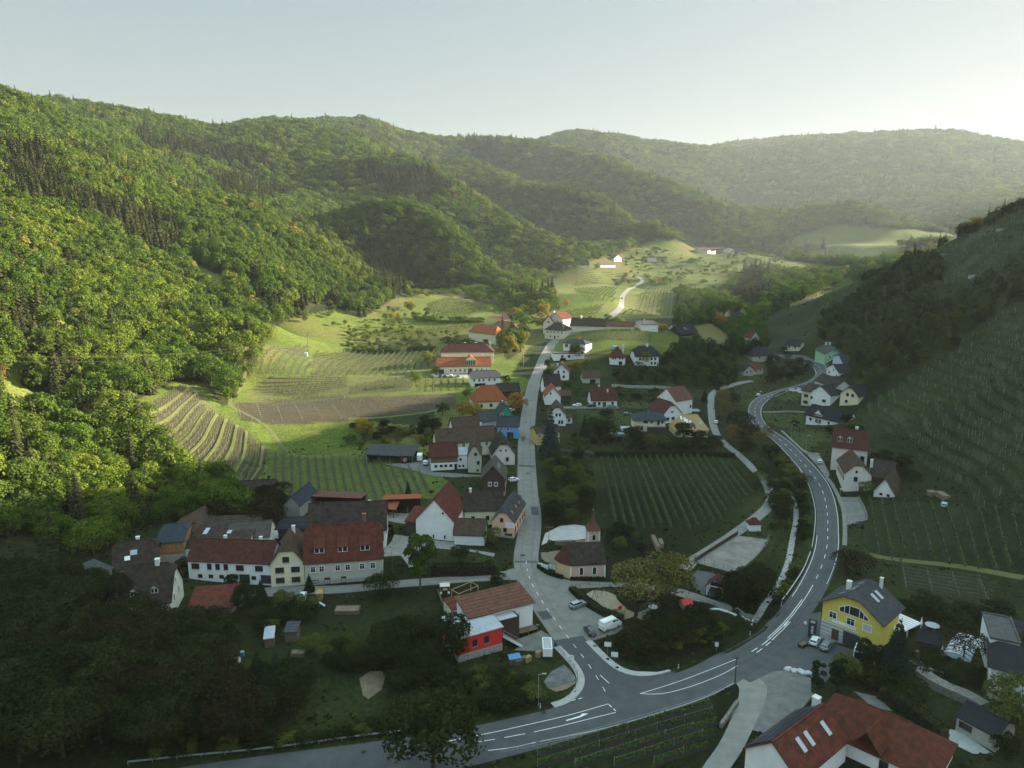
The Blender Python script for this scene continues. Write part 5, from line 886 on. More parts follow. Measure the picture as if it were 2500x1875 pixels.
# along the main road
h(3, (798, 396), (862, 418), 14, 8.6, 4.2, 'half', 'green', 'grey', 'green three storey house with a grey roof at the road bend', half=.3, win=[('r', [.25, .5], 5.6, 1.1, 1.8, 'w'), ('r', [.75], 5.8, 1.1, 1.3, 'w'), ('f', [.3, .7], 3, 1.1, 1.3), ('r', [.3, .7], 1.5, 1.1, 1.3)], chim=[(4, 6, 14.2, 1), (4, 8.5, 14.2, 1)])
h(3, (918, 428), (1000, 448), 12, 4.4, 4.4, 'gable', 'sky', 'black', 'pale blue gabled house behind the small white one', ridge='y', win=[('f', [.75], 1.6, 1, 1.3, 'b')], o=.5)
h(3, (878, 492), (962, 494), 9, 3.8, 3.6, 'gable', 'white', 'black', 'small white gabled house with a black roof beside the road bend', ridge='y', o=.5, win=[('f', [.2], 1.0, 1.9, 1.1, 'b'), ('f', [.55], 3.6, 1, 1, 'b'), ('f', [.82], .8, 1, 1.1, 'b')])
h(3, (706, 690), (765, 693), 13, 8.2, 3.0, 'gable', 'beige', 'dark', 'tall beige house with a balcony behind the white gable', o=.6, win=[('f', [.5], 4.8, 2.2, 1.4, 'b'), ('f', [.5], 1.2, 2.4, 1.4, 'b')])
h(3, (790, 625), (935, 630), 9, 7.0, 3.6, 'gable', 'pale', 'dark', 'dark roofed house in the middle of the cluster on the right bank', o=.5, win=[('f', [.9], 4, 1, 1.3, 'b')])
h(3, (760, 692), (902, 692), 14, 6.4, 4.2, 'gable', 'white', 'black', 'white gabled house with two windows above the black bungalow', ridge='y', o=.4, win=[('f', [.1], 3.0, .9, 1.3, 'b'), ('f', [.7], 2.4, 1.9, 1.3, 'b')])
h(3, (966, 692), (1090, 684), 14, 5.4, 4.6, 'half', 'cream', 'black', 'cream gabled house with three dark windows against the hillside', ridge='y', half=.25, o=.5, win=[('f', [.4, .68], 4.6, 1.2, 1.4, 'b'), ('f', [.36], 1.0, 1.2, 1.4, 'b')])
h(3, (737, 818), (925, 820), 9, 3.6, 4.6, 'gable', 'white', 'black', 'white bungalow with a long black roof and a small front gable', L=22, o=.5, dorm=[('f', .30, .02, 4.2, 1.2, 'gable')], win=[('f', [.12], 1.1, 1.0, 1.2, 'b'), ('f', [.28, .35], .5, 1.6, 2.0), ('f', [.58], 1.2, .8, 1.1, 'b'), ('l', [.3], 1, 1.1, 1.3, 'b')])
h(3, (680, 600), (720, 612), 7, 3.2, 1.0, 'shed', 'white', 'slate', 'small white garage beside the road behind the walled garden', name='garage', cat='garage')
h('F', (112, 612), (476, 575), 11, 8.4, 6.0, 'half', 'pale', 'wine', 'large pale inn with a dark red roof and two white dormers', half=.35, o=.5, dorm=[('f', .2, .25, 1.9, 1.6, 'gable'), ('f', .47, .25, 1.9, 1.6, 'gable')], win=[('f', [.87], 3.6, 1.3, 1.8, 'b'), ('l', [.25, .5, .75], 4.6, 1, 1.5, 'b'), ('l', [.25, .5, .75], 1.3, 1, 1.5, 'b')], chim=[(8, 6.5, 15.4, 1.1)])
h('F', (243, 830), (518, 812), 18, 6.2, 4.6, 'half', 'pale', 'brown', 'white gabled wing of the inn with a painted emblem facing the vineyard', ridge='y', half=.3, o=.35, win=[('f', [.42], 3.6, 1.1, 1.5, 'b'), ('f', [.43], 6.7, .5, .8, 'b'), ('l', [.15, .3, .45, .6, .75, .9], 3.4, 1, 1.2, 'b'), ('f', [.65], .3, 1.3, 1.2, 'b')], chim=[(9.6, 5, 10.8, .8)], sink=2)
h('F', (548, 882), (762, 888), 12, 1.7, 5.0, 'gable', 'white', 'brown', 'barn with a black timber gable above a low white wall at the vineyard', ridge='y', name='barn', cat='barn', o=.5, win=[('f', [.35, .7], .5, .8, .7, 'b')])
h('F', (500, 790), (730, 780), 12, 3.6, 4.8, 'gable', 'brown', 'dark', 'dark roofed barn between the inn and the hillside', name='barn', cat='barn', o=.4)
# bottom right
YH = h(7, (583, 742), (995, 845), 10.5, 8.2, 4.4, 'half', 'yellow', 'grey', 'yellow house with a grey ground floor and a dark slate roof', ridge='y', half=.28, o=.9, win=[('f', [.19], 5.0, 1.5, 1.4), ('f', [.50], 4.9, 1.6, 1.5), ('f', [.78], 4.9, 1.7, 1.5, 's'), ('f', [.26], .1, 1.3, 2.3, 'd'), ('f', [.54], .05, 3.4, 2.9, 'g')], sky=[('r', .45, .55, 1.1, 2.2), ('r', .66, .55, 1.1, 2.2), ('l', .45, .8, 1.0, 1.5), ('l', .7, .8, 1, 1.5), ('l', .3, .8, 1, 1.5), ('l', .2, .5, 1, 1.5)], chim=[(3.4, 5, 12.6, .9), (8.5, 10, 13.6, .6)])
h(7, (430, 1765), (775, 1452), 9.5, 4.6, 3.9, 'gable', 'white', 'red', 'near house with a red roof, skylights and solar panels on the far side', at=4.4, o=.4, base=None, sky=[('f', .80, .50, 1.0, 2.4), ('f', .48, .55, 1.0, 2.4), ('f', .32, .55, 1.0, 2.4)], chim=[(15.6, 6.0, 9.2, 1.1)], pv=True)
h(7, (520, 1355), (1390, 1750), 12, 3.2, 4.2, 'hip', 'white', 'red', 'long red roofed wing at the bottom right', at=3.0, half=.9, o=.5, win=[('f', [.62, .8], .9, 1.2, 1.4, 'b')])
h(7, (815, 1475), (1000, 1565), 6.5, 4.6, 2.6, 'gable', 'white', 'red', 'small tiled porch roof on the long red roofed wing', ridge='y', at=4.4, o=.3, walls=False, name='porch', cat='porch')
h(7, (1760, 1165), (2050, 1240), 11, 6.8, 2.2, 'hip', 'white', 'black', 'white house with a black hipped roof and stone base at the right edge', half=.7, o=.7, win=[('f', [.4], 3.6, 2.6, 1.2, 'b'), ('f', [.4], .5, 1, 1, 'b')], sink=2, conc_base=2.2, chim=[(9.6, 4, 10.4, .9)])
h(7, (1752, 985), (1960, 1020), 11, 7.4, .3, 'flat', 'white', 'flat', 'white flat roofed block behind the black hipped house', win=[('f', [.22], 4.6, 2.0, 1.3, 'b')], sink=2)
h(7, (1535, 1392), (1815, 1550), 6.5, 2.9, 1.6, 'gable', 'concrete', 'black', 'low shed with a black roof and pale plank wall beside the garden path', name='shed', cat='shed', o=.25, win=[('f', [.16, .32], 1.2, .9, 1.0, 'b')])
h(7, (1745, 725), (1960, 790), 6, 2.4, .4, 'shed', 'brown', 'black', 'dark flat roofed garden shed near the right edge', name='shed', cat='shed', o=.4)
h(7, (1268, 850), (1420, 870), 5, 2.6, 1.4, 'gable', 'brown', 'black', 'small black garden hut beside the pool cover', name='garden_hut', cat='hut', o=.3)
# lower left farm
h(4, (1198, 528), (1412, 400), 9, 5.2, 3.6, 'gable', 'cream', 'brown', 'cream barn with a large brown roof under the forest edge', at=5.0, name='barn', cat='barn', o=.4, win=[('f', [.75], 2.8, 1.3, 1.4, 'b'), ('f', [.45], 2.8, .9, 1.3, 'b'), ('f', [.85], .1, 1.8, 2.1, 'd')])
h(4, (866, 606), (965, 613), 13, 6.4, 2.6, 'half', 'honey', 'slate', 'honey coloured timber house with a blue slate roof below the forest', at=6.2, half=.4, L=6.5, o=.5, win=[('r', [.3, .6], 3.8, 1, 1, 'b')], conc_base=2.6)
h(4, (972, 778), (1480, 815), 17, 4.6, 2.6, 'shed', 'white', 'dark', 'wide low workshop with a dark roof and two pale roof lights', L=21, o=.3, name='workshop', cat='workshop', sky=[('f', .36, .5, 1.2, 3.4), ('f', .68, .5, 1.2, 3.4)], win=[('f', [.06], 3.0, 1, .9, 'b'), ('f', [.03, .12], .8, .8, .7, 'b')])
h(4, (1505, 720), (1880, 700), 10, 5.0, 3.0, 'gable', 'beige', 'mossy', 'low brown roofed outbuilding behind the long white house', name='outbuilding', cat='outbuilding', o=.3)
h(4, (490, 960), (882, 958), 10, 4.6, 4.8, 'half', 'pink', 'dark', 'house with a dark roof and a pink gable below the forest', half=.3, o=.6, win=[('r', [.5], 4.8, .9, 1.4)], sky=[('f', .45, .5, 1.6, 1.4), ('f', .3, .3, 1.3, 1.2, FRW)], chim=[(5.5, 5.4, 10.2, .9)])
h(4, (535, 1300), (992, 1300), 12, 4.4, 7.0, 'half', 'mint', 'dark', 'pale green house with a steep black roof and two white dormers', half=.25, o=.5, dorm=[('f', .27, .16, 1.6, 1.3, 'gable'), ('f', .68, .2, 1.6, 1.3, 'gable')], win=[('r', [.3, .66], 2.6, 1.0, 1.7), ('r', [.5], 6.2, 1, 1.3), ('f', [.12], 1, 1, 1.3)], chim=[(7.5, 6, 12.6, 1)])
h(4, (1160, 1310), (1545, 1288), 7, 3.0, 2.0, 'shed', 'brown', 'red', 'long open shed with a red roof right of the pale green house', name='open_shed', cat='shed', walls=False, o=.5)
h(4, (400, 1190), (540, 1195), 9, 4.2, .3, 'flat', 'white', 'flat', 'white flat roofed annex left of the pale green house', name='annex', cat='annex')
h(4, (330, 1070), (470, 1010), 6, 5.0, 1.2, 'shed', 'concrete', 'grey', 'grey garage box above the dark roofed pink house', name='garage', cat='garage')
h(4, (1590, 270), (1920, 250), 8, 3.6, 3.6, 'gable', 'brown', 'dark', 'dark barn hidden among the trees below the terraces', name='barn', cat='barn')
h(5, (165, 792), (308, 795), 14, 4.4, 3.0, 'gable', 'block', 'slate', 'grey block barn with a blue slate roof beside the open sheds', ridge='y', name='barn', cat='barn', o=.3)
h(5, (390, 705), (850, 712), 7, 4.0, -.7, 'shed', 'brown', 'brick', 'long open machine shed with a thin brown roof', name='open_shed', cat='shed', walls=False, o=.4)
h(5, (1060, 752), (1390, 752), 6.5, 5.0, -.9, 'shed', 'brown', 'orange', 'tall open shed with a red roof beside the tank truck', name='open_shed', cat='shed', walls=False, o=.4)
h(5, (1035, 785), (1165, 795), 4.5, 2.9, 1.0, 'shed', 'brown', 'orange', 'orange lean-to roof in front of the red open shed', name='lean_to', cat='shed', walls=False, o=.3)
# far houses
g_ = 'distant farmhouses'
for c, A, B, D, ev, ri, ty, wl, rc, lab, rd in [('c', (140, 1085), (195, 1087), 14, 7, 5, 'gable', 'greybeige', 'brick', 'far white farmhouse with a brown roof on the sunlit plateau', 'x'), ('c', (200, 1087), (255, 1087), 16, 7, 6, 'half', 'greybeige', 'brick', 'far white gable at the right of the plateau farmhouse', 'y'), ('c', (300, 1078), (370, 1080), 14, 7, 5, 'half', 'greybeige', 'grey', 'far white gabled house on the plateau edge', 'y'), ('c', (372, 1090), (440, 1090), 10, 5, 4, 'gable', 'greybeige', 'grey', 'far low grey house at the right end of the plateau hamlet', 'x'),
        ('b', (1682, 1136), (1730, 1138), 11, 6, 5, 'gable', 'greybeige', 'grey', 'far white gabled house alone below the wooded spur', 'y'), ('b', (1595, 1172), (1690, 1176), 10, 4, 4, 'gable', 'greybeige', 'mossy', 'far long low farmhouse beside the lone white gable', 'x'), ('b', (1895, 1135), (1950, 1138), 11, 7, 4, 'hip', 'pale', 'mossy', 'far cream villa on the shaded slope', 'x'), ('b', (1950, 1138), (2005, 1140), 9, 5, 4, 'half', 'greybeige', 'mossy', 'far small villa wing on the shaded slope', 'x'),
        ('b', (1290, 1165), (1390, 1170), 10, 4, 6, 'gable', 'beige', 'dark', 'dark roofed farm at the wood edge in the valley end', 'x'), ('b', (1390, 1172), (1525, 1172), 11, 4, 6, 'half', 'greybeige', 'dark', 'long dark roofed farm with a white gable in the valley end', 'x'), ('b', (1218, 1152), (1265, 1155), 10, 6, 5, 'half', 'greybeige', 'brown', 'small white gabled house among trees in the valley end', 'y'),
        (3, (365, 300), (420, 303), 12, 8, 5, 'gable', 'greybeige', 'red', 'white gabled villa with a red roof in the dark trees', 'y'), (3, (380, 392), (530, 392), 12, 4.5, 5.5, 'hip', 'greybeige', 'black', 'house with a broad black roof below the red roofed villa', 'x'), (3, (595, 322), (695, 322), 10, 4, 4.5, 'half', 'cream', 'black', 'cream bungalow with a black roof left of the green house', 'x'), (3, (380, 484), (452, 476), 10, 4, 3.5, 'gable', 'greybeige', 'red', 'small house with a bright red roof among the trees by the bend', 'x'), (3, (320, 490), (385, 492), 9, 4, 3.5, 'gable', 'greybeige', 'black', 'small white gable left of the bright red roof', 'y'),
        (3, (130, 128), (175, 130), 12, 6, 5, 'gable', 'cream', 'brick', 'sunlit cream house behind the orange tree', 'x'), (3, (185, 128), (220, 132), 10, 8, 5, 'half', 'greybeige', 'orange', 'sunlit white gabled house beside the orange tree', 'y'), (3, (225, 125), (300, 125), 11, 5, 6, 'half', 'brown', 'dark', 'dark roofed barn right of the orange tree', 'x'),
        (2, (1475, 270), (1512, 268), 8, 3, 3, 'gable', 'greybeige', 'grey', 'small grey roofed shed left of the dark chalet', 'x')]:
    h(c, A, B, D, ev, ri, ty, wl, rc, lab, ridge=rd, win=[('f', [.3, .7], ev*.55, 1, 1.2, 'b')], sink=5, half=.3 if ty == 'half' else 0)
for p_, sz in [(U('E', (1430, 213)), 5), (U('E', (985, 412)), 4), (U('E', (1205, 592)), 3), (U('E', (370, 602)), 3)]:
    q = p_[0]; k = {1430: 0, 985: 1, 1205: 2, 370: 3}[round((q[0]-2000)/.30139)]
    h(0, (q[0], q[1]+3), (q[0]+sz*1.3, q[1]+3), 3, 2.2, .8, 'shed', 'greybeige', 'grey', ['white roofed vineyard hut near the top of the right hill', 'pale vineyard hut on the terraces beside the scrub', 'tiny pale hut low on the terraced hillside', 'small white roofed hut above the scrubby slope'][k], name='vineyard_hut', cat='hut', o=.2)
# ---------------------------------------------------------------- garden trees
TK = {}
def kind(key, nm, cat, crowns, trunk, gr): TK[key] = (nm, cat, crowns, trunk, gr)
def bc(m, n=2600, leaf=.045, w=.42, h0=.16, nl=20, k=3, s0=0): return [cm('crown', crown_broad(n, leaf, w+.03*i, h0, nl+2*i, s0+i), m) for i in range(k)]
tr = [trunk_mesh('trunk', BARKD, .5, .02, 7, i+9, .24) for i in range(2)]; trs = trunk_mesh('trunk', BARK, .3, .02, 5, 31, .2)
kind('broad', 'broadleaf_tree', 'tree', bc(L_DARK, 4200, .042, s0=200), tr, 'dark leafy tree'); kind('spring', 'broadleaf_tree', 'tree', bc(L_BRIGHT, s0=210), tr, 'fresh green tree'); kind('gold', 'broadleaf_tree', 'tree', bc(L_GOLD, s0=220), tr, 'golden green tree'); kind('orange', 'broadleaf_tree', 'tree', bc(L_ORANGE, 1500, .05, s0=230), tr, 'orange tree')
kind('bronze', 'broadleaf_tree', 'tree', bc(L_BRONZE, 1500, .04, s0=240), tr, 'bronze leaved tree'); L_BRD = leafmat('leaves_dark_bronze', (.026, .023, .012), (.040, .032, .015)); kind('bdark', 'broadleaf_tree', 'tree', bc(L_BRD, 2200, .04, s0=250), tr, 'dark reddish brown tree'); kind('olive', 'broadleaf_tree', 'tree', bc(L_OLIVE, s0=260), tr, 'olive green tree')
kind('sparse', 'broadleaf_tree', 'tree', [cm('crown', crown_broad(2000, .042, .44, .2, 22, 270+i), leafmat('leaves_young_olive', (.10, .095, .03), (.15, .135, .045))) for i in range(1)], [trunk_mesh('trunk', BARKD, .45, .026, 12, 21, .33)], 'sparse tree'); kind('spruce', 'spruce', 'conifer', [cm('crown', crown_conifer(2600, .06, .21, 300+i, .05), leafmat('needles_dark', (.014, .024, .014), (.024, .036, .018), trans=.1) if i == 0 else bpy.data.materials['needles_dark']) for i in range(2)], [trunk_mesh('trunk', BARKD, .8, .014, 0, 3)], 'dark spruce'); kind('blue', 'spruce', 'conifer', [cm('crown', crown_conifer(3600, .055, .23, 310, .03), L_BLUE)], [trunk_mesh('trunk', BARKD, .8, .014, 0, 4)], 'blue spruce')
V_, F__ = crown_broad(2600, .04, .15, .03, 18, 320); kind('cypress', 'cypress', 'cypress', [cm('crown', (V_, F__), leafmat('cypress_leaves', (.012, .024, .010), (.02, .034, .013), trans=.1))], [trunk_mesh('trunk', BARKD, .4, .02, 0, 3)], 'cypress')
kind('slim', 'broadleaf_tree', 'tree', [cm('crown', crown_broad(2600, .045, .21, .08, 20, 330), L_MID)], [trunk_mesh('trunk', BARK, .6, .014, 5, 5, .1)], 'slim tree')
V_, F__ = crown_broad(900, .10, .6, .0, 12, 340)
for k_, m_ in (('shrub', L_DARK), ('shrubo', L_OLIVE), ('shrubs', L_BRIGHT), ('shrubb', L_BRONZE)): kind(k_, 'shrub', 'shrub', [cm('foliage', crown_broad(900, .10, .6, .0, 12, 340+i), m_) for i in range(3)], None, 'shrub')
ntree = 0
SPECS = []
def tree(c, x, y, hh, kd, label, group=None, wide=1.0, p=None):
    p = G(*U(c, (x, y))[0]) if p is None else p
    SPECS.append((hh*math.sqrt(wide)/float(np.hypot(p[0], p[1]))+(0 if group else 9), hh, kd, label, group, wide, p))
def plant(hh, kd, label, group, wide, p):
    global ntree; ntree += 1
    nm, cat, cr, trk, _ = TK[kd]
    o = thing(nm, label, cat, (p[0], p[1], p[2]-.05), nrg.uniform(0, 6.28), group); o.scale = (hh*wide*nrg.uniform(.92, 1.1), hh*wide*nrg.uniform(.92, 1.1), hh)
    ob('crown' if trk else 'foliage', cr[ntree % len(cr)], o)
    if trk: ob('trunk', trk[ntree % len(trk)], o)
def plant_all():
    """the trees and shrubs that show largest stand alone; the small rest of a kind is one object"""
    for nm, cap, lab in (('broadleaf_tree', 180, 'smaller garden and orchard trees of the valley'), ('shrub', 285, 'smaller shrubs of the gardens and orchard strips'), ('spruce', 99, ''), ('cypress', 99, '')):
        sp = sorted((q for q in SPECS if TK[q[2]][0] == nm), key=lambda q: -q[0])
        for q in sp[:cap]: plant(*q[1:])
        rest_ = sp[cap:]
        if rest_:
            co = bpy.data.collections.new(nm); ks = sorted({q[2] for q in rest_})
            for i, k_ in enumerate(ks): o_ = bpy.data.objects.new('%02d' % i, TK[k_][2][0]); co.objects.link(o_)
            o = scatter('small_trees' if nm == 'broadleaf_tree' else 'small_shrubs', [q[6] for q in rest_], [(q[1]*q[5], q[1]*q[5], q[1]) for q in rest_], co, len(ks), lab)
            o.data.attributes['pi'].data.foreach_set('value', np.array([ks.index(q[2]) for q in rest_], np.int32))
def grove(c, poly, n, h0, h1, kinds, label, group, mind=2.5, wide=1.0):
    W_ = np.array([p[:2] for p in GP(U(c, *poly))]); lo, hi = W_.min(0), W_.max(0); pts = []; t = 0
    while len(pts) < n and t < n*40:
        t += 1; q = nrg.uniform(lo, hi)
        if not inpoly(q[:1], q[1:], W_)[0] or any(np.hypot(*(q-r)) < mind for r in pts): continue
        if any(inpoly(q[:1], q[1:], b)[0] for b in BLOCK) or any(seg_dist(q[:1], q[1:], st_)[0] < 2.6 for st_ in STREAM) or min(seg_dist(q[:1], q[1:], p_.L[::5])[0]-p_.W.max()/2 for p_ in (MAIN, SIDE, TRACK, WEST, LANE)) < 1.0: continue
        pts.append(q)
    for i, q in enumerate(pts):
        kd = kinds[i % len(kinds)]; lab = label.replace('*', TK[kd][4]) if '*' in label else label
        tree(None, 0, 0, float(nrg.uniform(h0, h1)), kd, lab, group+(' of kind '+TK[kd][4] if '*' in label else ''), wide, np.array((q[0], q[1], float(gz(*q)))))
tree('W', 935, 1672, 15, 'broad', 'large dark tree standing in front of the main road at the bottom edge', wide=1.15)
tree('B', 1120, 690, 13.5, 'sparse', 'sparsely leaved tree in the playground sand', wide=1.2); tree('B', 1570, 550, 14.5, 'sparse', 'spreading olive green tree on the playground edge with a forked trunk', wide=1.2); tree('C', 740, 730, 11.5, 'broad', 'broad dark willow between the wooden shelter and the stream', wide=1.35)
tree(5, 1385, 1425, 17, 'slim', 'slim light green tree beside the village lane'); tree(5, 2035, 1040, 5.5, 'olive', 'round olive green tree in front of the garage with white doors', wide=1.1); tree('A', 300, 1160, 11, 'broad', 'dark tree covering the left corner of the red annex', wide=1.1); tree('A', 900, 170, 4, 'broad', 'small dark tree in the garden behind the red annex house', wide=1.3)
tree(7, 1110, 1010, 13, 'spruce', 'drooping dark spruce below the yellow house', wide=1.4); tree(7, 560, 1145, 9, 'cypress', 'left dark column cypress beside the gravel lot'); tree(7, 700, 1120, 8.5, 'cypress', 'broader dark cypress right of the column cypress', wide=1.5); tree(7, 745, 1060, 6.5, 'olive', 'leafy green tree above the two cypresses'); tree(7, 925, 960, 6.5, 'broad', 'dark round tree beside the glass terrace of the yellow house'); tree(7, 1590, 900, 7, 'bdark', 'dark red leaved tree in front of the pool cover', wide=1.2)
tree(7, 1960, 1420, 11, 'olive', 'broad leafy tree at the right edge below the white house', wide=1.2); tree(7, 1880, 1600, 5, 'broad', 'dark shrubby tree beside the black roofed shed'); tree(7, 770, 300, 7, 'bdark', 'reddish brown bush beside the main road above the yellow house', wide=1.4); tree(7, 860, 290, 6, 'bdark', 'second reddish brown bush between the road and the short vine rows', wide=1.3)
tree('F', 470, 880, 6, 'olive', 'greyish tree at the corner of the white inn wing'); tree(3, 665, 832, 3, 'broad', 'round dark bush on the lawn of the black bungalow', wide=1.3); tree(3, 1010, 815, 5, 'broad', 'dark bush at the right end of the black bungalow', wide=1.4)
tree(5, 1278, 612, 7, 'spruce', 'small dark spruce standing in the half sunlit vineyard'); tree('d', 1342, 1450, 11, 'blue', 'dark spruce at the foot of the curved terraces', wide=1.1); tree(4, 1460, 510, 10, 'bdark', 'dark brown tree right of the cream barn', wide=1.3); tree(4, 1800, 500, 11, 'bdark', 'large dark brown tree left of the block barn', wide=1.4); tree(4, 1090, 900, 5, 'broad', 'dark tree at the left end of the long white house')
tree(4, 1530, 1020, 4, 'broad', 'round dark bush in front of the long white house', wide=1.3); tree(4, 1640, 1060, 3.5, 'broad', 'lower dark bush beside the garage doors of the long white house', wide=1.4); tree(4, 1800, 1130, 6, 'spruce', 'dark conifer beside the lane in front of the cream gable', wide=1.5); tree(4, 1690, 1270, 8, 'broad', 'green tree right of the red open shed', wide=1.1); tree(5, 390, 1450, 5, 'spruce', 'dark conifer in front of the grey house entrance', wide=1.4); tree(5, 1740, 1190, 5, 'broad', 'dark tree on the lawn above the long hedge', wide=1.2); tree(5, 1050, 1490, 6, 'broad', 'dark tree below the lane in front of the grey house', wide=1.4)
tree(1, 1450, 480, 13, 'gold', 'golden tree in front of the hipped orange roof'); tree(1, 1555, 440, 15, 'gold', 'tall golden tree beside the village road below the hipped roofs', wide=.9); tree(1, 1525, 985, 10, 'orange', 'orange golden tree beside the road in front of the orange roof', wide=1.1); tree(1, 1130, 1075, 9, 'gold', 'broad golden tree left of the teal house', wide=1.3); tree(1, 1030, 1040, 8, 'gold', 'smaller golden tree left of the broad golden tree'); tree(1, 850, 1010, 6.5, 'spring', 'light green tree below the ploughed terrace', wide=1.2); tree(1, 720, 575, 10, 'spring', 'dense green tree at the left of the mansion', wide=.9); tree(1, 610, 745, 8, 'spring', 'single green tree between the bright vineyards'); tree(1, 790, 645, 5, 'spring', 'small green tree beside the car park of the mansion', wide=1.2); tree(1, 1090, 815, 4, 'spring', 'light green shrub left of the orange roof', wide=1.2); tree(1, 1060, 850, 4, 'olive', 'olive shrub beside the light green shrub', wide=1.3); tree(1, 1420, 735, 5.5, 'broad', 'dark tree at the right end of the white house with the awning', wide=1.2)
tree(1, 140, 1215, 8, 'gold', 'golden tree in the garden strip below the ploughed terrace', wide=1.2); tree(1, 445, 1205, 5, 'bronze', 'bare brownish tree in the garden strip'); tree(2, 570, 635, 8, 'gold', 'golden tree right of the four window house'); tree(2, 670, 590, 6, 'spring', 'pale green tree right of the golden tree by the four window house'); tree(2, 1195, 560, 8, 'gold', 'golden tree in front of the white house with the black roof'); tree(2, 585, 355, 5, 'gold', 'small golden tree at the left end of the knoll vineyard'); tree(2, 575, 500, 9, 'broad', 'dark tree in front of the modern villa', wide=1.3); tree(2, 320, 590, 6, 'broad', 'dark shrub above the four window house'); tree(2, 310, 690, 6, 'broad', 'dark shrub left of the four window house'); tree(2, 505, 790, 6.5, 'spring', 'bright green tree behind the white gabled house')
tree(2, 345, 1390, 22, 'blue', 'tall blue spruce in front of the ochre house'); tree(2, 650, 1245, 13, 'spruce', 'dark spruce in the garden right of the blue spruce', wide=1.2); tree(2, 1730, 890, 8, 'spruce', 'dark conifer right of the tall white house', wide=1.2); tree(2, 1290, 935, 5, 'broad', 'small round tree on the lawn above the beige house'); tree(2, 850, 1020, 3.4, 'broad', 'low dark bush on the lawn left of the beige house', wide=2.4); tree(2, 920, 215, 7, 'spring', 'bushy green tree above the knoll vineyard', wide=1.5); tree(2, 860, 190, 8, 'spring', 'green tree beside the winding far road'); tree(2, 1360, 260, 6, 'gold', 'golden shrub right of the white box house', wide=1.3)
tree('b', 1380, 1425, 8, 'orange', 'lone orange tree on the slope left of the far winding road'); tree(3, 165, 158, 11, 'orange', 'bright orange tree beside the sunlit houses', wide=1.2); tree(6, 1940, 240, 6, 'olive', 'pale olive tree at the bend of the farm track', wide=1.2); tree('b', 500, 1495, 10, 'spring', 'upright green tree at the left edge of the upper fields', wide=.7)
for x, y, hh, lb in [(535, 490, 9, 'sunlit golden tree on the ridge line above the scrub of the right hill'), (690, 405, 10, 'pointed sunlit tree on the ridge line of the right hill'), (610, 455, 7, 'small sunlit tree between the two larger ridge trees of the right hill'), (1275, 200, 8, 'round sunlit tree near the top of the right hill ridge'), (880, 352, 6, 'low sunlit bush halfway up the right hill ridge'), (980, 325, 7, 'dark pointed tree halfway up the right hill ridge'), (1390, 168, 5, 'small bush near the upper end of the right hill ridge')]: tree('E', x, y, hh, 'gold' if 'sunlit' in lb else 'broad', lb, wide=1.2)
for x, y, hh, kd, lb in [(760, 1210, 9, 'broad', 'dark tree right of the spruce pair'), (840, 1215, 8, 'broad', 'dark tree above the wall of the large vineyard'), (600, 1365, 8, 'olive', 'olive tree above the orchard'), (1090, 1285, 9, 'broad', 'dark tree in front of the beige house'), (1240, 1300, 6, 'olive', 'olive tree below the beige house'), (1375, 1320, 6.5, 'olive', 'olive tree between the beige house and the sand coloured roof'), (1540, 1245, 9, 'broad', 'dark tree in front of the sand coloured roof'), (1690, 1280, 7, 'broad', 'dark shrub below the sand coloured roof'), (1830, 1330, 7, 'broad', 'dark tree beside the farm track')]: tree(2, x, y, hh, kd, lb, wide=1.2)
for i, (x, y, hh) in enumerate([(170, 690, 9), (250, 700, 8), (190, 790, 10), (290, 880, 11), (250, 950, 9), (350, 960, 10), (420, 990, 9), (340, 1040, 8), (490, 910, 7)]): tree(3, x, y, hh, 'bdark' if i % 2 else 'bronze', 'bronze brown tree on the bank between the farm track and the main road' if i % 2 == 0 else 'dark brown tree on the bank between the farm track and the main road', 'brown bank trees '+str(i % 2), 1.2)
grove(6, [(450, 100), (790, 60), (800, 200), (800, 470), (620, 490), (490, 480)], 26, 4.5, 7, ['broad', 'olive'], '* in the orchard left of the large vineyard', 'orchard trees', 3.0, 1.25)
grove(3, [(480, 1000), (620, 1100), (720, 1200), (790, 1330), (790, 1500), (770, 1640), (690, 1640), (720, 1400), (660, 1230), (560, 1130)], 40, 2, 4.5, ['shrub', 'shrubo', 'shrub'], '* on the stream bank beside the main road', 'stream bank shrubs', 1.6, 1.3); grove(3, [(490, 1190), (560, 1240), (620, 1330), (630, 1500), (560, 1540), (500, 1560), (540, 1440), (520, 1300)], 22, 2, 6, ['shrub', 'bdark', 'shrubo'], '* between the farm track and the stream', 'shrubs by the stream', 2, 1.3)
grove('C', [(1120, 330), (1480, 20), (1540, 20), (1380, 300), (1180, 620), (960, 780), (980, 640)], 26, 1.5, 3, ['shrub', 'shrubo'], '* on the grassy verge between the stream and the road', 'verge shrubs', 1.3, 1.4); grove('C', [(280, 640), (480, 450), (880, 500), (860, 640), (680, 760)], 14, 2, 4.5, ['shrub'], 'dark shrub under the willow beside the stream', 'shrubs under the willow', 2, 1.4)
grove(8, [(0, 350), (330, 350), (470, 470), (600, 600), (900, 610), (1100, 640), (1180, 700), (1180, 900), (1240, 980), (1420, 1020), (1420, 1120), (700, 1190), (300, 1262), (0, 1262)], 62, 8, 13, ['broad', 'broad', 'broad', 'broad', 'bdark'], '* in the shaded wood at the lower left', 'lower left wood', 4.2, 1.2); grove(8, [(400, 260), (540, 300), (620, 420), (540, 480), (380, 400)], 6, 6, 10, ['broad'], 'dark tree left of the pale green house', 'trees left of the pale green house', 4, 1.1)
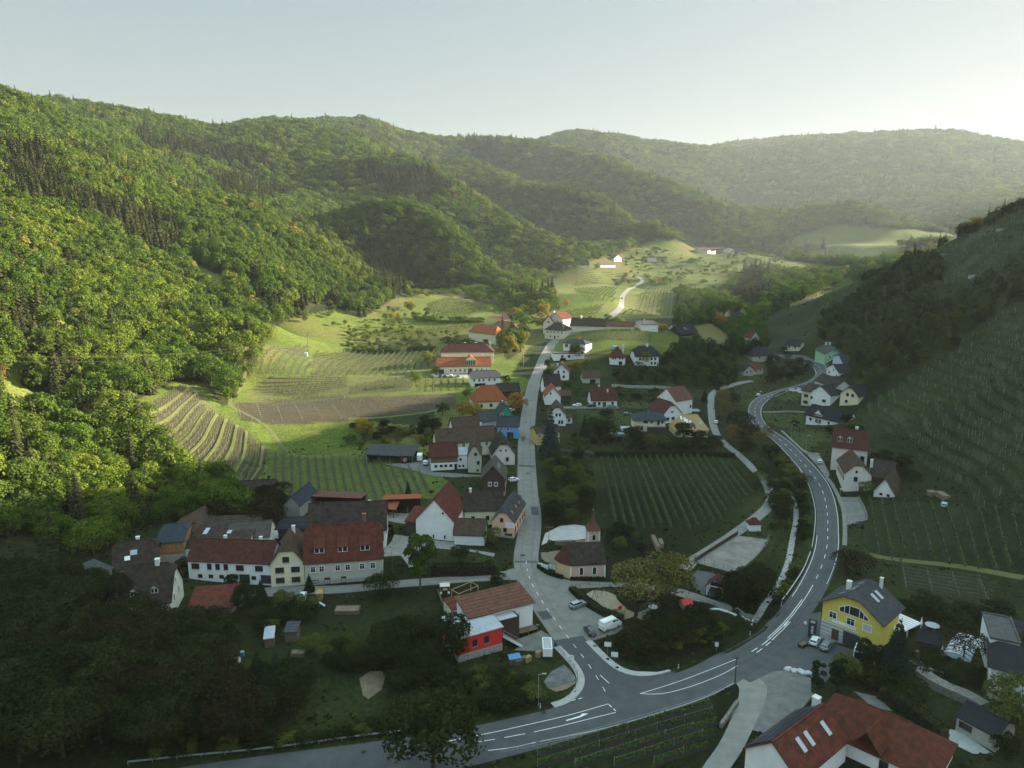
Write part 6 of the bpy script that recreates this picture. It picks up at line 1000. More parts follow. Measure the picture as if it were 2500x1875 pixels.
grove(8, [(650, 540), (960, 530), (1180, 520), (1200, 600), (700, 620)], 9, 5, 8, ['broad', 'bdark'], '* in front of the pale green house', 'trees before the pale green house', 3.6, 1.2); grove(8, [(1650, 640), (1960, 610), (1960, 740), (1720, 790)], 9, 3.5, 5, ['olive', 'broad'], '* in the lower garden', 'lower garden fruit trees', 3, 1.3); grove(8, [(1380, 800), (1600, 840), (1620, 960), (1480, 1000), (1390, 940)], 7, 7, 11, ['broad', 'spruce'], '* between the vegetable bed and the lower garden', 'trees by the vegetable bed', 3.4, 1.2)
grove(8, [(1400, 420), (1700, 380), (1720, 480), (1480, 560), (1380, 560)], 12, 2.5, 5, ['shrub', 'olive'], '* round the garden sheds', 'shrubs round the garden sheds', 2.4, 1.2); grove(8, [(2060, 620), (2300, 640), (2330, 860), (2120, 900)], 10, 5, 9, ['broad'], 'dark tree in the garden left of the red annex', 'trees left of the red annex', 3.4, 1.2); grove('D', [(100, 250), (560, 190), (840, 300), (860, 400), (500, 470), (330, 510), (60, 420)], 40, 1.6, 3.4, ['shrub', 'shrubo', 'shrub'], '* on the bank above the main road', 'bank shrubs', 1.8, 1.4)
grove(8, [(700, 1190), (1500, 1120), (2100, 1040), (2120, 1080), (1500, 1160), (800, 1225)], 30, 1.3, 2.6, ['shrub', 'shrub', 'shrubo'], '* behind the guard rail', 'shrubs behind the guard rail', 1.6, 1.4); grove('B', [(980, 960), (1200, 830), (1450, 760), (2000, 640), (2180, 760), (2150, 930), (1700, 1180), (1400, 1270), (1000, 1290), (860, 1100)], 55, 1.3, 3.4, ['shrub', 'shrub', 'bdark'], '* in the dark hollow inside the road bend', 'hollow shrubs', 1.7, 1.4); grove('C', [(80, 1060), (300, 1010), (700, 1010), (800, 1040), (600, 1170), (300, 1300), (0, 1420), (-250, 1480), (-300, 1300)], 40, 1.0, 2.0, ['shrubo', 'shrubs'], '* on the bank inside the road bend', 'bank shrubs in the bend', 1.3, 1.4)
grove(1, [(0, 1130), (560, 1110), (780, 1090), (800, 1250), (620, 1290), (0, 1310)], 32, 2.5, 5.5, ['olive', 'shrubs', 'gold', 'broad'], '* in the garden strip above the machine shed', 'garden strip shrubs', 3, 1.3); grove(1, [(1460, 200), (1600, 80), (1780, 90), (1780, 180), (1740, 280), (1560, 280)], 16, 7, 11, ['gold', 'spring', 'spring'], '* in the copse left of the old farmhouse', 'copse by the old farmhouse', 6, 1.1)
grove(1, [(0, 160), (480, 150), (600, 260), (1000, 290), (1320, 330), (1260, 400), (900, 400), (0, 350)], 95, 2.6, 4.4, ['shrubo', 'shrubs', 'olive'], '* in the orchard strip above the bright vineyard', 'orchard strip above the vineyard', 3.4, 1.1); grove('b', [(370, 1290), (640, 1270), (1060, 1350), (1000, 1385), (650, 1335), (400, 1365)], 46, 3, 5, ['olive', 'shrubs'], '* in the far orchard below the conifer wood', 'far orchard', 5, 1.1); grove('d', [(1740, 250), (2203, 250), (2203, 430), (1760, 400)], 30, 3.5, 6, ['olive', 'spring'], '* on the meadow below the left wood', 'meadow trees', 5, 1.1)
grove('b', [(1640, 1330), (1750, 1300), (1840, 1220), (1790, 1200), (1740, 1260)], 10, 7, 10, ['spring', 'gold'], '* left of the far winding road', 'trees left of the winding road', 5, 1.1); grove('b', [(1880, 1240), (2080, 1280), (2060, 1310), (1900, 1290)], 10, 6, 9, ['gold', 'spring'], '* right of the far winding road', 'trees right of the winding road', 5, 1.1); grove('b', [(1280, 1420), (1420, 1500), (1720, 1520), (1740, 1560), (1400, 1540)], 10, 3, 6, ['olive', 'gold'], '* behind the long low barn', 'trees behind the barn', 5, 1.1)
grove('b', [(400, 1420), (480, 1500), (420, 1560), (180, 1500), (260, 1440)], 16, 4, 7, ['olive', 'gold'], '* round the far electricity pole', 'trees round the far pole', 4, 1.1); grove(7, [(1120, 500), (1900, 560), (1800, 700), (1300, 650)], 12, 2.4, 4, ['shrub'], 'dark shrub on the slope behind the pool cover', 'shrubs behind the pool cover', 2.5, 1.4); grove(7, [(1260, 880), (1420, 880), (1420, 1000), (1700, 1000), (1730, 1120), (1560, 1090), (1280, 1010)], 12, 1.6, 3, ['shrub'], 'dark shrub above the stone slope', 'shrubs above the stone slope', 2, 1.4)
grove(7, [(840, 960), (1000, 1010), (1250, 1180), (1100, 1180), (880, 1060)], 10, 2, 4, ['shrub'], 'dark shrub beside the red roofed house', 'shrubs beside the red roofed house', 2.2, 1.3); grove(3, [(1180, 1000), (1380, 1060), (1500, 1200), (1380, 1180), (1200, 1040)], 8, 2, 4, ['shrub'], 'dark shrub behind the inn barns', 'shrubs behind the inn barns', 3, 1.3); grove(3, [(880, 860), (1040, 830), (1130, 870), (900, 910)], 8, 2, 4, ['shrub', 'shrubo'], '* on the slope between bungalow and inn', 'shrubs between bungalow and inn', 3, 1.3)
grove(3, [(480, 330), (620, 330), (740, 390), (780, 470), (700, 520), (500, 570), (480, 440)], 22, 5, 9, ['bdark', 'broad'], '* inside the upper road bend', 'trees inside the upper bend', 5, 1.1); grove(2, [(900, 770), (1450, 790), (1420, 880), (960, 870)], 16, 1.8, 3.5, ['shrub', 'shrubo'], '* in the garden behind the bungalow', 'shrubs behind the bungalow', 3.5, 1.3); grove(2, [(480, 1130), (600, 1100), (900, 1190), (1000, 1250), (880, 1290), (500, 1250)], 16, 2, 4, ['shrub', 'olive'], '* in the garden right of the blue spruce', 'garden by the blue spruce', 3, 1.3); grove(2, [(1050, 1230), (1700, 1270), (1900, 1340), (1400, 1350), (1050, 1330)], 18, 2, 4, ['shrub'], 'dark shrub above the large vineyard', 'shrubs above the large vineyard', 3, 1.4)
grove(6, [(950, 560), (1130, 600), (1150, 700), (960, 730)], 7, 3, 5.5, ['broad', 'olive'], '* behind the chapel', 'trees behind the chapel', 3, 1.2); grove(1, [(640, 1110), (800, 1130), (790, 1220), (660, 1230)], 6, 5, 7, ['broad'], 'dark tree left of the plain roofed barn', 'trees left of the plain barn', 3, 1.1); grove(5, [(0, 620), (140, 660), (140, 860), (0, 820)], 7, 5, 8, ['bdark', 'broad'], '* left of the block barn', 'trees left of the block barn', 4, 1.2)
plant_all()
# hedges
def hedge(c, pts, wid, hh, label, m=L_DARK, name='hedge'):
    L = spline([np.array((*G(*p)[:2], 0)) for p in U(c, *pts)], .8)[0]; s = np.concatenate([[0], np.cumsum(np.linalg.norm(np.diff(L, axis=0), axis=1))]); N_ = normals(L); n = int(s[-1]*90)
    q = nrg.uniform(0, s[-1], n); x = np.interp(q, s, L[:, 0]); y = np.interp(q, s, L[:, 1]); nx = np.interp(q, s, N_[:, 0]); ny = np.interp(q, s, N_[:, 1])
    a = nrg.uniform(-1, 1, n); top = nrg.uniform(size=n) < .45; side = np.sign(nrg.uniform(-1, 1, n)); a = np.where(top, a, side)*wid/2; zz = np.where(top, hh, nrg.uniform(.05, 1, n)*hh)+nrg.normal(size=n)*.07
    P = np.stack([x+nx*a, y+ny*a, gz(x, y)+zz], 1); Nn = np.stack([np.where(top, 0, nx*side), np.where(top, 0, ny*side), np.where(top, 1., .25)], 1)+nrg.normal(size=(n, 3))*.4; Nn /= np.linalg.norm(Nn, axis=1)[:, None]
    V, F = quads(P, Nn, nrg.uniform(.3, .55, n)); o = thing(name, label, 'hedge'); ob('foliage', fastmesh('foliage', V, F, m), o)
    b = MB()
    for i in range(0, len(L)-1, 2):
        j = min(i+2, len(L)-1); A, B = L[i], L[j]; k = N_[i]*wid*.4; z = float(gz(*A)); b.add([(A[0]+k[0], A[1]+k[1], z-.2), (A[0]-k[0], A[1]-k[1], z-.2), (B[0]-k[0], B[1]-k[1], z-.2), (B[0]+k[0], B[1]+k[1], z-.2), (A[0]+k[0], A[1]+k[1], z+hh*.9), (A[0]-k[0], A[1]-k[1], z+hh*.9), (B[0]-k[0], B[1]-k[1], z+hh*.9), (B[0]+k[0], B[1]+k[1], z+hh*.9)], [(4, 5, 6, 7), (0, 1, 5, 4), (1, 2, 6, 5), (2, 3, 7, 6), (3, 0, 4, 7)])
    b.ob('branches', BARKD, o)
hedge(5, [(1485, 1300), (1750, 1305), (2060, 1290)], 2.2, 3.0, 'long clipped dark hedge beside the village lane'); hedge(7, [(1010, 1160), (1200, 1270), (1350, 1390), (1455, 1470)], 2.4, 2.4, 'curved dark hedge beside the long red roofed wing'); hedge(2, [(740, 1375), (1200, 1385), (1650, 1375), (2000, 1390)], 1.6, 1.8, 'dark hedge along the upper edge of the large vineyard'); hedge('B', [(250, 335), (420, 470), (600, 610), (800, 690), (930, 750)], 1.8, 1.1, 'low dark hedge between the car park and the playground'); hedge(6, [(450, 790), (520, 835), (620, 868)], .8, .9, 'low hedge in front of the notice boards'); hedge(6, [(670, 875), (900, 872)], .8, .7, 'low clipped hedge along the chapel wall')
# undergrowth: tufts and weeds, past counting
c_u = bpy.data.collections.new('undergrowth_tufts')
for i in range(3):
    vf = crown_broad(60, .5, .6, .0, 4, 400+i); proto('tuft', cm('tuft', vf, [L_DARK, L_OLIVE, L_DARK][i]), c_u)
def free(X, Y):
    k = np.ones(len(X), bool)
    for b in BLOCK: k &= ~inpoly(X, Y, b)
    for p, w_ in ((MAIN, 5.4), (SIDE, 4.3), (LANE, 3), (WEST, 2.6), (TRACK, 2.2)): k &= seg_dist(X, Y, p.L[::6]) > w_
    return k
def tufts(name, n, poly, s0, s1, label, coll=c_u):
    W_ = np.array([p[:2] for p in GP(poly)]); lo, hi = W_.min(0), W_.max(0); X = nrg.uniform(lo[0], hi[0], n); Y = nrg.uniform(lo[1], hi[1], n); k = inpoly(X, Y, W_); X, Y = X[k], Y[k]
    k = vnoise(X/7, Y/7)+.5*vnoise(X/2.5, Y/2.5) > nrg.uniform(-.7, .7, len(X)); X, Y = X[k], Y[k]; k = free(X, Y); X, Y = X[k], Y[k]
    S = nrg.uniform(s0, s1, len(X))*(1+.8*(nrg.uniform(size=len(X)) > .96)); scatter(name, np.stack([X, Y, gz(X, Y)-.05], 1), np.stack([S*1.5, S*1.5, S], 1), coll, 3, label)
tufts('undergrowth', 42000, [(0, 1300), (500, 1160), (700, 1100), (1150, 1040), (1300, 960), (1700, 900), (2000, 860), (2150, 960), (2500, 1250), (2500, 1873), (0, 1873)], .25, .6, 'weeds and tufts in the gardens and verges of the valley floor')
tufts('hillside_scrub', 22000, U('E', (-400, 900), (100, 640), (600, 460), (1240, 160), (1659, 60), (1659, 1659), (400, 1659), (100, 1400)), .5, 1.3, 'scrub and weeds between the terraces of the right hillside')
for nm, n_, poly, lb in (('plateau_trees', 900, U('c', (430, 1080), (1000, 1190), (1100, 1210), (700, 1230), (280, 1190)), 'trees and bushes on the far sunlit plateau'), ('slope_trees', 700, U('c', (-400, 1000), (0, 1090), (200, 1130), (440, 1200), (330, 1330), (0, 1290), (-300, 1200)), 'scattered trees on the far shaded slope'), ('valley_end_trees', 700, U('b', (1050, 1190), (1250, 1150), (1530, 1180), (1600, 1190), (1420, 1190), (1230, 1290), (1100, 1330)), 'trees round the farms at the valley end'), ('field_edge_trees', 900, U('b', (340, 1300), (640, 1245), (1080, 1340), (1060, 1460), (900, 1480), (860, 1410), (640, 1345), (400, 1400)), 'bushes along the edges of the upper fields')):
    tufts(nm, n_, poly, 3.0, 7.0, lb, c_b)
tufts('hedge_bank', 1500, U(1, (0, 372), (900, 398), (910, 432), (0, 425)), 1.6, 3.4, 'wild hedge bank above the bright vineyard', c_b); tufts('hedge_bank', 900, U(1, (600, 122), (850, 150), (1210, 160), (1210, 190), (850, 184), (600, 168)), 2, 4, 'wooded hedge bank below the upper fields', c_b)
# ---------------------------------------------------------------- cars
GL2 = mat('car_glass', (.012, .015, .018), .08, spec=.7); TYRE = mat('tyre', (.018, .018, .018), .9); RIM = mat('rim', (.35, .36, .37), .35, metal=.8); LAMP = mat('headlight', (.7, .72, .74), .15, spec=.7); TAIL = mat('tail_light', (.30, .015, .012), .25); BLK = mat('black_trim', (.02, .02, .022), .6); PLATE = mat('number_plate', (.7, .7, .7), .5)
def paint(n, c, metal=.2): return M('paint_'+n, c, .3, spec=.5, coat=.6, metal=metal)
PC = {'white': paint('white', (.72, .73, .74), 0), 'silver': paint('silver', (.30, .33, .36), .5), 'black': paint('black', (.016, .017, .02)), 'navy': paint('navy', (.018, .026, .045)), 'grey': paint('grey', (.13, .14, .15), .4), 'blue': paint('blue', (.07, .11, .20)), 'red': paint('red', (.35, .03, .02)), 'green': paint('green', (.25, .42, .40))}
PROFILE = {  # lower body side outline (x forward, z), greenhouse base and top
 'estate': dict(L=4.75, W=1.84, body=[(-2.36, .42), (-2.38, .95), (-2.25, 1.02), (1.05, 1.0), (2.0, .86), (2.33, .68), (2.37, .40), (2.2, .27), (-2.2, .27)], g0=[(-2.24, 1.0), (1.10, .99)], g1=[(-1.95, 1.47), (.25, 1.49)], ax=1.42, r=.34),
 'hatch': dict(L=4.1, W=1.76, body=[(-2.02, .42), (-2.05, .92), (-1.92, 1.0), (.95, 1.0), (1.7, .88), (2.0, .70), (2.05, .40), (1.9, .27), (-1.9, .27)], g0=[(-1.95, .98), (1.08, .99)], g1=[(-1.55, 1.46), (.15, 1.50)], ax=1.27, r=.32),
 'van': dict(L=5.9, W=2.0, body=[(-2.95, .45), (-2.97, 1.55), (-2.9, 1.62), (1.75, 1.62), (2.25, 1.25), (2.85, 1.05), (2.98, .75), (2.98, .42), (2.8, .3), (-2.8, .3)], g0=[(-2.92, 1.6), (2.2, 1.6)], g1=[(-2.82, 2.52), (1.25, 2.55)], ax=1.75, r=.36)}
_cp = {}
def car_meshes(kd):
    if kd in _cp: return _cp[kd]
    p = PROFILE[kd]; W = p['W']; van = kd == 'van'; out = {}
    b = MB(); n = len(p['body']); inset = .10
    # lower body as a loft of five sections so the flanks curve
    ys = [(-W/2+.10, .95), (-W/2, 1.0), (0, 1.0), (W/2, 1.0), (W/2-.10, .95)]
    V = []; cx = sum(q[0] for q in p['body'])/n
    sec = [(-W/2, .0, .985), (-W/2+.06, .05, 1.0), (0, .07, 1.01), (W/2-.06, .05, 1.0), (W/2, .0, .985)]
    for y, dz, s in sec: V += [(cx+(x-cx)*s, y, z+(dz if z > .8 else 0)) for x, z in p['body']]
    F = [tuple(range(n-1, -1, -1)), tuple(range(4*n, 5*n))]+[(k*n+i, k*n+(i+1) % n, (k+1)*n+(i+1) % n, (k+1)*n+i) for k in range(4) for i in range(n)]
    b.add(V, F)
    (a0, z0), (a1, z1) = p['g0']; (t0, w0), (t1, w1) = p['g1']; wb, wt = W/2-.05, W/2-(.14 if van else .24)
    gh = [(a0, -wb, z0), (a1, -wb, z1), (a1, wb, z1), (a0, wb, z0), (t0, -wt, w0), (t1, -wt, w1), (t1, wt, w1), (t0, wt, w0)]
    q = MB(); q.add(gh, [(0, 1, 5, 4), (1, 2, 6, 5), (2, 3, 7, 6), (3, 0, 4, 7)])
    if van:      # panelled sides: body carries the box, glass only at the cab and one side window
        b.add([(x*.999, y*1.003, z) for x, y, z in gh], [(0, 1, 5, 4), (2, 3, 7, 6), (3, 0, 4, 7), (4, 5, 6, 7)]); q = MB()
        f = lambda x, s, e: (x, s*(wb+(wt-wb)*e+.015), 1.62+.9*e)
        for s in (-1, 1):
            q.add([f(1.15, s, .12), f(2.0, s, .06), f(1.25, s, .72), f(1.15, s, .72)], [(0, 1, 2, 3)]); q.add([f(.1, s, .15), f(.95, s, .15), f(.95, s, .68), f(.1, s, .68)], [(0, 1, 2, 3)])
        q.add([(2.2-.03+.03, -wb+.1, 1.63), (2.23, wb-.1, 1.63), (1.36, wt-.06, 2.42), (1.36, -wt+.06, 2.42)], [(0, 1, 2, 3)])
    else:
        b.add([(t0-.03, -wt-.02, w0), (t1+.03, -wt-.02, w1), (t1+.03, wt+.02, w1), (t0-.03, wt+.02, w0), (t0+.05, -wt+.1, w0+.07), (t1-.1, -wt+.1, w1+.06), (t1-.1, wt-.1, w1+.06), (t0+.05, wt-.1, w0+.07)], [(0, 1, 5, 4), (1, 2, 6, 5), (2, 3, 7, 6), (3, 0, 4, 7), (4, 5, 6, 7)])
        for s in (-1, 1):     # pillars
            for xa, xb in ((a0, t0), (a1, t1), ((a0*.62+a1*.38), t0*.62+t1*.38), ((a0*.25+a1*.75), t0*.25+t1*.75+.02)):
                b.cyl((xa, s*(wb+.012), z0), (xb, s*(wt+.012), w0+.02), .045, n=4)
    for s in (-1, 1): b.box(.75 if not van else 1.9, s*(W/2+.02)-.09, .95 if not van else 1.45, .95 if not van else 2.1, s*(W/2+.02)+.09, 1.12 if not van else 1.8)
    out['body'] = b; out['windows'] = q
    bp = MB(); bp.box(p['body'][0][0]-.05, -W/2+.1, .32, p['body'][0][0]+.1, W/2-.1, .55); x1 = max(x for x, z in p['body']); bp.box(x1-.1, -W/2+.15, .3, x1+.03, W/2-.15, .5); out['bumper'] = bp
    _cp[kd] = (out, {k: v.me(k, {'windows': GL2, 'bumper': BLK}.get(k)) for k, v in out.items() if k != 'body'}, {}, MB().cyl((0, -.12, 0), (0, .12, 0), p['r'], n=16).me('tyre', TYRE), MB().cyl((0, -.13, 0), (0, .13, 0), p['r']*.62, n=10).me('rim', RIM), MB().box(-.05, -.2, -.07, .05, .2, .07).me('headlight', LAMP), MB().box(-.05, -.11, -.16, .05, .11, .16).me('tail_light', TAIL), MB().box(-.02, -.26, -.06, .02, .26, .06).me('number_plate', PLATE))
    return _cp[kd]
def car(c, pos, front, col, kd, label, cat='car', group=None):
    parts, me, bodies, ty, ri, hl, tl, pl = car_meshes(kd); p = PROFILE[kd]; W = p['W']
    a, f = G(*U(c, pos)[0]), G(*U(c, front)[0]); d = (f-a)[:2]; o = thing('parked_car' if kd != 'van' else 'parked_van', label, cat, (a[0], a[1], a[2]+.11), math.atan2(d[1], d[0]), group)
    if col not in bodies: bodies[col] = parts['body'].me('body', PC[col])
    ob('body', bodies[col], o)
    for k, m_ in me.items(): ob(k, m_, o)
    for sx in (-1, 1):
        for sy in (-1, 1): w_ = ob('wheel', ty, o, (sx*p['ax'], sy*(W/2-.11), p['r'])); ob('rim', ri, w_)
    x1 = max(x for x, z in p['body']); x0 = min(x for x, z in p['body'])
    for sy in (-1, 1): ob('headlight', hl, o, (x1-.1, sy*(W/2-.33), .68 if kd != 'van' else .9)); ob('tail_light', tl, o, (x0+.02, sy*(W/2-.16), .82 if kd != 'van' else 1.2))
    ob('number_plate', pl, o, (x0-.045, 0, .62 if kd != 'van' else .75)); return o
car('B', (338, 560), (430, 525), 'silver', 'estate', 'silver estate car parked alone in front of the playground hedge'); car('B', (770, 850), (900, 800), 'white', 'van', 'white high roofed van parked beside the wooden rail', 'van'); car('B', (495, 920), (440, 845), 'navy', 'hatch', 'dark blue hatchback beside the white van')
car('C', (1600, 1225), (1650, 1140), 'white', 'hatch', 'white hatchback in front of the yellow house'); car('C', (1758, 1285), (1815, 1210), 'silver', 'estate', 'silver estate car in front of the yellow house entrance')
car(5, (1320, 1225), (1330, 1190), 'white', 'hatch', 'white car half behind the slim green tree'); car(5, (325, 1520), (335, 1480), 'white', 'estate', 'white estate car below the village lane'); car(5, (212, 1520), (225, 1480), 'black', 'estate', 'black car left of the white estate below the lane'); car(1, (697, 1450), (702, 1425), 'white', 'estate', 'white pickup in the timber barn yard')
car(1, (1490, 1605), (1520, 1600), 'white', 'hatch', 'white car beside the tall timber house'); car(1, (1572, 868), (1576, 850), 'white', 'hatch', 'white car beside the dark timber barn on the road'); car(1, (1468, 975), (1490, 970), 'white', 'hatch', 'white car behind the orange golden tree')
for x, cl in ((765, 'silver'), (830, 'black'), (872, 'grey'), (925, 'white'), (990, 'silver')): car(1, (x, 664), (x+3, 652), cl, 'hatch', {765: 'silver car at the left end of the mansion car park', 830: 'black car in the mansion car park', 872: 'grey car in the mansion car park', 925: 'white car in the mansion car park', 990: 'silver car at the right end of the mansion car park'}[x])
car(1, (1197, 776), (1215, 776), 'white', 'hatch', 'white car under the red awning'); car(2, (585, 930), (545, 930), 'white', 'estate', 'white off road car left of the bungalow'); car(2, (715, 934), (680, 934), 'black', 'estate', 'black car in front of the bungalow corner'); car(2, (900, 940), (940, 940), 'silver', 'estate', 'silver car at the bungalow steps'); car(2, (418, 924), (440, 922), 'blue', 'hatch', 'small blue car at the white gabled house'); car(2, (1040, 1010), (1080, 1008), 'blue', 'estate', 'blue car parked on the grass left of the beige house'); car(2, (1836, 1085), (1838, 1060), 'white', 'hatch', 'white car on the farm track beside the sparse trees')
car(3, (418, 628), (445, 612), 'white', 'hatch', 'white car on the outer edge of the upper road bend'); car(3, (437, 612), (460, 600), 'navy', 'hatch', 'dark car just behind the white one at the bend'); car(3, (655, 598), (690, 595), 'white', 'estate', 'white car before the small garage by the walled garden'); car(3, (830, 1082), (815, 1062), 'white', 'hatch', 'white car parked left of the inn'); car(3, (885, 432), (880, 420), 'grey', 'hatch', 'grey car below the green house'); car(5, (1545, 720), (1590, 712), 'black', 'estate', 'black car behind the white barn'); car(5, (998, 770), (1008, 745), 'silver', 'hatch', 'silver car left of the orange lean-to'); car(5, (85, 960), (90, 930), 'white', 'van', 'white van under the black carport', 'van'); car(1, (512, 1430), (514, 1410), 'red', 'hatch', 'red car inside the grey machine shed'); car('F', (1265, 985), (1270, 955), 'green', 'estate', 'pale turquoise car wreck in the vineyard by the inn'); car('b', (1733, 1372), (1738, 1395), 'navy', 'hatch', 'dark car driving on the far winding road'); car('W', 1 and (652, 1293), (656, 1283), 'silver', 'hatch', 'silver car half hidden by the hedge below the cream gable') if False else None
# ---------------------------------------------------------------- structures and furniture
def frame(c, p0, p1=None):
    """ground point at p0 and the heading towards p1"""
    a = G(*U(c, p0)[0]); 
    if p1 is None: return a, 0, 0
    b = G(*U(c, p1)[0]); d = (b-a)[:2]; return a, math.atan2(d[1], d[0]), float(np.linalg.norm(d))
STEEL = mat('galvanised_steel', (.34, .36, .37), .5, .1, 2, metal=.5); DGREEN = mat('dark_green_rail', (.02, .045, .035), .6); REDP = mat('red_plastic', (.50, .03, .025), .45); WOODP = mat('pale_wood', (.32, .24, .14), .85, .25, 3); WOODD = WALL['brown']; BLUEP = mat('blue_sheet', (.06, .20, .38), .5, .15, 2); WHT = mat('white_panel', (.70, .71, .72), .5); CREAMTRIM = plaster('trim', (.72, .71, .68))
# chapel
a, ang, L_ = frame(6, (668, 868), (905, 858)); CH = thing('chapel', 'small pink chapel with a dark roof and a spired tower at the village junction', 'chapel', a, ang); D_, ev, ri = 8.5, 4.3, 4.3; CW = WALL['pale'] if False else plaster('chapel_pink', (.52, .38, .31))
m = MB(); m.prism([(0, -1.5), (D_, -1.5), (D_, ev), (D_/2, ev+ri), (0, ev)], 'x', 0, L_); m.ob('wall', CW, CH); ap = [(0, 0), (-2.6, 2.2), (-3.4, D_/2), (-2.6, D_-2.2), (0, D_)]; MB().prism(ap[::-1], 'z', -1.5, ev).ob('apse', plaster('apse_ochre', (.50, .38, .22)), CH)
o_ = .35; s_ = ri/(D_/2); rf = slab([[(0, -o_, ev-o_*s_), (L_+.3, -o_, ev-o_*s_), (L_+.3, D_/2, ev+ri), (0, D_/2, ev+ri)], [(L_+.3, D_+o_, ev-o_*s_), (0, D_+o_, ev-o_*s_), (0, D_/2, ev+ri), (L_+.3, D_/2, ev+ri)]], .18); RF = rf.ob('roof', ROOF['dark'], CH)
ap2 = [(0, -o_, ev-o_*s_), (-2.9, 2.0, ev-.2), (-3.8, D_/2, ev-.2), (-2.9, D_-2.0, ev-.2), (0, D_+o_, ev-o_*s_)]; tp = (0, D_/2, ev+ri); slab([[ap2[i+1], ap2[i], tp] for i in range(4)], .18).ob('apse_roof', ROOF['wine'], RF)
m = MB()
for x0, y0, x1, y1 in ((-.06, -.06, .35, .3), (L_-.35, -.06, L_+.06, .3), (L_-.3, D_-.3, L_+.06, D_+.06)): m.box(x0, y0, .05, x1, y1, ev-.15)
m.box(-.03, -.07, 0, L_+.07, .0, .35); m.box(-.03, -.07, ev-.55, L_+.07, -.001, ev-.2); m.ob('corner_trim', CREAMTRIM, CH)
def arch(w, hh, n=8): return [(-w/2, 0), (w/2, 0)]+[(w/2*math.cos(t), hh-w/2+w/2*math.sin(t)) for t in [math.pi*i/n for i in range(n+1)]]
for fx in (.32, .69):
    wd = MB().prism(arch(1.35, 2.5), 'y', -.06, .02).ob('window', CREAMTRIM, CH, loc=(fx*L_, 0, .95)); MB().prism(arch(.95, 2.1), 'y', -.09, -.061).ob('pane', GLASS, wd, loc=(0, 0, .18))
TW = MB().box(-1.6, -1.6, -1, 1.6, 1.6, 10.4).ob('tower', CW, CH, loc=(L_*.84, D_+1.2, 0)); sp_ = MB(); h0 = 10.4
ring = [(-2.0, -2.0), (2.0, -2.0), (2.0, 2.0), (-2.0, 2.0)]; r2 = [(x*.45, y*.45) for x, y in ring]
sp_.add([(x, y, h0) for x, y in ring]+[(x, y, h0+1.7) for x, y in r2]+[(0, 0, h0+5.2)], [(3, 2, 1, 0)]+[(i, (i+1) % 4, (i+1) % 4+4, i+4) for i in range(4)]+[(i+4, (i+1) % 4+4, 8) for i in range(4)]); sp_.ob('spire', ROOF['brick'], TW)
MB().cyl((0, 0, h0+5.1), (0, 0, h0+6.0), .05).box(-.25, -.03, h0+5.6, .25, .03, h0+5.68).ob('cross', STEEL, TW)
m = MB()
for sx, sy in ((-1, -1), (1, -1), (-1, 1), (1, 1)): m.box(sx*1.62-.14, sy*1.62-.14, 0, sx*1.62+.14, sy*1.62+.14, 10.2)
m.ob('corner_trim', CREAMTRIM, TW); MB().prism(arch(.8, 1.5), 'y', -1.68, -1.6).ob('belfry_opening', GLASS, TW, loc=(0, 0, 7.6))
# red house at the junction
h('A', (530, 600), (1385, 405), 7.5, 6.6, 1.3, 'shed', 'white', 'brick', 'white house with a tiled single slope roof and a dark timber panel at the junction', at=6.4, o=.5, sink=3, upper=None)
RH = bpy.context.scene.objects[-1] if False else [o for o in COL.objects if o.get('label', '').startswith('white house with a tiled single')][0]; 
sc_ = [o for o in RH.children if o.name.startswith('wall')][0].dimensions; LW = sc_.x
MB().box(LW*.40, -2.6, -3, LW*.70, -.01, 5.6).ob('timber_panel', WALL['brown'], RH); MB().box(LW*.38, -2.9, 5.62, LW*.66, .2, 5.8).ob('canopy', ZINC, RH)
m = MB(); m.box(LW*.70, -2.2, .6, LW*1.02, -.05, .75); 
for q in (.71, .86, 1.01): m.cyl((LW*q, -2.1, -2.5), (LW*q, -2.1, 6.0 if q < .8 else 1.7), .09)
m.box(LW*.70, -2.2, 1.6, LW*1.02, -2.12, 1.68); m.ob('balcony', WALL['wood'], RH)
h('A', (385, 1200), (972, 1035), 8.5, 5.6, .9, 'shed', 'red', 'zinc', 'bright red annex with a grey metal roof left of the junction', name='annex', cat='annex', o=.3, conc_base=1.7, win=[('f', [.37, .64], 2.9, 1.0, 1.5, 'b'), ('f', [.15, .4, .63, .87], .35, 1.5, .8, 'o')], sink=1)
h('A', (300, 640), (500, 590), 5, 2.8, .5, 'shed', 'beige', 'red', 'low red roofed lean-to behind the red annex', name='lean_to', cat='shed', o=.2)
m = MB(); a, ang, L_ = frame('A', (985, 970), (1250, 990)); m.add([(0, -.6, 2.4), (0, .6, 2.4), (L_, .6, 0), (L_, -.6, 0), (0, -.6, 2.3), (0, .6, 2.3), (L_, .6, -.1), (L_, -.6, -.1)], [(0, 1, 2, 3), (4, 7, 6, 5), (0, 3, 7, 4), (1, 5, 6, 2), (2, 6, 7, 3), (0, 4, 5, 1)])
for y in (-.6, .6): m.cyl((0, y, 3.4), (L_, y, 1.0), .04); m.cyl((0, y, 2.4), (0, y, 3.4), .04); m.cyl((L_, y, 0), (L_, y, 1.0), .04)
ST = m.ob('outdoor_stairs', STEEL, loc=a, rz=ang, label='grey steel outdoor stairs at the side of the red annex', cat='stairs')
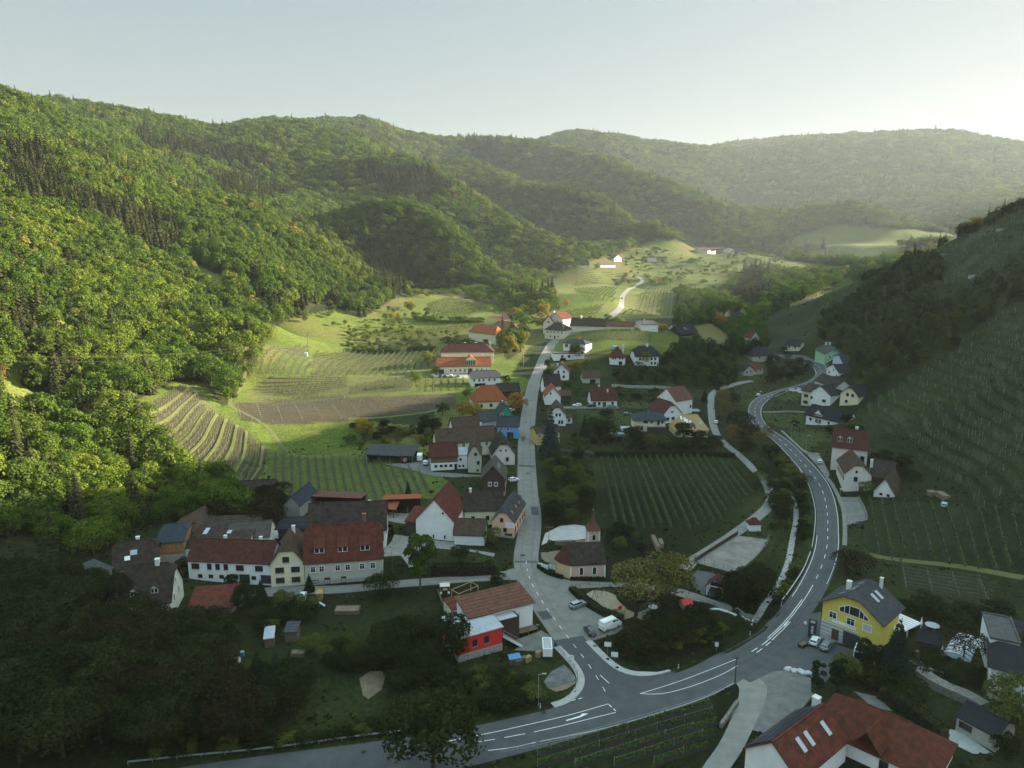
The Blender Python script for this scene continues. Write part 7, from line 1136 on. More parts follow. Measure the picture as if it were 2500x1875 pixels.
# open sheds get posts and clutter
def posts(lab, n, back=True):
    H = [o for o in COL.objects if o.get('label') == lab][0]; R_ = [c for c in H.children if c.name.startswith('roof')][0]; d = R_.dimensions; xs = np.linspace(.5, d.x-1.4, n); dep = d.y-1.4
    pm = MB().box(-.15, -.15, -.5, .15, .15, d.z+1.2).me('post', WALL['wood'])
    for x in xs: ob('post', pm, H, (x, .3, 0)); 
    if back: MB().box(0, dep-.1, -.5, d.x-1, dep+.1, 3.2).ob('rear_wall', WALL['brown'], H); MB().box(0, .4, -.5, .15, dep-.1, 2.9).ob('side_wall', WALL['block'], H)
for lab, n in (('open fronted grey roofed machine shed above the vineyard', 5), ('long open shed with a red roof right of the pale green house', 5), ('long open machine shed with a thin brown roof', 6), ('tall open shed with a red roof beside the tank truck', 4)): posts(lab, n)
posts('orange lean-to roof in front of the red open shed', 2, False)
# little hut, shelter
h(6, (1880, 545), (1955, 545), 2.6, 2.6, 1.3, 'hip', 'white', 'wine', 'little white hut with a dark red roof beside the farm track', name='hut', cat='hut', o=.35, win=[('f', [.4], .1, .8, 1.7, 'G')])
a, ang, L_ = frame('C', (140, 560), (260, 590)); SH = thing('shelter', 'open wooden shelter with white posts and a dark red roof', 'shelter', a, ang); L_ = 4.0; pm = MB().box(-.12, -.12, -.4, .12, .12, 2.7).me('post', FRW)
for x in (0, L_): 
    for y in (0, 1.7, 3.4): ob('post', pm, SH, (x, y, 0))
MB().box(-.1, -.1, 2.5, L_+.1, .1, 2.72).ob('beam', FRW, SH); slab(roof_polys('gable', L_, 3.4, 2.72, 2.0, .5, 0, True), .15).ob('roof', ROOF['wine'], SH); MB().box(.2, 3.2, 0, L_-.2, 3.35, 2.4).ob('rear_wall', WALL['brown'], SH); MB().box(.5, 2.6, .4, L_-.5, 3.1, .5).ob('bench', WALL['wood'], SH)
# walls and fences
def wall(c, pts, hh, wd, m, label, name='wall', cat='wall', base=0, step=1.5):
    L = spline([np.array((*G(*p)[:2], 0)) for p in U(c, *pts)], step)[0]; N_ = normals(L); b = MB(); z = gz(L[:, 0], L[:, 1]); V = []
    for i in range(len(L)):
        for s, t in ((1, -.6), (-1, -.6), (-1, hh), (1, hh)): V.append((*(L[i]+N_[i]*s*wd/2), z[i]+base+t))
    F = [(0, 1, 2, 3), tuple(len(V)-4+k for k in (3, 2, 1, 0))]+[(4*i+k, 4*i+4+k, 4*i+4+(k+1) % 4, 4*i+(k+1) % 4) for i in range(len(L)-1) for k in range(4)]
    return b.add(V, F).ob(name, m, label=label, cat=cat)
def fence(c, pts, hh, label, m=STEEL, gap=2.5, rails=(.5, 1.0), r=.035, rr=.025, name='fence', cat='fence', base=0, mesh_=False, rail_box=None):
    L = spline([np.array((*G(*p)[:2], 0)) for p in U(c, *pts)], 1.0)[0]; s = np.concatenate([[0], np.cumsum(np.linalg.norm(np.diff(L, axis=0), axis=1))]); n = max(2, int(s[-1]/gap)+1); q = np.linspace(0, s[-1], n); X = np.interp(q, s, L[:, 0]); Y = np.interp(q, s, L[:, 1]); Z = gz(X, Y)+base
    o = thing(name, label, cat, (float(X[0]), float(Y[0]), float(Z[0]))); P = np.stack([X-X[0], Y-Y[0], Z-Z[0]], 1); pm = MB().box(-r, -r, -.3, r, r, hh).me('post', m)
    for p in P[:100]: ob('post', pm, o, p)
    b = MB()
    for k in rails:
        for A, B in zip(P[:-1], P[1:]): 
            if rail_box: b.cyl((A[0], A[1], A[2]+hh*k), (B[0], B[1], B[2]+hh*k), rail_box, n=4)
            else: b.cyl((A[0], A[1], A[2]+hh*k), (B[0], B[1], B[2]+hh*k), rr, n=4)
    b.ob('rail', m, o); return o
fence(6, [(1510, 755), (1650, 665), (1800, 570)], 1.3, 'dark boarding along the track side of the ball court', m=WALL['brown'], rails=(.2, .45, .7, .95), rail_box=.14, gap=3); fence(6, [(1510, 760), (1640, 800), (1760, 850)], 2.6, 'tall wire fence at the near end of the ball court', rails=(.1, .35, .65, 1.0), m=DGREEN); fence(6, [(1800, 568), (1900, 590), (2015, 610)], 2.6, 'green wire fence at the far end of the ball court', rails=(.1, .35, .65, 1.0), m=DGREEN); fence(6, [(2015, 610), (1960, 680), (1900, 740)], 2.2, 'pale wire fence along the stream side of the ball court', rails=(.1, .5, 1.0), m=STEEL)
fence('C', [(90, 690), (380, 760), (560, 830), (760, 890)], 1.1, 'dark railing on the far side of the small bridge', m=DGREEN, rails=(.5, 1.0)); a_ = wall('C', [(180, 770), (300, 765), (520, 840), (700, 910), (750, 975)], .35, .4, FRW, 'white curved edge beam of the small bridge', 'bridge_beam', 'bridge'); fence('C', [(160, 700), (430, 810), (620, 870), (745, 930)], 1.1, 'dark railing above the white bridge beam', m=DGREEN, rails=(.5, 1.0))
fence('B', [(520, 1010), (650, 1150), (790, 1290), (960, 1390), (1190, 1440), (1430, 1430)], 1.1, 'green railing along the pavement inside the junction', m=DGREEN, rails=(.15, .55, 1.0), base=.2); fence('D', [(975, 5), (1040, 80), (1100, 150), (1135, 220), (1125, 290), (1080, 340), (1020, 375)], 1.1, 'green railing along the pavement left of the junction', m=DGREEN, rails=(.15, .55, 1.0), base=.2); fence('B', [(560, 990), (700, 930), (860, 890), (990, 880)], .9, 'low wooden rail beside the parked van', m=WALL['wood'], rails=(.5, 1.0), rr=.06, r=.07)
fence('B', [(240, 325), (440, 290), (700, 275), (760, 280)], 1.0, 'thin fence between the lane and the playground', m=DGREEN); fence('B', [(500, 480), (680, 600), (870, 710), (960, 750)], 1.0, 'thin fence behind the low dark hedge', m=DGREEN); fence('B', [(1290, 790), (1420, 730), (1740, 640), (1850, 600)], 1.0, 'thin fence at the lower side of the playground', m=DGREEN); fence('B', [(1800, 450), (1950, 480), (2180, 560)], 1.0, 'thin fence beside the red roofed playhouse', m=DGREEN)
fence('D', [(620, 740), (1000, 660), (1330, 575), (1700, 465), (2000, 370), (2180, 270)], 1.1, 'thin wire fence between the main road and the lower vineyard', rails=(.5, .95), gap=3, m=STEEL); wall('D', [(880, 655), (1330, 562), (1700, 455), (2000, 355), (2200, 255)], .16, .25, CONC, 'pale kerb wall above the lower vineyard', 'kerb', 'kerb'); fence(5, [(440, 1460), (720, 1460), (980, 1410)], 1.1, 'thin fence below the lane in front of the grey house', m=STEEL); fence(5, [(2090, 1360), (2160, 1320), (2212, 1420)], 1.0, 'garden fence at the corner of the lane and the village road', m=DGREEN)
def guard(c, pts, label): return fence(c, pts, .75, label, m=STEEL, rails=(.85,), rail_box=.16, gap=4, name='guard_rail', cat='guard rail')
guard(3, [(695, 1130), (755, 1230), (790, 1340), (803, 1440), (795, 1560), (780, 1659)], 'steel guard rail beside the stream on the upper curve'); guard('C', [(1540, 10), (1440, 250), (1300, 470), (1160, 660)], 'steel guard rail beside the stream on the lower curve'); guard(8, [(690, 1255), (1000, 1222), (1500, 1172), (2000, 1105), (2212, 1085)], 'steel guard rail along the main road at the lower left')
wall(3, [(575, 870), (660, 950), (740, 1015), (830, 1030)], .9, .4, CONC, 'low concrete wall beside the main road above the inn'); wall(3, [(1095, 1312), (1140, 1400), (1148, 1470), (1075, 1482), (1068, 1500)], .5, .35, STONE, 'low stone wall round the gravel lot by the vineyard'); wall(2, [(895, 755), (1100, 765), (1300, 770), (1450, 780), (1530, 770)], 1.6, .5, mat('old_wall', (.30, .29, .27), .95, .3, .8), 'old whitish garden wall below the dark wood'); wall(2, [(430, 1335), (560, 1345), (700, 1355), (830, 1375)], .8, .5, STONE, 'broken stone wall above the orchard'); wall(3, [(490, 665), (540, 620), (600, 600)], 1.0, .35, GATE, 'dark retaining wall of the walled garden at the bend'); wall(3, [(450, 738), (620, 735), (730, 738)], .6, .35, CONC, 'pale garden wall above the lawn of the bungalow')
wall(7, [(1265, 870), (1270, 940), (1330, 990), (1450, 1030)], 1.4, .6, STONE, 'curved dry stone wall beside the pool hut'); wall(7, [(1200, 950), (1400, 1090), (1600, 1180), (1740, 1260)], 1.6, 2.6, STONE, 'broad rubble stone slope below the pool garden', 'stone_slope', 'stone slope'); wall('D', [(2100, 560), (2150, 490), (2212, 400)], 1.0, .6, STONE, 'stone wall beside the concrete lane'); wall(4, [(90, 1010), (180, 950), (320, 930)], 1.2, .4, CONC, 'curved pale wall left of the grey garage box'); wall('A', [(105, 250), (170, 420), (240, 620)], .8, .25, WALL['wood'], 'plank edging left of the red annex garden'); wall('A', [(0, 135), (400, 115), (1000, 80)], .3, .2, CONC, 'low kerb between the lane and the small garden'); wall(7, [(430, 1270), (490, 1200), (530, 1150)], .6, .5, STONE, 'stone border of the gravel lot'); wall(5, [(1010, 1095), (1080, 1060), (1140, 1050)], .3, .3, CONC, 'low step wall at the right end of the grey house')
# boulders
for i, (x, y, s) in enumerate([(1240, 1585, 1.5), (1320, 1605, 1.3), (1410, 1625, 1.6), (1500, 1645, 1.4)]):
    p = G(*U('C', (x, y))[0]); bm = bmesh.new(); bmesh.ops.create_icosphere(bm, subdivisions=2, radius=.6)
    for v in bm.verts: v.co = v.co*(1+.18*rng.uniform(-1, 1)); v.co.z *= .7; v.co.x *= 1.25
    me = bpy.data.meshes.new('boulder'); bm.to_mesh(me); bm.free(); me.materials.append(mat('pale_boulder', (.40, .41, .42), .95, .25, 2) if i == 0 else bpy.data.materials['pale_boulder']); ob('boulder', me, loc=(p[0], p[1], p[2]+.3), rz=i, scale=(s*.9,)*3, label=['leftmost of the four pale boulders at the yard edge', 'second from the left of the four pale boulders at the yard edge', 'third from the left of the four pale boulders at the yard edge', 'rightmost of the four pale boulders at the yard edge'][i], cat='boulder', group='boulders at the yard edge')
# poles, lamps, signs
def pole(c, p, hh, label, name='utility_pole', cat='pole', m=None, arm=None, r=.11, lamp=False):
    a = G(*U(c, p)[0]); o = thing(name, label, cat, a); MB().cyl((0, 0, -.5), (0, 0, hh), r, r*.7, 8).ob('mast', m or BARKD, o)
    if arm:
        b = MB()
        for z, w_ in arm: b.box(-w_, -.07, z-.08, w_, .07, z+.08); [b.cyl((x, 0, z+.05), (x, 0, z+.4), .06) for x in (-w_*.9, 0, w_*.9)]
        b.ob('crossarm', m or BARKD, o)
    if lamp: MB().cyl((0, 0, hh-.05), (.9, 0, hh+.15), .05).ob('bracket', STEEL, o); MB().box(.7, -.16, hh+.08, 1.5, .16, hh+.22).ob('lamp_head', STEEL, o)
    return o
PY = [pole('d', (1952, 600), 15, 'tall lattice topped electricity pole at the edge of the bright vineyard', 'power_pole', m=WALL['wood'], arm=((14.6, 1.6), (13.2, 1.0)), r=.16), pole('b', (322, 1465), 17, 'far electricity pole in front of the conifer wood', 'power_pole', m=WALL['wood'], arm=((16.5, 1.8), (15.2, 1.2)), r=.18)]
ob('transformer', MB().box(-1, -.6, 0, 1, .6, 2.6).me('transformer', WHT), PY[0], (-1.6, .3, 0))
pole('D', (870, 412), 7, 'street lamp on the bank left of the junction', 'street_lamp', 'street lamp', STEEL, lamp=True, r=.07); pole(6, (525, 640), 6, 'T shaped pole at the edge of the pale gravel lot', m=WALL['wood'], arm=((5.8, 1.3),), r=.1); pole('D', (2195, 275), 6.5, 'dark wooden pole beside the lower vineyard', arm=((6.2, .4),), r=.14); pole(2, (232, 1345), 8, 'slim lamp post in front of the ochre house', 'street_lamp', 'street lamp', STEEL, lamp=True, r=.07); pole(2, (104, 565), 8, 'slim post on the meadow left of the village road', m=STEEL, r=.08); pole(1, (1380, 905), 7, 'thin aerial mast on the orange hipped house', m=STEEL, r=.05); pole(3, (640, 910), 7, 'lamp post beside the main road below the bungalow', 'street_lamp', 'street lamp', STEEL, lamp=True, r=.06); pole(3, (738, 1000), 7, 'lamp post beside the low concrete wall', 'street_lamp', 'street lamp', STEEL, lamp=True, r=.06); pole(5, (1135, 1245), 5.5, 'thin pole in the lawn right of the grey house', m=WALL['wood'], r=.07)
for x, tz in [(0, 0)]: pass
# overhead cables from beyond the left edge over the poles
far_l = np.array((-153, 120, 76.)); t1 = np.array(PY[0].location)+np.array((0, 0, 14.8)); t2 = np.array(PY[1].location)+np.array((0, 0, 16.6))
for i, (dx, dz) in enumerate([(-1.4, 0), (0, .2), (1.4, 0), (-.9, -1.5), (.9, -1.5)]):
    b = MB()
    for A, B, sag in ((far_l, t1, 9), (t1, t2, 6)):
        P = [A+(B-A)*k+np.array((dx*.6, dx*.6, dz-4*sag*k*(1-k))) for k in np.linspace(0, 1, 25)]
        for p, q in zip(P[:-1], P[1:]): b.cyl(p, q, .008, n=4)
    b.ob('power_cable', WALL['wood'], label='power cable strung across the left forest to the electricity poles', cat='cable', group='power cables over the left forest')
def sign(c, p, label, w_, hh, z, m=WHT, extra=None, face=None, back=STEEL):
    a = G(*U(c, p)[0]); ang = math.atan2(a[0], a[1]); o = thing('road_sign', label, 'sign', a, -ang if face is None else face); MB().cyl((0, 0, -.2), (0, 0, z+hh), .045).ob('post', STEEL, o); p_ = MB().box(-w_/2, -.09, z, w_/2, -.05, z+hh).ob('panel', m, o)
    if extra == 'slash': MB().add([(-w_/2+.05, -.096, z+.06), (-w_/2+.2, -.096, z+.05), (w_/2-.05, -.096, z+hh-.06), (w_/2-.2, -.096, z+hh-.05)], [(0, 1, 2, 3)]).ob('slash', BLK, p_)
    if extra == 'lines': b = MB(); [b.box(-w_*.32, -.097, z+hh*q, w_*.32, -.092, z+hh*(q+.09)) for q in (.3, .58)]; b.ob('text_bars', M('sign_blue', (.08, .16, .3), .6), p_)
    return o
sign('A', (1895, 1265), 'white village end sign with a black diagonal bar', 1.5, 1.0, 1.9, extra='slash'); sign('B', (737, 1200), 'white village name sign inside the junction railing', 1.5, 1.1, 1.9); sign('B', (830, 1270), 'low white notice board behind the junction railing', 1.5, 1.2, .6); sign('C', (270, 1325), 'small white sign on the bank inside the road bend', .8, 1.1, 1.2); sign('C', (1455, 1130), 'small white sign at the corner of the yellow house yard', .6, .7, 3.2); sign('C', (758, 990), 'small white sign at the end of the bridge', .5, .7, 1.2)
a = G(*U('F', (217, 860))[0]); o = thing('road_sign', 'diamond shaped priority sign in front of the inn wing', 'sign', a, -math.atan2(a[0], a[1])); MB().cyl((0, 0, 0), (0, 0, 2.4), .04).ob('post', STEEL, o); MB().prism([(-.5, 2.1), (0, 1.6), (.5, 2.1), (0, 2.6)], 'y', -.09, -.05).ob('panel', WHT, o); MB().prism([(-.32, 2.1), (0, 1.78), (.32, 2.1), (0, 2.42)], 'y', -.1, -.091).ob('panel_centre', M('sign_yellow', (.55, .38, .03), .6), o)
for i, (c, p) in enumerate([('B', (1693, 1395)), ('C', (1148, 720)), ('C', (725, 1110)), ('D', (882, 425))]): 
    o = thing('delineator_post', ['white roadside marker post inside the junction', 'white roadside marker post at the end of the lower guard rail', 'white roadside marker post by the bridge corner', 'white roadside marker post under the street lamp'][i], 'marker post', G(*U(c, p)[0])); MB().box(-.09, -.06, 0, .09, .06, 1.0).ob('post', WHT, o); MB().box(-.092, -.065, .68, .092, .062, .85).ob('reflector', BLK, o)
# notice boards, cabinets by the chapel
a, ang, L_ = frame(6, (525, 805), (615, 835)); o = thing('notice_board', 'long row of pale green notice boards left of the chapel', 'notice board', a, ang); MB().box(0, -.05, .4, L_, .05, 2.1).ob('frame', FRB, o)
for i in range(4): MB().box(L_*i/4+.08, -.07, .5, L_*(i+1)/4-.08, -.051, 2.0).ob('panel', M('notice_paper', (.50, .58, .50), .6, .25, 3), o)
for i, (x, lb) in enumerate([(470, 'small white electricity cabinet beside the road left of the chapel'), (498, 'larger white electricity cabinet left of the notice boards')]):
    a = G(*U(6, (x, 785+i*20))[0]); o = thing('electric_cabinet', lb, 'cabinet', a, -.3); s = .5+i*.45; MB().box(-s, -.3, 0, s, .3, 1.0+i*.4).ob('body', WHT, o); MB().box(-.02, -.31, .1, .02, -.299, .9).ob('door_gap', BLK, o); MB().box(-s-.05, -.36, 1.0+i*.4, s+.05, .34, 1.06+i*.4).ob('lid', STEEL, o)
# yellow house signs, pergola, pool
YC = YH.children; 
q = MB().box(1.5, -.12, 4.05, 7.6, -.02, 4.75).ob('fascia_sign', WALL['white'], YH); bm = MB()
for k in range(20):
    t0, t1_ = 2*math.pi*k/20, 2*math.pi*(k+1)/20; bm.add([(2.0+.34*math.cos(t0), -.13, 4.4+.34*math.sin(t0)), (2.0+.34*math.cos(t1_), -.13, 4.4+.34*math.sin(t1_)), (2.0+.22*math.cos(t1_), -.13, 4.4+.22*math.sin(t1_)), (2.0+.22*math.cos(t0), -.13, 4.4+.22*math.sin(t0))], [(0, 1, 2, 3)])
bm.box(2.0, -.135, 4.37, 2.25, -.128, 4.43); bm.ob('ring_emblem', WALL['grey'], q)
LY = G(*U(7, (583, 742))[0]); W7 = float(np.linalg.norm((G(*U(7, (1003, 868))[0])-LY)[:2]))
MB().box(-.05, -.05, -1.5, W7*.62, .02, 3.6).ob('ground_floor_cladding', WALL['grey'], YH); m = MB()
for z in (.9, 1.8, 2.7, 3.55): m.box(-.05, -.075, z, W7*.62, -.051, z+.1)
m.ob('cladding_band', WALL['white'], YH)
for o_ in list(YH.children):
    if o_.name.startswith(('door', 'garage_door')): o_.location.y -= .1
bw = MB().add([(W7*.27, -.06, 7.2), (W7*.76, -.06, 7.2), (W7*.76, -.06, 7.7), (W7*.60, -.06, 9.5), (W7*.42, -.06, 9.5), (W7*.27, -.06, 8.3)], [(0, 1, 2, 3, 4, 5)]).ob('gable_window', FRW, YH); MB().add([(W7*.285, -.09, 7.35), (W7*.745, -.09, 7.35), (W7*.745, -.09, 7.65), (W7*.595, -.09, 9.32), (W7*.425, -.09, 9.32), (W7*.285, -.09, 8.2)], [(0, 1, 2, 3, 4, 5)]).ob('pane', GLASS, bw)
m = MB(); [m.box(W7*x-.06, -.12, 7.35, W7*x+.06, -.095, z) for x, z in ((.36, 8.8), (.44, 9.3), (.60, 9.2), (.67, 8.4))]; m.ob('mullion', FRW, bw)
a, ang, L_ = frame(7, (525, 740), (560, 740)); o = thing('totem_sign', 'tall dark totem sign with white lettering beside the yellow house', 'sign', a, -.62); MB().box(-.9, -.15, 0, .9, .15, 4.6).ob('panel', M('totem_grey', (.035, .045, .055), .5), o); b = MB(); [b.box(-.22+.12*math.sin(k*1.7), -.165, 1.1+k*.22, .16+.1*math.cos(k*2.3), -.152, 1.22+k*.22) for k in range(9)]; b.ob('script', WHT, o); MB().box(-.5, -.165, 3.7, .5, -.152, 4.3).ob('emblem', WALL['greybeige'], o)
a, ang, L_ = frame(7, (1045, 690), (1195, 740)); o = thing('pergola', 'white striped pergola roof behind the yellow house', 'pergola', a, ang); dp = 5.5; pm = MB().box(-.08, -.08, -.3, .08, .08, 2.6).me('post', FRW); [ob('post', pm, o, (x, y, 0)) for x in (.1, L_-.1) for y in (.1, dp)]
pm = MB().box(-.1, 0, 2.6, L_+.1, .62, 2.68).me('slat', FRW); [ob('slat', pm, o, (0, y, 0)) for y in np.arange(0, dp, .95)]; MB().box(-.1, -.1, 2.5, L_+.1, dp+.1, 2.58).ob('awning', WALL['grey'], o)
a, ang, L_ = frame(7, (1440, 865), (1600, 905)); o = thing('pool_cover', 'rounded white pool cover with dark ribs beside the black hut', 'pool cover', a, ang); L_ = 5.5; dp = 11; poly = [(L_/2-L_/2*math.cos(t), 1.3*math.sin(t)) for t in [math.pi*i/10 for i in range(11)]]; MB().prism(poly, 'y', 0, dp).ob('cover', M('polycarbonate', (.52, .58, .62), .3, spec=.6), o)
pm = MB(); [pm.cyl((L_/2-(L_/2+.04)*math.cos(math.pi*i/10), 0, 1.34*math.sin(math.pi*i/10)), (L_/2-(L_/2+.04)*math.cos(math.pi*(i+1)/10), 0, 1.34*math.sin(math.pi*(i+1)/10)), .07, n=4) for i in range(10)]; pm = pm.me('rib', GATE); [ob('rib', pm, o, (0, y, 0)) for y in np.linspace(.1, dp-.1, 7)]; MB().box(-.7, -.8, -.25, L_+.7, dp+.6, .06).ob('surround', CONC, o)
a = G(*U(7, (1130, 725))[0]); o = thing('garden_umbrella', 'white round garden umbrella beside the pergola', 'umbrella', a); MB().cyl((0, 0, 0), (0, 0, 2.6), .04).ob('pole', STEEL, o); b = MB(); k = 10; b.add([(2.0*math.cos(2*math.pi*i/k), 2.0*math.sin(2*math.pi*i/k), 2.1) for i in range(k)]+[(0, 0, 2.7), (0, 0, 2.62)], [(i, (i+1) % k, k) for i in range(k)]+[((i+1) % k, i, k+1) for i in range(k)]); b.ob('canopy', WHT, o)
a = G(*U(7, (1292, 680))[0]); o = thing('folded_umbrella', 'folded pale umbrella standing behind the black hut', 'umbrella', a); MB().cyl((0, 0, 0), (0, 0, 3.0), .04).ob('pole', STEEL, o); MB().cyl((0, 0, 1.0), (0, 0, 3.0), .32, .04).ob('cloth', WHT, o)
a = G(*U(7, (1372, 672))[0]); o = thing('trampoline', 'round grey trampoline behind the black hut', 'trampoline', a); MB().cyl((0, 0, .65), (0, 0, .75), 1.5, n=18).ob('mat', WALL['grey'], o); pm = MB().cyl((0, 0, 0), (0, 0, .65), .04).me('leg', STEEL); [ob('leg', pm, o, (1.3*math.cos(t), 1.3*math.sin(t), 0)) for t in (0, 1.57, 3.14, 4.71)]
a, ang, L_ = frame(7, (815, 920), (880, 930)); o = thing('glass_porch', 'white framed glass porch at the corner of the yellow house', 'porch', a, ang); MB().box(0, 0, 0, 4, 3.6, 2.8).ob('glazing', GLASS, o); m = MB(); [m.box(x-.08, y-.08, 0, x+.08, y+.08, 2.9) for x in (0, 4) for y in (0, 3.6)]; m.box(-.1, -.1, 2.8, 4.1, .12, 3.0); m.box(-.1, .12, 2.8, .12, 3.7, 3.0); m.ob('frame', FRW, o); MB().box(.12, .12, 2.81, 4.2, 3.8, 2.9).ob('roof', ROOF['black'], o)
a = G(*U('C', (1440, 1265))[0]); o = thing('wheelbarrow_sculpture', 'rustic wooden cart with plants at the yard corner', 'cart', a, .6); MB().box(-1, -.5, .5, 1, .5, .9).ob('tray', WALL['wood'], o); pm = MB().cyl((0, -.06, 0), (0, .06, 0), .5, n=12).me('wheel', BARKD); [ob('wheel', pm, o, (x, y, .5)) for x in (-.6, .6) for y in (-.6, .6)]
# playground
a, ang, L_ = frame('B', (510, 455), (720, 430)); 
def aframe(c, p0, p1, label, hh=2.6, extra='seats'):
    a, ang, L_ = frame(c, p0, p1); o = thing('swing_frame', label, 'swing', a, ang); pm = MB().cyl((0, -.9, -.1), (0, 0, hh), .06, n=6).cyl((0, .9, -.1), (0, 0, hh), .06, n=6).me('leg', WALL['wood']); ob('leg', pm, o); ob('leg', pm, o, (L_, 0, 0)); MB().cyl((-.3, 0, hh), (L_+.3, 0, hh), .07).ob('crossbar', WALL['wood'], o)
    if extra == 'seats': s = MB().box(-.25, -.12, .5, .25, .12, .55).cyl((-.22, 0, .55), (-.22, 0, hh), .015, n=4).cyl((.22, 0, .55), (.22, 0, hh), .015, n=4).me('seat', BLK); [ob('seat', s, o, (L_*k, 0, 0)) for k in (.33, .66)]
    else: s = MB().cyl((0, 0, .55), (0, 0, .65), .75, n=14); [s.cyl((.7*math.cos(t), .7*math.sin(t), .6), (.2*math.cos(t), 0, hh), .015, n=4) for t in (0, 1.57, 3.14, 4.71)]; s.ob('seat', M('teal_net', (.05, .16, .15), .7), o, loc=(L_*.5, 0, 0))
aframe('B', (560, 470), (690, 400), 'wooden swing frame with two seats at the left of the playground sand'); aframe('B', (1180, 690), (1290, 620), 'wooden swing frame with a round net seat beside the sparse tree', extra='net')
a, ang, L_ = frame('B', (925, 670), (815, 600)); o = thing('play_tower', 'small climbing tower with a red slide in the playground sand', 'play tower', a, ang); pm = MB().box(-.06, -.06, -.1, .06, .06, 2.3).me('post', WOODP); [ob('post', pm, o, (x, y, 0)) for x in (-.6, .6) for y in (-.6, .6)]; MB().box(-.65, -.65, 1.2, .65, .65, 1.3).ob('platform', WOODP, o); MB().box(-.62, -.64, .3, .62, -.6, 1.1).ob('panel', WALL['cream'], o); MB().add([(.6, -.3, 1.3), (.6, .3, 1.3), (2.9, .3, .35), (2.9, -.3, .35), (.6, -.3, 1.15), (.6, .3, 1.15), (2.9, .3, .2), (2.9, -.3, .2)], [(0, 1, 2, 3), (7, 6, 5, 4), (0, 3, 7, 4), (1, 5, 6, 2)]).box(.4, -.5, 1.3, .75, .5, 2.2).ob('slide', REDP, o)
b = MB(); [b.box(-1.6+.16*k, -.3, .12+.2*k, -1.5+.16*k, .3, .18+.2*k) for k in range(6)]; b.ob('ladder', WOODP, o)
a = G(*U('B', (1790, 565))[0]); o = thing('playhouse', 'wooden playhouse with a bright red roof in the playground', 'playhouse', a, .3); MB().box(-1.2, -1, 0, 1.2, 1, 1.4).ob('wall', WOODP, o); slab(roof_polys('gable', 2.4, 2, 1.4, .9, .25, 0, False), .08).ob('roof', REDP, o, loc=(-1.2, -1, 0)); MB().box(-.3, -1.03, .1, .3, -1.0, 1.1).ob('door', WOODD, o)
a = G(*U('B', (1350, 575))[0]); o = thing('carousel', 'round grey playground carousel between the two trees', 'carousel', a); MB().cyl((0, 0, .2), (0, 0, .34), 1.2, n=18).ob('platform', STEEL, o); b = MB(); [b.cyl((.9*math.cos(t), .9*math.sin(t), .34), (.9*math.cos(t), .9*math.sin(t), 1.0), .03, n=5) for t in np.linspace(0, 5.2, 6)]; b.cyl((0, 0, .3), (0, 0, 1.0), .08).ob('handles', WHT, o)
# yard things
a, ang, L_ = frame('A', (1580, 1075), (1570, 950)); o = thing('box_trailer', 'white box trailer beside the junction pavement', 'trailer', a, ang); MB().box(-2.4, -1.05, .55, 2.4, 1.05, 2.5).ob('box', WHT, o); MB().box(-2.1, -.85, 2.501, 2.1, .85, 2.55).ob('roof_panel', STEEL, o); pm = MB().cyl((0, -.1, 0), (0, .1, 0), .35, n=12).me('wheel', TYRE); [ob('wheel', pm, o, (x, y, .35)) for x in (-.5, .5) for y in (-1.0, 1.0)]; MB().box(2.4, -.06, .5, 3.4, .06, .6).ob('drawbar', STEEL, o)
a, ang, L_ = frame(1, (645, 1415), (648, 1385)); o = thing('box_trailer', 'white rounded trailer right of the machine shed', 'trailer', a, ang); MB().box(-2, -1, .5, 2, 1, 2.6).ob('box', WHT, o); pm = MB().cyl((0, -.1, 0), (0, .1, 0), .35, n=12).me('wheel', TYRE); [ob('wheel', pm, o, (0, y, .35)) for y in (-1.0, 1.0)]
a, ang, L_ = frame(5, (880, 745), (850, 690)); o = thing('tank_truck', 'pale tank truck with rings standing by the open sheds', 'truck', a, 1.1); MB().cyl((-3.5, 0, 2.0), (1.8, 0, 2.0), 1.15, n=16).ob('tank', M('tank_paint', (.46, .47, .38), .5), o); b = MB(); [b.cyl((x, 0, 2.0), (x+.12, 0, 2.0), 1.2, n=16) for x in (-3.3, -2, -.7, .6)]; b.ob('rings', STEEL, o); MB().box(2.2, -1.1, .7, 4.2, 1.1, 3.0).ob('cab', WHT, o); MB().box(4.201, -.9, 1.8, 4.23, .9, 2.7).ob('windscreen', GL2, o); MB().box(-3.6, -.5, .6, 4, .5, .85).ob('chassis', BLK, o); pm = MB().cyl((0, -.15, 0), (0, .15, 0), .5, n=14).me('wheel', TYRE); [ob('wheel', pm, o, (x, y, .5)) for x in (-2.6, -1.4, 3.2) for y in (-1, 1)]
def crate_pile(c, p, label, n=(3, 2, 2), m=WOODP, s=1.2, rz=.4):
    a = G(*U(c, p)[0]); o = thing('pallet_stack', label, 'pallets', a, rz)
    for k in range(n[2]*3): b = MB(); z = k*.15; [b.box(-s/2, y, z, s/2, y+.12, z+.03) for y in np.arange(-.4, .45, .16)]; [b.box(x, -.4, z+.03, x+.1, .45, z+.12) for x in (-s/2, -.05, s/2-.1)]; b.ob('pallet', m, o)
    return o
for i, (x, y, lb) in enumerate([(1190, 1240, 'left stack of weathered pallets below the red annex'), (1250, 1200, 'middle stack of pallets below the red annex'), (1320, 1190, 'right stack of pale pallets below the red annex'), (1470, 1120, 'stack of boards beside the white box trailer')]): crate_pile('A', (x, y), lb, rz=.3+i*.2, s=1.5, n=(1, 1, 3), m=WOODP if i > 1 else WALL['wood'])
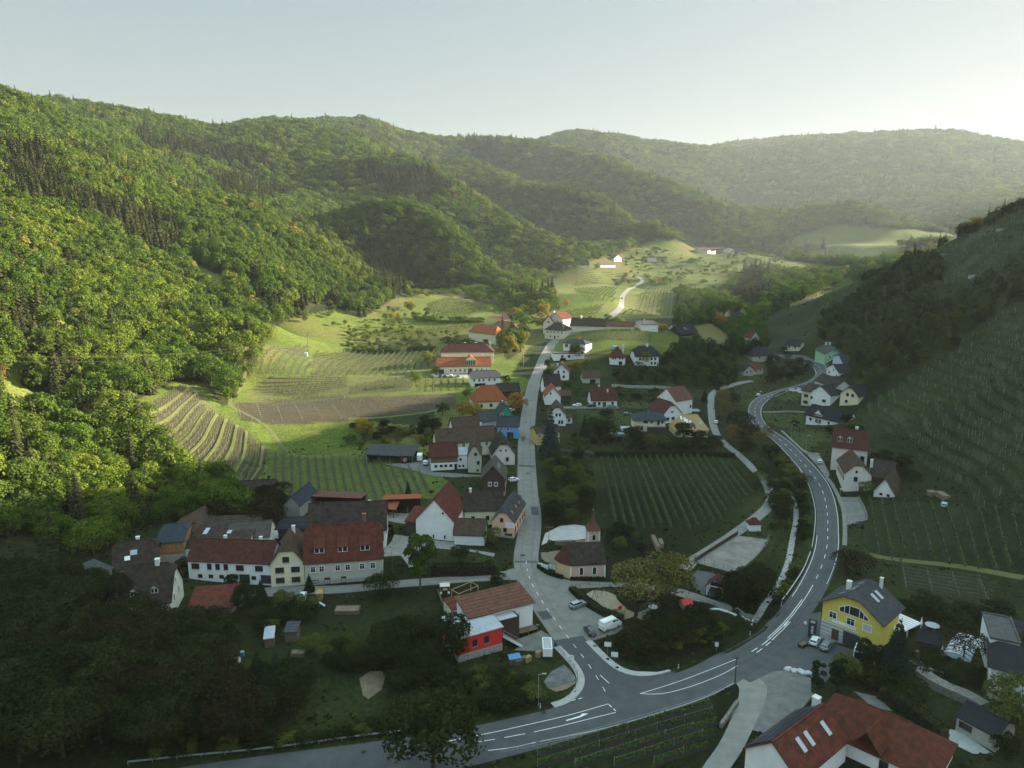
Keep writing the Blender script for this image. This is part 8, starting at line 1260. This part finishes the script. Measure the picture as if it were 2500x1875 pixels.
a = G(*U('A', (1140, 1210))[0]); o = thing('covered_stack', 'pile of wood under a blue sheet below the red annex', 'wood pile', a, .3); MB().box(-1.2, -.7, 0, 1.2, .7, 1.5).ob('logs', WALL['wood'], o); slab([[(-1.35, -.85, 1.45), (1.35, -.85, 1.45), (1.35, .85, 1.75), (-1.35, .85, 1.75)]], .06).ob('sheet', BLUEP, o)
def woodpile(c, p0, p1, label, hh=1.4, dp=1.1):
    a, ang, L_ = frame(c, p0, p1); o = thing('wood_pile', label, 'wood pile', a, ang); b = MB(); k = 0
    for z in np.arange(.12, hh, .24):
        for x in np.arange(.1, L_, .24): k += 1; x_ = x+.1*(k % 2); b.cyl((x_, -dp/2*rng.uniform(.85, 1), z), (x_, dp/2*rng.uniform(.85, 1), z+rng.uniform(-.03, .03)), .115, n=6)
    b.ob('logs', M('log_wood', (.24, .19, .13), .9, .45, 2.5), o); MB().box(0, -dp/2-.05, hh+.02, L_, dp/2+.05, hh+.07).ob('cover_boards', WALL['wood'], o)
woodpile(6, (1225, 600), (1265, 690), 'long log pile in the vineyard behind the chapel', 1.5); woodpile(6, (1275, 620), (1290, 665), 'shorter log pile beside the long one behind the chapel', 1.3); woodpile(6, (800, 215), (812, 320), 'narrow log pile between the orchard and the large vineyard', 1.4); woodpile(6, (570, 640), (690, 636), 'log pile at the left of the pale gravel lot edge', 1.3); woodpile(6, (705, 636), (820, 640), 'log pile at the right of the pale gravel lot edge', 1.2); woodpile('F', (1110, 860), (1160, 880), 'left grey wood heap in the inn vineyard', 1.6, 2.2); woodpile('F', (1200, 870), (1290, 910), 'right grey wood heap in the inn vineyard', 1.6, 2.4)
def raised_bed(c, p0, p1, label, dp=1.6, hh=.7):
    a, ang, L_ = frame(c, p0, p1); o = thing('raised_bed', label, 'raised bed', a, ang); b = MB(); b.box(0, 0, -.1, L_, .12, hh); b.box(0, dp-.12, -.1, L_, dp, hh); b.box(0, .12, -.1, .12, dp-.12, hh); b.box(L_-.12, .12, -.1, L_, dp-.12, hh); b.box(L_/2-.06, .12, -.1, L_/2+.06, dp-.12, hh); b.ob('boards', WALL['wood'], o); MB().box(.12, .12, -.1, L_-.12, dp-.12, hh-.15).ob('soil', DIRT, o)
raised_bed(8, (1805, 445), (1935, 445), 'long grey raised bed on the garden lawn', 3.0, 1.0); raised_bed(8, (1568, 672), (1640, 675), 'pale raised bed with two cells below the garden sheds', 1.8, .8)
a, ang, L_ = frame('W', (862, 1372), (882, 1374)); o = thing('playhouse', 'small timber playhouse with a green roof on stilts in the garden', 'playhouse', a, .2); pm = MB().box(-.08, -.08, 0, .08, .08, 1.2).me('post', WOODP); [ob('post', pm, o, (x, y, 0)) for x in (-.9, .9) for y in (-.8, .8)]; MB().box(-1.1, -1, 1.1, 1.1, 1, 2.6).ob('wall', WOODP, o); slab(roof_polys('gable', 2.2, 2, 2.6, .9, .3, 0, False), .08).ob('roof', M('green_roof', (.03, .10, .085), .7), o, loc=(-1.1, -1, 0))
h(8, (1430, 625), (1480, 620), 4, 2.2, .6, 'shed', 'wood', 'zinc', 'left garden shed with a pale slatted roof', name='shed', cat='shed', o=.2); h(8, (1540, 590), (1605, 590), 3.2, 2.3, .7, 'shed', 'wood', 'grey', 'right garden shed with a grey roof', name='shed', cat='shed', o=.2); h(8, (1710, 370), (1740, 368), 2, 2, .6, 'gable', 'honey', 'tan', 'tiny honey coloured hut beside the blue slide', name='hut', cat='hut', o=.2)
a, ang, L_ = frame(8, (1705, 395), (1745, 400)); o = thing('slide', 'pale blue plastic slide on the garden lawn', 'slide', a, ang); bl = M('slide_blue', (.32, .46, .56), .4); MB().add([(0, -.3, 1.6), (0, .3, 1.6), (2.6, .3, .3), (2.6, -.3, .3), (0, -.3, 1.5), (0, .3, 1.5), (2.6, .3, .2), (2.6, -.3, .2)], [(0, 1, 2, 3), (7, 6, 5, 4), (0, 3, 7, 4), (1, 5, 6, 2)]).ob('chute', bl, o); MB().cyl((-.5, -.25, 0), (0, -.25, 1.7), .05).cyl((-.5, .25, 0), (0, .25, 1.7), .05).ob('ladder', bl, o)
for i, (x, y, m_, lb) in enumerate([(1310, 665, BLUEP, 'blue water barrel in the dark garden'), (1290, 700, WHT, 'pale barrel left of the blue one in the garden')]): o = thing('barrel', lb, 'barrel', G(*U(8, (x, y))[0])); MB().cyl((0, 0, 0), (0, 0, .95), .42, .42, 14).ob('body', m_, o); MB().cyl((0, 0, .95), (0, 0, 1.0), .45, .45, 14).ob('rim', STEEL, o)
a, ang, L_ = frame('A', (390, 400), (650, 290)); o = thing('timber_frame', 'open pale timber frame in the garden of the red annex', 'frame', a, ang); pm = MB().box(-.07, -.07, 0, .07, .07, 2.5).me('post', WOODP); [ob('post', pm, o, (x, y, 0)) for x in (0, L_) for y in (0, 3)]; b = MB(); b.box(-.1, -.07, 2.5, L_+.1, .07, 2.64); b.box(-.1, 2.93, 2.5, L_+.1, 3.07, 2.64); b.box(-.07, .07, 2.5, .07, 2.93, 2.64); b.box(L_-.07, .07, 2.5, L_+.07, 2.93, 2.64); b.ob('beam', WOODP, o)
a = G(*U('A', (200, 250))[0]); o = thing('garden_seating', 'garden table and chairs under a pale sunshade beside the lane', 'sunshade', a, .1); MB().box(-1.3, -1.1, 2.0, 1.3, 1.1, 2.1).ob('sunshade', WALL['beige'], o); pm = MB().cyl((0, 0, 0), (0, 0, 2), .05).me('post', WOODP); [ob('post', pm, o, (x, y, 0)) for x in (-1.2, 1.2) for y in (-1, 1)]; MB().box(-.7, -.5, .65, .7, .5, .72).ob('table', WOODP, o); pm = MB().box(-.25, -.25, 0, .25, .25, .45).me('chair', WHT); [ob('chair', pm, o, q) for q in ((-1.0, -.9, 0), (1.0, -.9, 0), (0, 1.0, 0))]
a, ang, L_ = frame('A', (1440, 760), (1500, 690)); o = thing('motorcycle', 'dark motorcycle parked beside the ramp of the red annex house', 'motorcycle', a, ang); pm = MB().cyl((0, -.07, 0), (0, .07, 0), .32, n=14).me('wheel', TYRE); [ob('wheel', pm, o, (x, 0, .32)) for x in (-.7, .7)]; MB().prism([(-.6, .45), (.3, .4), (.6, .8), (.2, .95), (-.7, .85)], 'y', -.14, .14).ob('frame', BLK, o); MB().box(-.7, -.16, .82, .1, .16, .95).ob('saddle', BLK, o); MB().box(.5, -.4, 1.0, .6, .4, 1.06).ob('handlebar', STEEL, o)
a, ang, L_ = frame(2, (920, 425), (955, 420)); o = thing('covered_stack', 'blue tarpaulin covered stack behind the pyramid roof house', 'stack', a, ang); MB().box(0, 0, 0, L_, 3, 2.6).ob('sheet', mat('blue_tarp', (.10, .28, .55), .5, .2, 1.5), o); a, ang, L_ = frame(2, (1620, 975), (1690, 975)); o = thing('pool', 'blue rectangular garden pool behind the tall white house', 'pool', a, ang); MB().box(0, 0, -.3, L_, 3.5, .5).ob('basin', WHT, o); MB().box(.2, .2, .501, L_-.2, 3.3, .55).ob('water', M('pool_blue', (.03, .12, .36), .2), o)
h(2, (1222, 1165), (1380, 1168), 6, 2.7, .25, 'flat', 'brown', 'zinc', 'flat roofed carport in front of the beige house', name='carport', cat='carport', at=0); h(2, (890, 1215), (1010, 1215), 3, 1.6, .3, 'flat', 'grey', 'zinc', 'low pale store beside the beige house wall', name='store', cat='shed'); h(2, (985, 1150), (1070, 1152), 4, .9, .2, 'shed', 'white', 'zinc', 'row of pale cold frames left of the beige house', name='cold_frame', cat='cold frame', o=.1); h('b', (1315, 1112), (1395, 1112), 16, 2.6, 1.5, 'gable', 'white', 'zinc', 'far white greenhouse in the valley end', name='greenhouse', cat='greenhouse')
a = G(*U(5, (1108, 1290))[0]); 
# painted emblem on the inn gable
IN = [o for o in COL.objects if o.get('label', '').startswith('white gabled wing of the inn')][0]; b = MB(); k = 12; b.add([(2.2+1.1*math.cos(math.pi*i/k), -.025, 4.2+.75*math.sin(math.pi*i/k)) for i in range(k+1)]+[(2.2+.8*math.cos(math.pi*i/k), -.025, 4.2+.35*math.sin(math.pi*i/k)) for i in range(k, -1, -1)], [(i, i+1, 2*k-i, 2*k+1-i) for i in range(k)]); b.ob('painted_emblem', M('emblem_blue', (.35, .52, .60), .8), IN)
PK = [o for o in COL.objects if o.get('label', '').startswith('pink gabled house with a grey')][0]; MB().box(4.3, -.12, 3.3, 7.2, -.03, 4.9).ob('hanging_sign', WHT, PK); MB().box(4.5, -.135, 3.75, 7.0, -.121, 3.85).box(4.9, -.135, 4.2, 6.6, -.121, 4.4).ob('sign_lettering', M('sign_grey', (.4, .5, .55), .7), PK)
# ---------------------------------------------------------------- air
hb = MB().box(-3200, -400, -40, 4600, 6400, 820)
hm = bpy.data.materials.new('haze'); hm.use_nodes = True; t = hm.node_tree; t.nodes.remove(t.nodes['Principled BSDF'])
pv = t.nodes.new('ShaderNodeVolumePrincipled'); pv.inputs['Density'].default_value = 0.34e-4; pv.inputs['Color'].default_value = (.82, .92, 1, 1); pv.inputs['Anisotropy'].default_value = .3
t.links.new(pv.outputs[0], t.nodes['Material Output'].inputs['Volume'])
hb.ob('haze', hm, kind='stuff')
